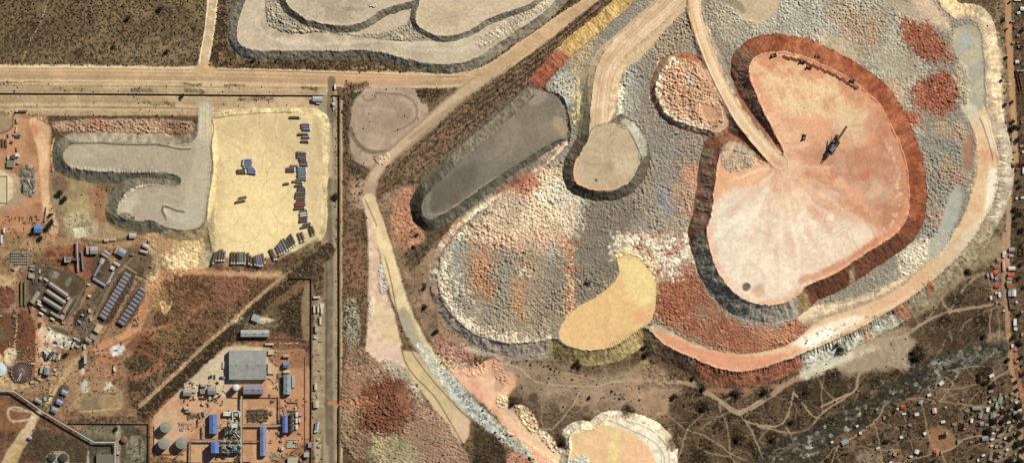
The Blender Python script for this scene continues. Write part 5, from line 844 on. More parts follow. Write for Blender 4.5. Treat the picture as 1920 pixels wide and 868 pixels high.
def conveyor(pts, h, wd, c, name, label, cat='conveyor', zs=None):
    x0, y0 = w2(*pts[0]); o = thing(name, label, cat, pts[0][0], pts[0][1], z=0); d = MB(); e = MB(); P3 = []
    for i, (x, y) in enumerate(pts): P3.append(Vector((w2(x, y)[0]-x0, w2(x, y)[1]-y0, (zs[i] if zs else h)+gz(x, y))))
    for a, b in zip(P3, P3[1:]):
        d.bar(a, b, wd, .5); n = (b-a).normalized().cross(Vector((0,0,1))).normalized()*(wd/2)
        for s in (-1, 1): e.bar(a+n*s+Vector((0,0,.5)), b+n*s+Vector((0,0,.5)), .25, .9)
    d.build('belt_deck', mat(c, 'paint', .7), o); e.build('side_plate', mat('8b8778', 'paint', .7), o)
    for a, b in zip(P3, P3[1:]):
        L_ = (b-a).length; n = max(1, int(L_/14))
        for i in range(n):
            p = a+(b-a)*((i+.5)/n); g = MB(); nn = (b-a).normalized().cross(Vector((0,0,1))).normalized()*(wd/2)
            if p.z < 1: continue
            for s in (-1, 1): g.bar(p+nn*s-Vector((0,0,.3)), Vector((p.x, p.y, -1.5))+nn*s*1.6, .3)
            g.bar(p+nn-Vector((0,0,1)), p-nn-Vector((0,0,1)), .25); g.build('trestle', mat('6b675c', 'paint'), o)
    return o
# ================================================================ LORRIES
def make_lorry(cargo_c, cab_c, kind):
    t = bpy.data.objects.new('lorry', None); COL.objects.link(t); t['category'] = 'lorry'
    cb = MB().box(0, 0, 2.1, 2.45, 1.0, 3.3); cb.poly([(1.05,-1.2,1.0),(1.5,-1.15,1.05),(1.5,1.15,1.05),(1.05,1.2,1.0),(1.05,-1.2,2.3),(1.4,-1.1,2.1),(1.4,1.1,2.1),(1.05,1.2,2.3)], [(0,1,2,3),(4,5,6,7),(0,1,5,4),(1,2,6,5),(2,3,7,6)])
    cab = cb.build('cab', mat(cab_c, 'paint', .4), t, (0, 0, 0)); MB().box(1.08, 0, .08, 2.1, 2.35, 3.1).build('windscreen', mat('1c2226', 'paint', .15), cab); MB().box(-.2, 0, 1.2, 1.8, 3.3, 3.6).build('wind_deflector', mat(cab_c, 'paint', .4), cab)
    MB().box(-6.6, 0, 14.0, .9, .75, 1.15).build('chassis', mat('2b2723', 'paint'), t)
    L_ = 11.6; x0 = -1.7; bd = MB().box(x0-L_/2, 0, L_, 2.5, 1.2, 1.45)
    if kind == 'tipper': bd.box(x0-L_/2, 1.2, L_, .12, 1.45, 2.9); bd.box(x0-L_/2, -1.2, L_, .12, 1.45, 2.9); bd.box(x0-.06, 0, .12, 2.26, 1.45, 2.9); bd.box(x0-L_+.06, 0, .12, 2.26, 1.45, 2.7)
    bed = bd.build('trailer_bed', mat(cargo_c if kind == 'tipper' else '5a4a38', 'paint', .7), t)
    if kind == 'tipper': 
        m_ = MB().gable(x0-L_*.25, 0, L_*.45, 2.2, 2.1, .6); m_.gable(x0-L_*.74, 0, L_*.45, 2.2, 2.1, .6); m_.build('load', mat('7a6a58', 'wall', .95), t)
    elif kind == 'tarp':
        q = MB().box(x0-L_/2, 0, L_-.2, 2.45, 1.45, 3.0); q.gable(x0-L_/2, 0, L_-.2, 2.47, 3.03, .3); q.build('tarpaulin', mat(cargo_c, 'paint', .6), t)
    else:
        q = MB()
        for i in range(4): q.box(x0-1.5-i*2.85, 0, 2.5, 2.2, 1.45, 2.5+.25*((i*3) % 2))
        q.build('cargo', mat(cargo_c, 'paint', .7), t)
    wh = MB().tube((0,-.16,0), (0,.16,0), .5, 14).mesh('wheel', mat('181614', 'paint', .9))
    for wx_ in (.6, -3.0, -9.6, -10.8, -12.0):
        for s_ in (-1, 1):
            o = bpy.data.objects.new('wheel', wh); COL.objects.link(o); o.parent = t; o.location = (wx_, s_*1.05, .5)
    return t
KL = {'brown': ('7d7062','d8d2c4','flat'), 'grey': ('85847e','e4e0d6','tipper'), 'blue': ('6878a8','ece8e0','tarp'), 'lilac': ('7d78a0','ece8e0','tarp'), 'teal': ('74868a','e8e6da','tarp'), 'red': ('8a4a40','d8cfc2','tarp'), 'tan': ('8a7a5c','e8e0cc','tipper'), 'white': ('c4c2b8','dedad0','tarp'), 'green': ('74826c','dcd8cc','tarp'), 'plum': ('7c7080','dcd6cc','tarp'), 'dark': ('6c6862','cfc8b8','tipper')}
protos = {}
def lorry(x, y, ang, col, ln=19, label=None, group='lorries parked in the yellow yard'):
    """ang = direction the cab points, counter-clockwise degrees; x, y the middle"""
    if col not in protos: protos[col] = make_lorry(*KL[col]); t = protos[col]
    else: t = copy_tree(protos[col])
    sc = ln*S/15.2; a = R(ang); wx, wy = w2(x, y); t.scale = (sc, 1.0, 1.0)
    t.location = (wx+math.cos(a)*5.8*sc, wy+math.sin(a)*5.8*sc, max(gz(x-8*math.cos(a), y+8*math.sin(a)), gz(x, y), gz(x+8*math.cos(a), y-8*math.sin(a)))+.03); t.rotation_euler = (0, 0, a); t['label'] = label; t['group'] = group; t['category'] = 'lorry'
    return t
KW = {'brown': 'brown loaded flatbed lorry', 'grey': 'grey tipper lorry', 'blue': 'blue covered lorry', 'lilac': 'lilac covered lorry', 'teal': 'dull teal covered lorry', 'red': 'dark red covered lorry', 'tan': 'sand-coloured tipper lorry', 'white': 'pale covered lorry', 'green': 'dull green covered lorry', 'plum': 'plum covered lorry', 'dark': 'dark tipper lorry'}
east = [(554,220,0,'dark',22),(574,233.2,0,'plum',18),(574,238,0,'plum',17),(576,242.6,-2,'lilac',16),(570,251.6,0,'dark',22),(575,257,0,'lilac',16),(573,265,-2,'tan',16),
 (567,286.5,-6,'brown',22),(567,291,-6,'grey',21),(567,295.3,-6,'brown',21),(569,299.6,-7,'grey',16),(571,304,-8,'dark',16),(571,308.8,-4,'plum',17),(553,311.2,-2,'brown',17),(546,315.5,0,'brown',17),(546,320,0,'dark',17),
 (567,315.6,0,'teal',18),(567,319.8,0,'teal',18),(568,324,0,'teal',18),(567,328.2,0,'green',18),(568,332.2,0,'teal',18),(566,336.4,0,'brown',21),(559,341,-6,'brown',22),(562,347.6,2,'tan',17),(567,352.6,0,'grey',16),(567,357,0,'grey',17),(565.5,361.4,1,'brown',22),(565,366,0,'grey',22),(564.5,370.4,1,'brown',22),(566,375,1,'grey',17),(565,380.4,0,'red',22),(565,384.8,2,'red',22),(563,390,6,'tan',22),(571,395.2,7,'grey',16),(570.5,399.6,7,'white',17),(571,404.2,7,'white',17),(570.5,409.6,8,'dark',17),(570,414,8,'dark',17),(577,419,13,'brown',16),(575,424.4,12,'dark',22)]
for i, (x, y, a, c, ln) in enumerate(east): lorry(x, y, a, c, ln, f"{KW[c]}, {ordn(i)} from the top of the yard's east column")
south = [(401.8,484,-101,'dark',24),(406.3,481,-98,'dark',20),(411.8,479,-96,'brown',24),(416.8,479,-95,'grey',24),(421.3,480.5,-96,'plum',20),(435,484,-91,'dark',24),(439.8,484,-91,'dark',24),(446,484,-91,'grey',24),(450.2,484,-90,'green',24),(454.4,484,-90,'green',24),(458.7,484,-90,'grey',24),
 (466.4,485,-86,'dark',24),(470.8,488.5,-86,'dark',20),(478,489,-84,'dark',19),(482.2,488.8,-82,'plum',22),(486.2,489.4,-80,'plum',24),(490.2,488,-78,'plum',24),(494.6,484.6,-76,'brown',21),(511,478,-66,'dark',24),(514.8,477.4,-66,'brown',24),(521.6,470.5,-66,'brown',20),(525.8,467.4,-66,'plum',22),(529.6,464.8,-64,'plum',24),(533.8,460.4,-62,'green',26),(538,458.4,-60,'grey',26),(542.2,457,-60,'grey',20),(546,453.5,-62,'grey',24),(550.2,449.6,-64,'grey',25),(562.6,445.5,-70,'brown',20),(568.6,443.6,-70,'brown',20),(583.6,434.5,-70,'dark',17),(588,432,-68,'dark',18)]
for i, (x, y, a, c, ln) in enumerate(south): lorry(x, y, a, c, ln, f"{KW[c]}, {ordn(i)} from the left in the yard's southern row")
mid = [(463.4,300,180,'blue',17),(464,304.3,180,'blue',19),(463.2,308.8,180,'lilac',18),(465.4,313.2,180,'green',17),(472,315.9,-4,'blue',16),(473.6,319.9,-5,'blue',17),(473.4,324.2,-8,'lilac',17),(453.8,319.3,0,'grey',18),(454.6,323.3,0,'tan',18)]
for i, (x, y, a, c, ln) in enumerate(mid): lorry(x, y, a, c, ln, f"{KW[c]}, {ordn(i)} from the top in the middle cluster of the yard", 'lorries clustered in mid yard')
lorry(456.6, 369.6, 11, 'brown', 17, 'brown lorry, upper of two standing alone in the open yard', 'pair of lorries in the open yard'); lorry(452.4, 376.8, 12, 'tan', 21, 'sand-coloured lorry, lower of two standing alone in the open yard', 'pair of lorries in the open yard')
lorry(538, 344, 8, 'tan', 12, 'short sand-coloured lorry apart, left of the east column of lorries', 'single lorries')
lorry(40, 209, 180, 'dark', 22, 'dark lorry on the dirt road above the orange yard', 'single lorries'); lorry(505, 645, 180, 'white', 17, 'white lorry parked above the big grey warehouse corner', 'single lorries')
lorry(596, 800, -100, 'white', 20, 'white-covered lorry beside the plant wall', 'single lorries'); lorry(592, 801, -98, 'blue', 20, 'blue-covered lorry beside the plant wall', 'single lorries')
def make_car(c):
    t = bpy.data.objects.new('car', None); COL.objects.link(t); t['category'] = 'car'
    b = MB().box(0, 0, 4.6, 1.85, .4, 1.05); b.box(-2.0, 0, .6, 1.8, 1.05, 1.2); b.build('body', mat(c, 'paint', .3), t)
    g = MB().poly([(-1.9,-.85,1.05),(1.0,-.85,1.05),(1.0,.85,1.05),(-1.9,.85,1.05),(-1.5,-.7,1.7),(.4,-.7,1.7),(.4,.7,1.7),(-1.5,.7,1.7)], [(4,5,6,7),(0,1,5,4),(1,2,6,5),(2,3,7,6),(3,0,4,7)]); cb = g.build('windows', mat('20282c', 'paint', .15), t); MB().box(-.55, 0, 1.95, 1.42, 1.69, 1.76).build('roof_panel', mat(c, 'paint', .3), t)
    wh = MB().tube((0,-.12,0), (0,.12,0), .36, 12).mesh('wheel', mat('181614', 'paint', .9))
    for x in (1.4, -1.4):
        for s_ in (-1, 1): o = bpy.data.objects.new('wheel', wh); COL.objects.link(o); o.parent = t; o.location = (x, s_*.85, .36)
    return t
cars = {}
def car(x, y, ang, c, label, sc=1.15):
    if c not in cars: cars[c] = make_car(c); t = cars[c]
    else: t = copy_tree(cars[c])
    t.location = (*w2(x, y), gz(x, y)+.02); t.rotation_euler = (0, 0, R(ang)); t.scale = (sc,)*3; t['label'] = label; return t
for a in ((427,211,-5,'e4e0d8','white car on the road above the yellow yard'),(728,311,40,'4a4238','dark car on the diagonal haul road'),(697,12,10,'f0ece4','white truck on the grey terrace, left of two'),(703,13,10,'f0ece4','white truck on the grey terrace, right of two'),(626,186,90,'e8e6e0','white car just inside the gate, below the guard post'),(626,204,88,'dcd8d0','white car further inside the gate lane'),(1512,640,60,'d8d2c8','pale car on the white crest road'),(596,741,80,'d2cec4','pale car beside the small container by the plant road')): car(*a)

# ================================================================ WESTERN CAMP AND PLANT BUILDINGS
G1 = 'row houses of the western row'; G2 = 'row houses of the eastern row'
for i in range(13):
    t = i/12; house(239-46*t, 515.5+78*t, 14, 6.6, -33, '807c80', f'grey-roofed row house, {ordn(i)} from the top of the western row', h=4.0, group=G1, name='row_house', rise=.8, wallc='4d4640')
for i in range(10):
    t = i/9; house(268-40*t, 544-(-61)*t, 14, 6.6, -33, '7a767c' if i else '8a7a6c', f'grey-roofed row house, {ordn(i)} from the top of the eastern row', h=4.0, group=G2, name='row_house', rise=.8, wallc='4d4640')
BL = [ # x y lx ly rot roof label h kind
 (176.5,469,14,14,0,'a8a49c','square grey-roofed workshop at the head of the crusher pit',5,'gable'),(164.5,469,5,14,0,'b3b0a6','narrow pale shed left of the square grey workshop',4,'mono'),
 (200,450.5,9,6,0,'c4ac9c','small pink-grey cabin on the access road',3,'gable'),(212,449.5,12,2.6,4,'c9b4a4','long narrow trailer cabin beside the pink-grey cabin',2.6,'flat'),(249,442,13,9,0,'c8b8ac','pale pink flat shed below the grey pad',3.4,'gable'),
 (274,461.5,13,7,-25,'cdbcae','pale shed inside the road bend, upper of two',3,'gable'),(270,472,15,5,-15,'bfae9e','pale shed inside the road bend, lower of two',3,'gable'),
 (200.5,474,15,4.6,-33,'aba39a','pale roofed block, top of the stepped camp compound',3,'gable'),(197,479,15,4.6,-33,'a69e96','pale roofed block, second down in the stepped camp compound',3,'gable'),(192,489,8,11,-28,'c0b2a2','square beige building joining the camp compound wing',3,'gable'),
 (183,506,27,4.6,61,'8f8894','long lilac-grey wing on the left of the camp courtyard',3,'gable'),(186.5,529,28,4.8,-31,'9a929e','long lilac-grey wing at the foot of the camp courtyard',3,'gable'),(207,521,26,4.8,60,'a4a2a6','long grey wing on the right of the camp courtyard',3,'gable'),(205.5,527,4,4,60,'e8e8e4','tiny white shed at the camp courtyard corner',2.4,'flat'),
 (229,473,14,14,-30,'8f9aa0','blue-grey hall beside the camp road',5,'gable'),(219.5,468,5,15,-30,'b3a48e','narrow beige lean-to beside the blue-grey hall',4,'mono'),(219,495,13,5.6,-30,'c0b4ae','pale pink block right of the camp courtyard',3,'gable'),(211.5,502,8,7,-28,'d6cabc','square cream building near the camp courtyard gate',3,'flat'),
 (110,543,42,8,-35,'9d9284','long grey-beige hall, topmost of three parallel halls',4.5,'gable'),(105,556.5,42,8,-34,'a09684','long grey-beige hall, middle of three parallel halls',4.5,'gable'),(98.5,569.5,40,8,-32,'948a82','long grey-beige hall, lowest of three parallel halls',4.5,'gable'),(129,559,4,6,-35,'d6cbb8','pale end cabin of the three parallel halls',3,'flat'),
 (66.5,557,25,8.5,57,'a59a8a','pale slanted building closing the left of the hall yard',4,'gable'),(74,565,8,3,-35,'e0d8ce','small white cabin, upper of two by the slanted building',2.6,'flat'),(74.8,571,10,3.6,-33,'dcd2cc','small white cabin, lower of two by the slanted building',2.6,'flat'),(82.5,581,11,4,-32,'b8ad9c','beige block at the south-west corner of the hall yard',3,'gable'),(77.5,588,9,4,-30,'e2d4bc','cream shed just outside the hall yard corner',2.8,'gable'),
 (127,573,30,7,60,'a3927e','long tan building closing the right of the hall yard',4,'gable'),(117,594,9,9,-30,'a8988a','square building at the south corner of the hall yard',3.5,'flat'),(103,590,19,5,-32,'a0957f','beige block along the foot of the hall yard',3,'gable'),(98.5,598,9,3.6,-30,'d4ccc2','white cabin below the hall yard',2.6,'gable'),
 (60.5,499,9,3,-12,'aaa294','narrow pale block, upper of two above the hall yard',3,'flat'),(60,504.5,9,3,-12,'b2a898','narrow pale block, lower of two above the hall yard',3,'flat'),(59.5,517,11,9,-15,'a79e8e','square grey block left of the hall yard',3,'flat'),(86.5,524.5,10,4,-35,'c4b8a8','pale cabin at the head of the topmost hall',3,'gable'),(77,521,5,6,-30,'b0a494','small beige shed near the head of the topmost hall',3,'flat'),(75,508,3,7,-15,'cbbfac','tiny pale shed beside the compound track',2.5,'flat'),
 (168,555,6,5,-20,'d8c8a4','cream cabin alone in the scrub left of the row houses',2.8,'gable'),(184.5,615,12,16,-28,'cbb892','cream shed at the foot of the western row houses',4.5,'gable'),(175,631,13,9,-28,'958c7c','grey block below the cream shed',4,'flat'),(166,638,12,8,-28,'9d927c','grey-beige block at the camp road end',3.6,'gable'),(155,590,5,3,-35,'c2b6a0','small pale cabin beside the dark coal patch',2.5,'flat'),
 (72,429,15,15,0,'5f82b4','bright blue roofed hall between three dark trees',5,'gable'),(20,308,14,12,-4,'7b7f6e','grey-green container block in the orange yard',3,'flat'),(33,291,8,6,-8,'d8dada','white cabin on the dark block in the orange yard',3.6,'flat'),(26,294,9,7,-5,'5a5650','dark low block beside the white cabin in the orange yard',3,'flat'),(8,432,4,9,0,'e2dfd6','narrow white cabin near the left edge',2.8,'gable'),(3,448,4,16,0,'d8d4cc','long white cabin at the left edge below the other',2.8,'gable'),
 (45,352,2.6,14,0,'7d7a6a','thin grey shed in the scrap yard',2.5,'flat'),(40.5,550,3.6,46,0,'77724e','long olive netted shed, left of two',2.4,'mono'),(48,550,4,46,0,'7d6f52','long olive-brown netted shed, right of two',2.4,'mono'),
 (89,695,11,14,-6,'8a9294','blue-grey hall in the small fenced works yard',5,'gable'),(78.5,692,5,14,-10,'b4b094','narrow cream shed left of the blue-grey works hall',4,'mono'),(72,751,14,6.6,-28,'98a09c','grey-green roofed shed above the pipe gallery',4,'gable'),(121.5,735.5,12,9.5,-25,'929cb0','blue-grey roofed house, top of three by the dark yard',3.5,'gable'),(112,753.5,12,10,-25,'9290ac','lilac roofed house, middle of three by the dark yard',3.5,'gable'),(102.5,768,12,10,-28,'8e969c','grey roofed house, lowest of three by the dark yard',3.5,'gable'),(56.5,820,7,6,-25,'b3a3c0','small lilac roofed shed beside the pale road',3.4,'gable'),
 (161,673,5,17,0,'b7b3a2','tall narrow pale block above the red pond',9,'flat'),(215,692,4,8,10,'cfe0d8','small pale green cabin on the orange track',2.6,'flat'),(222,848,6,6,0,'b8a890','small beige shed right of the square grey roof',3,'flat'),(197,866,32,30,0,'6f7262','large square grey-green roof at the bottom edge',4,'flat'),
 (465,683.5,70,55,0,'9c9e96','huge flat grey warehouse, the largest roof in the plant',7.6,'gable'),(475.5,729.5,37,17,0,'8f8b98','lilac-grey hall just below the huge warehouse',7,'gable'),(478.5,624.5,53,13,0,'a6aca8','long pale grey-green hall above the huge warehouse',5.5,'gable'),(480,596,15,13,-22,'aeb0b2','tilted grey shed above the long pale hall',4,'mono'),
 (398,732,16,14,0,'918a8a','grey octagonal-looking building with small annexes left of the silo',5,'gable'),(382.5,722,11,5,0,'b09c86','small tan building, upper of a pair left of the grey building',4,'flat'),(380,733,9,9,0,'8d8878','small grey-green building left of the grey building',4,'flat'),(352,735,16,13,0,'a09c92','square grey roofed hall at the west corner of the plant',4,'gable'),(414,740,4,3,0,'8c7a68','tiny hut near the silo',3,'flat'),(351,764,11,6,0,'c6b9a2','pale shed near the scrap row',4,'flat'),(354,771,12,3,0,'a89a84','low tan shed near the scrap row',3,'flat'),
 (400.5,794,15,36,0,'5a7ab8','long blue roofed hall left of the process tower',6.4,'gable'),(404,838,15,20,0,'5b7cc0','tall square blue tower building',12,'gable'),(494,826.5,12,54,0,'7886ac','long narrow blue and grey hall',4.6,'gable'),(535,794,10,32,0,'5c76b4','blue hall beside the row of cooling towers',6.5,'gable'),(539,720,14,37,0,'8f9c9e','pale grey-green hall below the small blue pavilion',6,'gable'),(536.5,683.5,10,10,0,'6c7cb8','small square blue pavilion',5,'gable'),(537,667,12,5,0,'c2a48c','small pink-tan shed above the blue pavilion',3.5,'gable'),(538,696.5,13,5,0,'cfc59c','small cream shed below the blue pavilion',3.5,'gable'),
 (581,833,6,10,0,'9a8ca0','lilac gate cabin set in the plant wall',4,'flat'),(575,851.5,10,9,0,'a8aaa6','grey box building inside the plant wall',5,'flat'),(549,863,19,13,0,'b3ab92','pale flat roof at the bottom edge of the plant',4,'flat'),
 (596,186,19,9.5,0,'b4b8b8','pale grey gatehouse beside the entrance',4,'gable'),(628.5,163,3,9,0,'efece4','small white guard cabin outside the gate',3,'flat'),(626,195,5,6,0,'c8ccca','grey-white guard cabin inside the gate',3,'flat'),(585.5,187,4,5,0,'dcd6cc','tiny white kiosk left of the gatehouse',2.8,'flat'),(597,194,8,2.4,-4,'c2a8a0','low pink shelter below the gatehouse',2.4,'flat'),
 (604,573,7,9,0,'d8ccb8','white site cabin at the top of the roadside cabins',2.8,'flat'),(589.5,579,3.4,14,0,'d4c8b4','long white site cabin, left of three upright roadside cabins',2.8,'flat'),(597,579,3.4,13,0,'d0c6b4','long white site cabin, middle of three upright roadside cabins',2.8,'flat'),(603.5,581,3.4,14,0,'d9cfbd','long white site cabin, right of three upright roadside cabins',2.8,'flat'),(601,601,3.4,14,0,'d8ccb8','single long white site cabin below the three',2.8,'flat'),(594,616,6,13,0,'a9a290','grey site shed beside the plant wall',3,'flat'),(594,557,13,3.6,3,'d4cabc','low white site cabin lying across above the others',2.8,'flat'),(592.5,724,5,13,0,'cfc4b0','pale site cabin halfway down the roadside strip',2.8,'flat'),(593,757,10,13,0,'c4b894','cream ribbed site shed in the roadside strip',3,'gable'),
 (564,862,3,6,0,'9c8f78','tiny hut by the plant south wall',2.6,'flat'),
 (508,660,10,9,0,'c7b39a','pale lean-to on the east side of the huge warehouse',3,'flat'),(506,690,7,20,0,'cbb7a0','long pale annex on the east side of the huge warehouse',3,'flat')]
for x, y, lx, ly, rot, roof, lab, h, k in BL:
    if ly > lx and k == 'gable': lx, ly, rot = ly, lx, rot+90
    big = lx > 30
    house(x, y, lx, ly, rot, roof, lab, h=h*1.25 if x > 300 and lab[:4] != 'huge' else h*1.1, kind=k, wallc='a8a094' if roof[0] in '4568' else 'b4a48e', name='warehouse' if lx*ly > 1200 else ('industrial_hall' if lx*ly > 220 else 'shed'), cat='warehouse' if lx*ly > 1200 else ('hall' if lx*ly > 220 else 'shed'), rise=1.4 if big else None, vent=lx*ly > 400, group=None)

# basins
def basin(x, y, lx, ly, label, inner, h=1.6):
    t = thing('settling_basin', label, 'basin', x, y, dz=0); lx *= S; ly *= S; w = MB()
    w.box(0, ly/2, lx+.8, .8, -.5, h); w.box(0, -ly/2, lx+.8, .8, -.5, h); w.box(lx/2, 0, .8, ly-.82, -.5, h); w.box(-lx/2, 0, .8, ly-.82, -.5, h); w.build('rim_wall', mat('b9ac90', 'wall'), t)
    MB().box(0, 0, lx-.82, ly-.82, -.4, .35).build('basin_floor', mat(inner, 'wall'), t)
basin(1, 355, 26, 50, 'large cream walled basin at the left edge', 'd2c49a'); basin(547, 831, 18, 15, 'walled rectangular basin below the blue hall with cooling towers', 'aaa58c')
# tanks
tank(311, 800, 10, 12, '8c8e7e', 'grey-green storage tank, topmost of the group of three'); tank(308, 830.5, 10.5, 12, '8e8f80', 'grey-green storage tank, lower left of the group of three'); tank(341, 829.5, 10.8, 12, '8a8c7c', 'grey-green storage tank, lower right of the group of three')
tank(443, 726, 6.4, 12, 'd8d6cc', 'white domed silo below the huge warehouse', roof='dome', name='silo', cat='silo'); tank(0, 692, 12.5, 3, 'dadcd6', 'pale blue-white round tank cut by the left edge', roofc='c4d4d4')
tank(98, 857, 7, 4, '3a4638', 'dark green round tank, left of two at the bottom edge', roofc='2f4038'); tank(119.5, 857, 8, 4, '3c4636', 'dark green round tank, right of two at the bottom edge', roofc='363e2e'); tank(233, 823, 5.6, 5, 'c8c8bc', 'small pale ringed tank in the fenced compound', roofc='8a5a48')
for i in range(4): tank(547, 777.5+i*9.6, 3.9, 7, '565c58', f'round grey cooling tower, {ordn(i)} from the top beside the blue hall', roof='cone', roofc='30342f', name='cooling_tower', cat='cooling tower', group='cooling towers', ladder=False)
for i, y in enumerate((776, 788, 800)): house(556.5, y, 4, 9, 0, 'd9d6c8', f'white equipment cabinet, {ordn(i)} from the top right of the cooling towers', h=3, kind='flat', name='equipment_cabinet', cat='cabinet', group='white cabinets by the cooling towers', door=False)
# thickener with radial rafters
t = thing('thickener', 'large round thickener with radial rafters and a pale bridge', 'thickener', 41, 697, dz=.1)
MB().cyl(0, 0, 14.6, -1, 2.6, 40, cap=False).build('tank_wall', mat('8a6f5c', 'wall'), t); MB().cyl(0, 0, 14.4, .4, .7, 40).build('slurry', mat('3a2526', 'wall', .5), t)
g = MB()
for i in range(36): a = i*math.pi/18; g.bar((2.2*math.cos(a), 2.2*math.sin(a), 4.6), (15.6*math.cos(a), 15.6*math.sin(a), 2.9), .38, .3)
g.build('rafters', mat('9a8678', 'paint'), t); MB().cyl(0, 0, 2.4, .7, 5.0, 20).build('centre_drum', mat('3f2c30', 'paint'), t)
for k in (0, 1): MB().bar((0, 0, 5.1), (-6+3*k, -12.5+.5*k, 4.2), .8, .3).build('bridge', mat('d6d2cc', 'paint'), t)
g = MB()
for i in range(9): a = 1.4+i*.34; g.box(14.9*math.cos(a), 14.9*math.sin(a), 1.0, 3.2, 2.6, 3.2, math.degrees(a))
g.build('launder', mat('b8a090', 'paint'), t)
# crusher and its conveyors
conveyor([(146,452),(146,466),(147.5,508)], 4, 2.2, 'b6b2aa', 'conveyor', 'upright pale conveyor over the crusher pit', zs=[5,6,4]); conveyor([(154,470),(157,506)], 3, 3.0, '8a7a86', 'conveyor', 'dark ribbed conveyor right of the pale upright one'); conveyor([(110,486),(146,486)], 3, 2.4, '6f5a48', 'conveyor', 'short brown conveyor feeding the crusher', zs=[1.5,5])
t = thing('crusher', 'white and dark crusher machine at the pit centre', 'crusher', 127, 486)
MB().box(0, 0, 9, 7, -.5, 4.5).build('housing', mat('a8aca0', 'paint'), t); MB().poly([(-3,-3,4.5),(3,-3,4.5),(3,3,4.5),(-3,3,4.5),(-4.2,-4,6.5),(4.2,-4,6.5),(4.2,4,6.5),(-4.2,4,6.5)], [(0,1,5,4),(1,2,6,5),(2,3,7,6),(3,0,4,7),(0,1,2,3)]).build('hopper', mat('d0d2c8', 'paint'), t); MB().box(9, 0, 6, 4, -.5, 3.6).build('screen_deck', mat('4f5650', 'paint'), t); MB().box(15, 0, 4, 5, -.5, 5).build('drive_house', mat('5c625c', 'paint'), t)
g = MB()
for i in range(8): g.box(-4+i*1.1, 0, .25, 7.4, 6.5, 6.7)
g.build('grizzly_bars', mat('dcdcd2', 'paint'), t)
# switchyard cabinets
k_ = 0; rr = random.Random(3)
for j in range(5):
    for i in range(9):
        if j == 4 and i < 2: continue
        x = 22+i*3.7; y = 474+j*5
        if k_ == 0:
            cabp = thing('transformer', None, 'transformer', x, y); MB().box(0, 0, 2.0, 1.5, -.3, 1.8).build('tank_body', mat('b0ac9c', 'paint'), cabp); MB().box(0, .95, 1.7, .35, .2, 1.5).build('cooling_fins', mat('8d8b7e', 'paint'), cabp); MB().cyl(.4, 0, .15, 1.8, 2.7, 8).build('bushing', mat('6b5040', 'paint'), cabp); o = cabp
        else: o = copy_tree(cabp); o.location = (*w2(x, y), gz(x, y))
        k_ += 1; o['category'] = 'transformer'; o['group'] = 'transformers in the fenced switchyard'; o['label'] = f'pale grey transformer, {ordn(i)} from the left in {ordn(j)} row of the switchyard'; o.rotation_euler = (0, 0, rr.uniform(-.15, .15))
# elevated conveyors and pipe racks
conveyor([(-20,731),(26,731.5),(80,770),(178,828),(217,828),(217,880)], 6, 2.0, 'd2cdc2', 'pipe_gallery', 'long pale elevated gallery running from the left edge to the compound', 'gallery')
conveyor([(453.5,741),(453.5,880)], 5, 2.6, 'b0a286', 'pipe_rack', 'upright elevated pipe rack through the middle of the plant', 'pipe rack'); conveyor([(456,796.5),(529,796.5)], 5, 2.4, 'a2957c', 'pipe_rack', 'crosswise pipe rack running to the blue hall', 'pipe rack'); conveyor([(356,824.5),(451,824.5)], 5, 2.2, '9c9078', 'pipe_rack', 'crosswise pipe rack above the blue tower building', 'pipe rack'); conveyor([(524,740),(524,792)], 3.5, 1.2, '9c8c70', 'pipe_rack', 'thin upright pipe rack left of the grey-green hall', 'pipe rack'); conveyor([(458,826),(486,826)], 4, 1.2, '8a7a5c', 'pipe_rack', 'short pipe rack to the long narrow hall', 'pipe rack'); conveyor([(357,826),(356.5,866)], 4, 2, '8d8468', 'pipe_rack', 'short upright pipe rack beside the three tanks', 'pipe rack'); conveyor([(328,858),(352,838)], 4, 1.1, '5a4a38', 'conveyor', 'thin slanted conveyor below the three tanks'); conveyor([(398,766),(361,806)], 2.5, .7, '8d7f6c', 'conveyor', 'thin slanted pipe left of the long blue hall')
conveyor([(455,845),(440,866),(425,878)], 4, 3.0, '4a3c2c', 'conveyor', 'dark slanted conveyor at the bottom of the process tower')
# process tower
t = thing('process_tower', 'white and dark tangled process tower between the blue halls', 'tower', 432, 812); cx0, cy0 = w2(432, 812)
def loc(x, y): a, b = w2(x, y); return a-cx0, b-cy0
def part(name, m, c, k='paint', r=.6): return m.build(name, mat(c, k, r), t)
for (x, y, lx, ly, z1, n_, c) in ((431,806,20,14,11,'shadow_body_upper','33342f'),(420,842,14,13,9,'shadow_body_left','23271f'),(440,842,16,13,8,'shadow_body_right','2a332a'),(440,797,11,7,14,'upper_cabin','bcd4d0'),(446,775,12,9,7,'frame_deck','a8b0a4'),(447,813,8,16,7,'valve_house','4c5248')):  # near-black boxes: the shade on the tower's bodies is put into their colour
    a, b = loc(x, y); part(n_, MB().box(a, b, lx*S, ly*S, -.5, z1), c)
for x, y, r_, h_, c in ((427,775.5,0,0,''),(441,840,4.2,11,'4a88b0'),(418,835,3.4,11,'6b7a6c'),(430,834,3.2,10.5,'7d8a7c'),(428,848,3,10,'5f6a5c'),(452,836,3,9,'8a9488')):
    if r_: a, b = loc(x, y); q = part('reactor_vessel', MB().cyl(a, b, r_*S, 0, h_, 18), c); MB().cone(a, b, r_*S+.1, h_+.01, r_*S*.5, 18).build('vessel_head', mat(c, 'paint'), q)
for dy in (-2.6, 0, 2.6): a, b = loc(427, 775.5+dy); part('pressure_drum', MB().tube((a-6, b, 5), (a+6, b, 5), 1.0, 12), 'dfe0d6')
a, b = loc(427, 775.5); part('drum_frame', MB().box(a, b, 13, 6.4, -.5, 3.9), '6f6f66')
rr = random.Random(8); g = [MB(), MB(), MB()]
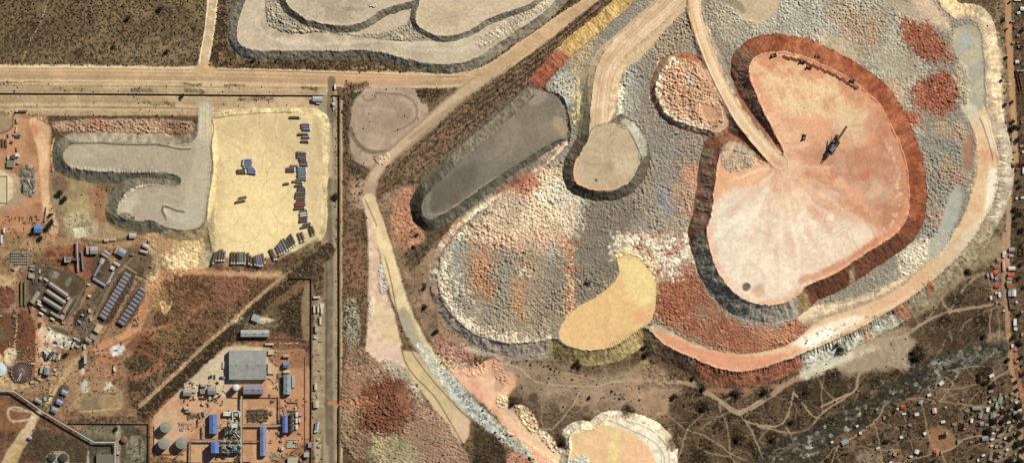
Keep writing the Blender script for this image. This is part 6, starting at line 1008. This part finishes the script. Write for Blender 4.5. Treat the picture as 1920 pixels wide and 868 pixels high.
for i in range(60):
    x = rr.uniform(414, 452); y = rr.uniform(786, 850); a, b = loc(x, y); an = rr.choice([0, math.pi/2, math.pi/4, 1.1, 2.4]); l_ = rr.uniform(2, 7); z_ = rr.uniform(8, 15); g[i % 3].tube((a-l_*math.cos(an)/2, b-l_*math.sin(an)/2, z_), (a+l_*math.cos(an)/2, b+l_*math.sin(an)/2, z_+rr.uniform(-2, 2)), rr.uniform(.2, .55), 8)
for m_, c in zip(g, ('d6dad0','9fae9e','c4c2b4')): part('pipework', m_, c)
for p_ in (((437,772),(437,790)),((449,770),(437,770)),((450,772),(450,782)),((437,783),(442,783))): a = loc(*p_[0]); b = loc(*p_[1]); part('duct', MB().bar((*a, 9), (*b, 9), 1.1), 'dfe2da')
for x, y in ((422,788),(442,788),(422,818),(442,818),(414,850),(450,850)): a, b = loc(x, y); part('column', MB().box(a, b, .8, .8, -1, 10), '5c5c52')
# walls and fences
wall_run([(-30,174.8),(150,175.4),(300,176.6),(430,178),(608,179)], 3.0, .5, '5f4630', 'perimeter_wall', 'long dark brown perimeter wall along the north road', 'wall')
wall_run([(622,179),(636,179),(636,300),(636,520),(636,755)], 3.0, .5, '5f4630', 'perimeter_wall', 'dark brown perimeter wall going down beside the plant road', 'wall'); wall_run([(635.5,762),(635.5,895)], 3.0, .5, '5f4630', 'perimeter_wall', 'short dark brown wall stretch below the orange track', 'wall')
wall_run([(541,521.5),(584,521.5),(584,640),(584,737),(583.5,829)], 3.0, .5, '5f4630', 'perimeter_wall', 'dark inner wall on the east side of the plant', 'wall'); wall_run([(583.5,838),(583.5,895)], 3.0, .5, '5f4630', 'perimeter_wall', 'lowest stretch of the inner plant wall', 'wall')
wall_run([(128,793),(278,794),(278,895)], 2.6, .5, '54412e', 'compound_wall', 'dark wall around the south-west fenced compound', 'wall'); wall_run([(289,798),(289,851),(345,851)], 1.6, .5, '6b4a38', 'bund_wall', 'low brown bund wall around the three tanks', 'wall'); wall_run([(285,866.5),(400,866.5),(470,865)], 2.0, .4, '54412e', 'plant_fence', 'low dark fence along the bottom of the plant', 'fence'); wall_run([(393,722),(374,722),(373,744)], 1.6, .3, '7a6a58', 'plant_fence', 'thin fence around the small plant buildings', 'fence'); wall_run([(571.5,668),(571.5,850)], 1.2, .3, '6b4a34', 'plant_fence', 'thin straight fence along the inside of the plant road', 'fence'); wall_run([(425,744.5),(520,745)], 1.8, .3, '6b5238', 'plant_fence', 'thin crosswise fence below the lilac-grey hall', 'fence'); wall_run([(58,586),(52,566),(75,540)], 2.2, .4, '3c3226', 'compound_wall', 'dark wall on the left of the hall yard', 'wall')
wall_run([(60,569),(94,592),(118,604),(145,558)], 2.2, .4, '3c3226', 'compound_wall', 'dark wall around the south side of the hall yard', 'wall'); wall_run([(170,520),(198,537)], 1.8, .3, '3c3226', 'compound_wall', 'dark wall below the camp courtyard', 'wall')
# clutter: containers, racks, crates
rr = random.Random(21); kk = 0
def crate(x, y, lx, ly, rot, c, label, h=2.4, name='shipping_container', cat='container', grp=None):
    t = thing(name, label, cat, x, y, rot, grp, dz=-.1); lx *= S; ly *= S; MB().box(0, 0, lx, ly, -.3, h).build('body', mat(c, 'sheet', .6), t); g = MB()
    g.box(lx/2+.03, 0, .06, ly*.9, .1, h-.2); g.build('door', mat(c, 'paint'), t); f = MB()
    for sx in (-1, 1):
        for sy in (-1, 1): f.box(sx*(lx/2-.1), sy*(ly/2-.1), .25, .25, -.3, h+.08)
    f.build('corner_post', mat('6b6258', 'paint'), t); return t
CR = [(5,268,3,16,4,'5c5340','dark brown container, left of two upright at the left edge'),(11.5,269,3,16,4,'60523c','dark brown container, right of two upright at the left edge'),(31,243,3,10,-12,'e6c878','cream container in the orange yard'),(29,253,9,3,-8,'9a8cc0','lilac container in the orange yard, upper'),(33,257,9,3,-8,'4a4258','dark container in the orange yard, lower right'),(22,267,5,3,-30,'3a342c','small dark container in the orange yard'),(57,345,2.6,17,28,'e0dcd4','long white container leaning across the scrap heap'),(60,347,2,14,28,'3c382e','dark long container beside the white one on the scrap heap'),(85,408,2.2,16,-6,'b0a088','thin upright pipe stack beside the yard road'),(86,395,1.8,14,-6,'8a7a62','thin upright pipe stack higher beside the yard road'),
 (419,684,3,13,-3,'d2ceb8','pale long container left of the huge warehouse'),(403,706,2,8,0,'3c362c','small dark container, right of the row left of the warehouse'),(397,705,1.8,6,6,'4c463a','small dark container, middle of the row left of the warehouse'),(393,707,1.6,5,6,'4c463a','small dark container, left of the row left of the warehouse'),(421,707.5,6,4.5,0,'8d86a6','lilac container left of the warehouse corner'),(415,707.5,5,4,0,'3f3a34','dark container left of the lilac one'),(358,716,4,4,-30,'9a8874','tan box on the plant forecourt'),(408,717,5,3,-35,'3f3224','dark slanted box near the fence corner'),(549,753,20,3,0,'9c7a5c','long brown pipe stack below the grey-green hall'),(550,769,18,3,2,'8a7058','long brown pipe stack above the cooling towers'),(525,844,8,2,-35,'4a2c1e','dark slanted skip on the orange yard'),(375,778,2.6,12,18,'8a8478','grey pipe bundle, left of two slanted bundles'),(381,776,2.2,10,18,'5a5248','dark pipe bundle, right of two slanted bundles'),(371,792,2,14,0,'4a3a2c','thin dark upright skip left of the blue hall'),(378,812,2,24,0,'6a4a38','long thin upright skip left of the blue hall'),(381,746,14,3,-2,'4c3a2c','dark low container stack below the small grey building'),(397,747,9,4,-8,'5a4a3c','dark cluster container right of the low stack'),
 (528,722,6,3,0,'8b7d60','tan rack left of the grey-green hall, lower'),(524,704,7,9,0,'7f7256','tan rack left of the grey-green hall, upper'),(550,715,5,22,0,'a7ada4','row of pale vessels right of the grey-green hall'),(75,609,4,9,-5,'4a3a28','dark upright container on the pale track'),(93,615,6,3,-30,'c8c4b4','white container at the head of the pale tip'),(104,641,6,3,-20,'5a3a2a','brown skip at the foot of the pale tip'),(75,711,9,3,-22,'d0c4b4','white container below the small works yard'),(60,716,6,4,10,'cdbcae','pale container beside the thickener'),(103,693,5,3,-25,'e2dace','white container right of the small works yard'),(105,701,4,3,-25,'cfc4b2','pale container right of the small works yard, lower')]
for x, y, lx, ly, rot, c, lab in CR:
    if ly > lx: lx, ly, rot = ly, lx, rot+90
    crate(x, y, lx, ly, rot, c, lab)
# sheet-metal clutter works near the tip (88, 660)
t = thing('sorting_plant', 'pale tangled sorting machine on the sandy works yard', 'machine', 92, 665)
for x, y, lx, ly, z0, z1, ro, n_, c in ((-4,4,9,4,0,4,-50,'feed_bin','c9c8ba'),(3,0,4,12,0,5,-35,'screen_box','3f3c34'),(8,-3,7,3,0,3.5,60,'chute','a7a494'),(-5,-3,2,10,0,3,20,'frame','4a463c'),(12,-4,3,8,0,3,-20,'motor_house','8a8676'),(1,6,10,2,3,3.6,-30,'walkway','dcd8ca'),(15,-2,2,9,0,2.5,-10,'outfeed_belt','d2cdbc')): MB().box(x, y, lx, ly, z0-.3, z1, ro).build(n_, mat(c, 'paint'), t)
t = thing('sorting_plant', 'dark tangled screening machine beside the camp road end', 'machine', 146, 642)
for x, y, lx, ly, z0, z1, ro, n_, c in ((-6,-3,3,9,0,4,-30,'feed_bin','c6bca6'),(0,0,12,3,0,4,-28,'screen_box','4a4238'),(6,2,3,10,0,4,-30,'frame','3c352a'),(3,-5,8,2,0,3,30,'chute','b0a890'),(-2,5,9,2,2,3,-28,'walkway','d6ccb6')): MB().box(x, y, lx, ly, z0-.3, z1, ro).build(n_, mat(c, 'paint'), t)
# scrap pieces around the yards
rr = random.Random(77)
def scraps(x0, y0, x1, y1, n, label, cols, rot=0, lmax=5):
    o = MB(); px, py = w2((x0+x1)/2, (y0+y1)/2); z_ = gz((x0+x1)/2, (y0+y1)/2)
    for i in range(n): x = rr.uniform(x0, x1); y = rr.uniform(y0, y1); a, b = w2(x, y); o.box(a-px, b-py, rr.uniform(.8, lmax), rr.uniform(.5, 1.6), gz(x, y)-z_-.2, gz(x, y)-z_+rr.uniform(.5, 1.8), rot+rr.choice([0, 90])+rr.uniform(-20, 20))
    q = o.build('scrap_debris', mat(cols, 'paint'), None, (px, py, z_)); q['label'] = label; q['kind'] = 'stuff'; return q
for a in ((40,312,64,366,70,'scattered grey scrap metal and sheets','8d8a80'),(4,405,48,440,26,'scattered brown timber and pipes','8f6a4c'),(52,405,72,420,14,'small brown scrap near the blue roof','7a5a40'),(350,776,376,784,30,'rows of stored scrap beams','6f6044'),(336,790,362,806,26,'loose scaffolding pieces on the ground','a59a8c'),(464,768,503,790,90,'dark heap of stored scrap parts','5e4f3c'),(25,582,45,640,60,'dark scrub and scrap pieces','5a4634'),(120,600,180,650,70,'scattered yard material below the scrub','8a8272'),(62,490,90,535,50,'camp yard clutter','6f675a'),(215,512,246,600,60,'small yard clutter behind the row houses','6d6258'),(240,548,262,612,60,'small yard clutter of the eastern houses','6d6258'),(160,455,180,480,12,'oddments around the workshop','8a8478'),(70,735,100,765,40,'clutter beside the grey-green shed','7a7260'),(505,655,520,720,20,'oddments beside the warehouse','b0a890'),(510,700,530,735,20,'oddments by the racks','6f6850'),(345,715,425,760,60,'small equipment on the plant forecourt','5c4c3c'),(505,735,575,865,70,'small plant equipment in the east yard','6a5848'),(380,765,455,868,70,'pipes and fittings around the process tower','a8a898'),(60,640,120,760,90,'machinery oddments in the works yard','8a7c68'),(150,640,230,740,50,'oddments around the pale ponds','7d6a50'),(0,640,60,730,40,'equipment around the thickener','b09c80'),(290,850,345,868,12,'oddments below the tanks','7a6450'),(586,520,606,868,50,'oddments along the roadside strip','8c8068')): scraps(*a)

# more small sheds, tanks and plant items
rr = random.Random(99); SM = []
for (x0, y0, x1, y1, n, pl) in ((345,720,395,790,12,'on the plant forecourt'),(505,735,570,865,14,'on the east side of the plant'),(110,600,160,650,10,'beside the camp road'),(60,640,112,760,14,'in the small works yards'),(0,225,45,315,10,'in the orange yard'),(150,520,176,600,5,'in the scrub beside the camp road'),(210,440,290,500,5,'inside the road bend'),(588,520,606,868,7,'along the roadside strip'),(0,460,60,600,5,'near the left edge')):
    k = 0
    while k < n:
        x = rr.uniform(x0, x1); y = rr.uniform(y0, y1); k += 1
        if any(abs(x-a)*1.0 < 9 and abs(y-b) < 9 for a, b, in SM) or any(abs(x-b_[0]) < b_[2]*.5+5 and abs(y-b_[1]) < b_[3]*.5+6 for b_ in BL): continue
        SM.append((x, y)); cl_, nm = rr.choice([('a09684','grey'),('c4b49a','cream'),('8a7860','brown'),('b0a8a0','pale grey'),('d0c8bc','white')])
        house(x, y, rr.uniform(5, 9), rr.uniform(3, 5), rr.choice([0, 90, -30, 0]) if x < 300 else rr.choice([0, 90]), cl_, None, h=2.6, kind=rr.choice(['flat', 'mono']), name='shed', cat='shed', text=f'small {nm} shed', place=pl)
# ================================================================ MACHINES ON THE DUMPS
def stacker(x, y, rot):
    t = thing('mobile_stacker', 'long dark spreader machine on the pink platform', 'stacker', x, y, rot)
    tr = MB().mesh
    for sx, sy in ((-6, 4), (-6, -4), (6, 4), (6, -4)):
        c = MB().box(sx, sy, 8, 2.4, 0, 2.2).build('crawler_track', mat('2c2622', 'paint'), t); g = MB()
        for i in range(12): g.box(sx-3.6+i*.65, sy, .3, 2.6, 2.2, 2.32)
        g.build('track_shoe', mat('3c342e', 'paint'), c)
    MB().box(0, 0, 20, 6.5, 2.2, 6).build('machinery_deck', mat('4a423c', 'paint'), t); h = MB().box(-3, 0, 9, 5, 6, 10).build('machine_house', mat('5c544e', 'paint'), t); MB().box(-3, 0, 9.6, 5.6, 10, 10.3).build('house_roof', mat('8a8290', 'sheet'), h); MB().box(6, 3.6, 3, 2.4, 6, 8.8).build('operator_cab', mat('7a747c', 'paint'), t)
    g = MB()
    for s in (-1.4, 1.4): g.bar((4, s, 7), (33, s, 14), .6); g.bar((4, s, 9.5), (33, s, 15.6), .45)
    for i in range(14): a = 4+i*2.1; z = 7+(a-4)*.241; g.bar((a, -1.4, z), (a+2, 1.4, z+.5), .3); g.bar((a, 1.4, z), (a, 1.4, z+2.2), .25); g.bar((a, -1.4, z), (a, -1.4, z+2.2), .25)
    b = g.build('discharge_boom', mat('33291f', 'paint'), t); MB().bar((4, 0, 7.8), (33, 0, 14.8), 1.6, .2).build('belt', mat('1f1c1a', 'paint'), b)
    g = MB()
    for s in (-1.2, 1.2): g.bar((-6, s, 6), (-24, s, 4), .6); g.bar((-6, s, 8), (-24, s, 5.6), .4)
    for i in range(8): a = -6-i*2.2; g.bar((a, -1.2, 6-i*.24), (a-2, 1.2, 6-i*.24), .3)
    g.build('receiving_boom', mat('3a2f24', 'paint'), t); g = MB().bar((0, -1.2, 6), (2, -1.2, 17), .6); g.bar((0, 1.2, 6), (2, 1.2, 17), .6); g.bar((2, 1.2, 17), (2, -1.2, 17), .5); g.build('mast', mat('42372c', 'paint'), t)
    g = MB().bar((2, 0, 17), (32, 0, 15.6), .2); g.bar((2, 0, 17), (18, 0, 11.5), .2); g.bar((2, 0, 17), (-22, 0, 6), .2); g.build('stay_ropes', mat('2a2420', 'paint'), t); MB().bar((-4, 5, 4), (10, 9, 7), 1.0, 1.2).build('side_chute', mat('4a3828', 'paint'), t); MB().box(-14, 0, 5, 4, 3.2, 7).build('counterweight', mat('4c443a', 'paint'), t)
stacker(1560, 275, 57)
def dozer(x, y, rot, label, c='3a2c20'):
    t = thing('bulldozer', label, 'bulldozer', x, y, rot, 'bulldozers working on the dumps')
    for s in (-1, 1): MB().box(0, s*1.5, 5, .8, 0, 1.3).build('crawler_track', mat('1e1a17', 'paint'), t)
    MB().box(.2, 0, 4.4, 2.1, .7, 2.2).build('engine_body', mat(c, 'paint'), t); cb = MB().box(-.9, 0, 1.7, 1.9, 2.2, 3.6).build('cab', mat('5a4a2c', 'paint'), t); MB().box(-.9, 0, 1.9, 2.1, 3.6, 3.7).build('cab_roof', mat('8d7a4c', 'paint'), cb); MB().bar((3.4, -2.2, .8), (3.4, 2.2, .8), .4, 1.5).build('blade', mat('4a3c2c', 'paint'), t)
    for s in (-1, 1): MB().bar((0, s*1.95, .8), (3.3, s*1.95, .7), .3).build('push_arm', mat('3a2c20', 'paint'), t)
    t.scale = (1.25,)*3; return t
for a in ((1505,259,80,'dark bulldozer alone left of the spreader machine'),(1448,106,20,'dark bulldozer at the top left of the pink platform'),(1502,116,-25,'dark bulldozer, upper of two beside the tipped red heaps'),(1514,127,-20,'dark bulldozer, lower of two beside the tipped red heaps'),(1595,152,-30,'dark bulldozer at the end of the tipped red heaps'),(1102,528,-30,'small dark bulldozer on the grey heaps'),(1530,107,-20,'dark bulldozer among the tipped red heaps')): dozer(*a)

# ================================================================ SETTLEMENTS
sv = 'in the southern village'
VH = [('pale blue', '8fa3ac', [(1584,828,13,9,28),(1726,753,8,8,80),(1869,759,5,13,84)]), ('white', 'dedcd2', [(1607,798,5,4,20),(1560,828,5,4,20),(1613,811,5,5,0),(1852,767,6,9,80),(1859,704,9,6,28),(1744,777,0,0,0),(1690,819,6,5,20),(1734,812,6,6,30),(1768,790,8,5,12),(1719,776,8,6,10),(1773,763,3,3,0),(1822,788,5,8,86),(1906,754,5,4,20),(1719,846,8,8,70),(1670,866,6,4,40),(1683,766,4,4,0),(1900,826,0,0,0),(1885,821,5,4,0),(1856,753,4,4,0),(1765,718,9,7,40),(1742,740,7,5,20)]),
 ('red', 'b0503c', [(1693,762,9,8,10)]), ('pink-edged white', 'd8b8a8', [(1752,769,8,10,8),(1855,756,0,0,0)]), ('grey-green', '8c9484', [(1875,749,8,14,75),(1832,765,18,7,0),(1841,794,8,8,5),(1847,821,12,9,8),(1714,774,0,0,0)]), ('grey', '8f8c88', [(1838,778,7,11,85),(1858,856,7,14,75),(1904,774,8,8,0),(1842,700,0,0,0),(1862,779,10,12,85)]), ('tan', 'a08c74', [(1868,836,6,6,0),(1870,805,6,5,5),(1862,731,0,0,0),(1858,733,9,5,12),(1897,799,6,5,0),(1904,812,5,5,0),(1893,804,4,8,70),(1902,788,7,5,0),(1880,865,0,0,0),(1912,853,4,6,80),(1886,851,3,6,70),(1678,850,6,8,75),(1916,808,6,5,0)])]
for nm, rc, it in VH:
    for x, y, lx, ly, rot in it:
        if not lx: continue
        if ly > lx: lx, ly, rot = ly, lx, rot+90 if rot < 45 else rot
        house(x, y, lx, ly, rot, rc, None, h=2.7, kind='mono' if min(lx, ly) < 7 else 'gable', name='village_house', cat='house', text=f'{nm}-roofed house', place='in the southern village', wallc='9a8468')
for x, y, lx, ly, rot, n in ((1551,861,5,6,-65,2),(1692,802,5,6,80,1),(1768,817,11,7,10,3),(1803,799,11,8,78,3),(1812,780,5,8,85,1),(1726,850,9,6,20,3),(1833,827,5,4,10,1),(1753,851,5,4,10,1),(1677,771,3,7,0,1),(1679,852,3,10,70,1)):
    if ly > lx: lx, ly, rot = ly, lx, rot+90 if rot < 45 else rot
    roofless(x, y, lx, ly, rot, n, 'in the southern village')
BK = 'beside the eastern road'
EH = [('white', 'dedcd4', [(1883,474,7,6,0),(1882,480,5,4,0),(1897,503,13,7,3),(1901,549,8,12,0),(1906,566,4,4,0),(1914,615,0,0,0),(1904,612,7,0,0),(1903,604,6,13,0),(1904,616,6,6,0),(1858,558,4,7,8),(1868,549,4,4,0),(1874,552,4,10,5),(1917,17,8,7,-5),(1907,116,7,6,10),(1908,1,12,3,0),(1882,582,4,3,0),(1918,285,4,4,0),(1919,320,4,12,0),(1906,372,4,4,0)]), ('red', 'b4503a', [(1896,516,13,9,4),(1895,536,14,6,8),(1867,512,8,7,5),(1870,536,10,6,8)]), ('pink', 'cfa092', [(1882,498,5,20,3),(1860,517,4,11,15),(1893,522,9,4,0),(1896,479,8,5,0)]), ('grey', '9a98a0', [(1897,468,11,8,5),(1852,516,4,8,20),(1893,550,6,11,0),(1868,522,6,6,0)]), ('grey-green', '84886e', [(1892,531,10,10,0),(1898,542,14,5,6)]), ('tan', '9c8264', [(1909,67,6,4,10),(1912,88,6,5,0)])]
for nm, rc, it in EH:
    for x, y, lx, ly, rot in it:
        if not lx or not ly: continue
        if ly > lx: lx, ly, rot = ly, lx, rot+90
        house(x, y, lx, ly, rot, rc, None, h=2.7, kind='mono' if min(lx, ly) < 7 else 'gable', name='roadside_house', cat='house', text=f'{nm}-roofed building', place=BK, wallc='a08a70')
for x, y, lx, ly, rot, n in ((1914,472,9,13,0,2),(1910,150,4,36,-80,6),(1906,394,7,7,5,2),(1903,420,8,7,-5,2),(1916,310,8,6,-5,2),(1905,372,0,0,0,0),(1915,61,0,0,0,0)):
    if not lx: continue
    if n == 6: roofless(1910, 150, 38, 5, -78, 6, BK)
    else:
        if ly > lx: lx, ly, rot = ly, lx, rot+90
        roofless(x, y, lx, ly, rot, n, BK)
rr = random.Random(17); used = [(x, y) for _, _, it in VH+EH for x, y, *_ in it]
for (x0, y0, x1, y1, n, pl) in ((1856,735,1918,868,34,sv),(1800,735,1856,868,8,sv),(1640,760,1800,868,14,sv),(1898,10,1918,440,14,BK),(1896,580,1918,720,8,BK),(1855,470,1880,570,4,BK)):
    k = 0; tr_ = 0
    while k < n and tr_ < 400:
        tr_ += 1; x = rr.uniform(x0, x1); y = rr.uniform(y0, y1)
        if any(abs(x-a) < 7.5 and abs(y-b) < 7.5 for a, b in used): continue
        used.append((x, y)); k += 1; rc, nm = rr.choice([('a08c74','tan'),('a08c74','tan'),('dedcd2','white'),('8f8c88','grey'),('8c9484','grey-green'),('b0503c','red') if n < 15 else ('a08c74','tan')])
        house(x, y, rr.uniform(4.5, 7.5), rr.uniform(3.2, 4.6), rr.choice([5, 80, 10, 85, 20]), rc, None, h=2.6, kind='mono', name='village_house' if pl == sv else 'roadside_house', cat='house', text=f'{nm}-roofed {"house" if pl == sv else "building"}', place=pl, wallc='9a8468')
wall_run([(1889.5,545),(1891,560),(1894,580),(1904,580)], 2.4, .5, '4a3c2c', 'compound_wall', 'dark compound wall beside the eastern road', 'wall'); wall_run([(1840,735),(1841,755)], 1.5, .4, '4a3c2c', 'compound_wall', 'short dark wall among the village plots', 'wall')

# ================================================================ TREES AND SCRUB
def crown_mesh(seed, c, n=340, tall=.7):
    rr = random.Random(seed); m = MB(); lobes = [(rr.uniform(-.45,.45), rr.uniform(-.45,.45), rr.uniform(-.1,.25), rr.uniform(.42,.68)) for _ in range(6)]+[(0,0,.1,.6)]
    for i in range(n):
        lx, ly, lz, lr = rr.choice(lobes); u = rr.uniform(-1, 1); a = rr.uniform(0, 6.283); q = math.sqrt(1-u*u); r = lr*rr.uniform(.75, 1.08)
        p = Vector((lx+r*q*math.cos(a), ly+r*q*math.sin(a), (lz+r*u)*tall)); s = rr.uniform(.11, .22)
        d = Vector((rr.gauss(0,1), rr.gauss(0,1), rr.gauss(0,1.4))).normalized(); e1 = d.orthogonal().normalized()*s; e2 = d.cross(e1).normalized()*s*rr.uniform(.6, 1)
        m.poly([p-e1-e2*.4, p+e2, p+e1-e2*.4, p-e2*.9], [(0,1,2,3)])
    return m.mesh('crown', mat(c, 'leaf', .9))
CROWN = {c: [crown_mesh(s, c) for s in range(4)] for c in ('33301c','2e2a18','3f3a22')}
def trunk_mesh():
    m = MB().cyl(0, 0, .09, -.4, .5, 8, r2=.05)
    for i in range(5): a = i*1.26; m.bar((0, 0, .35), (.4*math.cos(a), .4*math.sin(a), .85), .045)
    return m.mesh('trunk', mat('4a3826', 'wall'))
TR = trunk_mesh()
def tree(x, y, r, place, c='33301c', text='round dark tree', h=1.0):
    rr = random.Random(int(x*7+y)); t = thing('tree', None, 'tree', x, y, rr.uniform(0, 360), dz=-.1); r *= S
    a = bpy.data.objects.new('trunk', TR); COL.objects.link(a); a.parent = t; a.scale = (r, r, r*1.05*h); b = bpy.data.objects.new('crown', CROWN[c][int(x+y) % 4]); COL.objects.link(b); b.parent = t; b.location = (0, 0, r*1.0*h); b.scale = (r*1.05, r*1.05, r*.95)
    later(t, text, c, place, x)
for x, y, r in ((1878.5,770,6),(1891,770,5),(1864,787,7),(1882,786,6.5),(1889,781,5.5),(1854,805,8),(1911,760,6.5),(1911,778,7.5),(1918,793,7),(1909,811,6),(1908,830,7),(1918,827,6),(1919,842,6),(1893,860,7),(1866,852,6),(1857,866,5),(1915,865,6),(1830,823,0),(1837,712.5,4),(1846,716,5),(1853,714,5),(1862.5,722,6.5),(1836,700,4),(1836,708,4),(1881,719,3),(1889,674,5),(1905,716,4),(1906,731,4),(1861,768,2.5),(1824,856,4),(1828,859,0),(1581,851,2.6),(1588,851,2.6),(1660,827,4.5),(1666,826,4),(1633,823,0),(1762,771,0),(1870,830,2.5),(1872,812,3),(1822,775,2.2),(1829,771,2),(1860,824,2),(1880,800,2.4),(1750,864,5)):
    if r: tree(x, y, r*.95, sv)
for x, y, r in ((1851,49,2),(1882,38,4),(1887,108,3.6),(1893,5,3),(1887,55,3),(1876,152,4),(1897,191,4),(1884,196,5),(1915,88,4),(1901,240,7),(1900,228,5),(1908,262,6),(1899,312,4),(1912,350,5),(1905,407,5),(1917,430,6),(1914,495,4),(1912,520,5),(1884,330,0),(1911,590,4),(1910,640,5),(1915,670,5),(1917,700,5)):
    if r: tree(x, y, r*.9, BK)
for x, y, r in ((112,361,7),(118.5,367,0),(122,374,7.5),(95,403,5),(97,417,7),(90,427,6),(59,437,5),(63,430,4),(76,447,6),(74,452,0)):
    if r: tree(x, y, r*.85, 'in the orange works yard')
for x, y, r in ((240,36,4),(313,97,3.5),(300,17,4),(213,88,3),(342,180,4),(217,803,4),(124,665,4),(628,367,4.5),(630,372,3.5),(476,113,3),(520,112,3),(1082,680,5),(1087,685,4),(776,462,3),(797,575,4),(818,622,4.5),(795,540,3),(783,440,3),(1212,663,5),(1210,650,4),(1300,707,4),(1265,743,5),(1433,735,5),(1382,738,4),(1320,765,5),(1383,822,5),(1575,655,5),(1568,648,4),(1720,670,6),(1728,664,5),(1712,660,4),(1485,790,4),(1450,822,4),(1510,735,3),(1318,728,4),(1375,735,4),(1055,828,4),(1105,745,3),(960,757,4),(1845,630,4),(1815,508,4),(1650,555,0)):
    if r: tree(x, y, r*1.15, 'standing in open ground', c='2e2a18', text='dark spreading tree')
rr = random.Random(23)
for k_ in range(46):
    x = rr.uniform(1850, 1918); y = rr.uniform(740, 868)
    if k_ > 26: x = rr.uniform(1898, 1918); y = rr.uniform(0, 720)
    if any(abs(x-a) < 5 and abs(y-b) < 5 for a, b in used): continue
    tree(x, y, rr.uniform(2, 5.5), sv if k_ <= 26 else BK)
# low scrub over the wild ground: far too many to count
rr = np.random.default_rng(4); ico_v = []; bm = bmesh.new(); bmesh.ops.create_icosphere(bm, subdivisions=1, radius=1.0); IV = np.array([v.co[:] for v in bm.verts]); IF = np.array([[v.index for v in f.verts] for f in bm.faces]); bm.free()
def scatter(n, prob, rmin, rmax, name, label, cols, flat=.7, seed=0):
    rg_ = np.random.default_rng(seed); X = rg_.uniform(-28, 1948, n); Y = rg_.uniform(-28, 896, n); i = np.searchsorted(xs, X); j = np.searchsorted(ys, Y); k = rg_.uniform(0, 1, n) < prob[j, i]; X = X[k]; Y = Y[k]; i = i[k]; j = j[k]; m = len(X)
    if not m: return
    r = rg_.uniform(rmin, rmax, m)**1.0; V = np.repeat(IV[None], m, 0)*(1+rg_.uniform(-.35, .35, (m, len(IV), 1)))*r[:, None, None]; V[..., 2] *= flat; V[..., 0] += ((X-960)*S)[:, None]; V[..., 1] += ((434-Y)*S)[:, None]; V[..., 2] += (Z[j, i]+r*.3)[:, None]
    F = IF[None]+(np.arange(m)*len(IV))[:, None, None]; me = bpy.data.meshes.new(name); V = V.reshape(-1, 3); F = F.reshape(-1, 3)
    me.vertices.add(len(V)); me.vertices.foreach_set('co', V.astype(np.float32).ravel()); me.loops.add(F.size); me.loops.foreach_set('vertex_index', F.astype(np.int32).ravel()); me.polygons.add(len(F)); me.polygons.foreach_set('loop_start', np.arange(0, F.size, 3, dtype=np.int32)); me.polygons.foreach_set('loop_total', np.full(len(F), 3, np.int32)); me.update(calc_edges=True); me.materials.append(mat(cols, 'leaf', .95))
    o = bpy.data.objects.new(name, me); COL.objects.link(o); o['kind'] = 'stuff'; o['label'] = label
fl_ = (SLOPE < .5); cl = ss(.35, .62, NB[25]*.5+NZ[70]*.5)
scatter(110000, np.clip(SCRUB*.42*(.3+.9*cl), 0, 1)*fl_, .5, 1.25, 'scrub', 'dense low dark scrub bushes dotted over the wild ground', '3d3320', seed=1)
scatter(60000, np.clip((SCRUB-.45)*.7, 0, 1)*fl_, .6, 1.5, 'scrub', 'thick dark bushes in the overgrown strips', '352c1a', seed=2)
scatter(26000, np.clip(SCRUB*.12, 0, 1)*fl_, .5, 1.3, 'scrub', 'thinner olive bushes among the scrub', '6a6040', seed=3)
scatter(60000, np.clip(SCRUB*.5*ss(.5, .62, NB[25])*(PY > 640)*(PX > 900), 0, 1)*fl_, .7, 1.9, 'scrub', 'clumps of large dark bushes in the southern bush', '332a19', seed=9)
toe = np.zeros_like(SLOPE); toe[2:-2, 2:-2] = np.abs(SLOPE[4:, 2:-2]-SLOPE[:-4, 2:-2])+np.abs(SLOPE[2:-2, 4:]-SLOPE[2:-2, :-4]); toe *= (PX > 1240)*(PY > 560)*.25
scatter(90000, np.clip(toe, 0, .3), .4, 1.0, 'rubble', 'dark boulders fallen to the foot of the dump', '5a4c38', seed=5)
finish_labels()
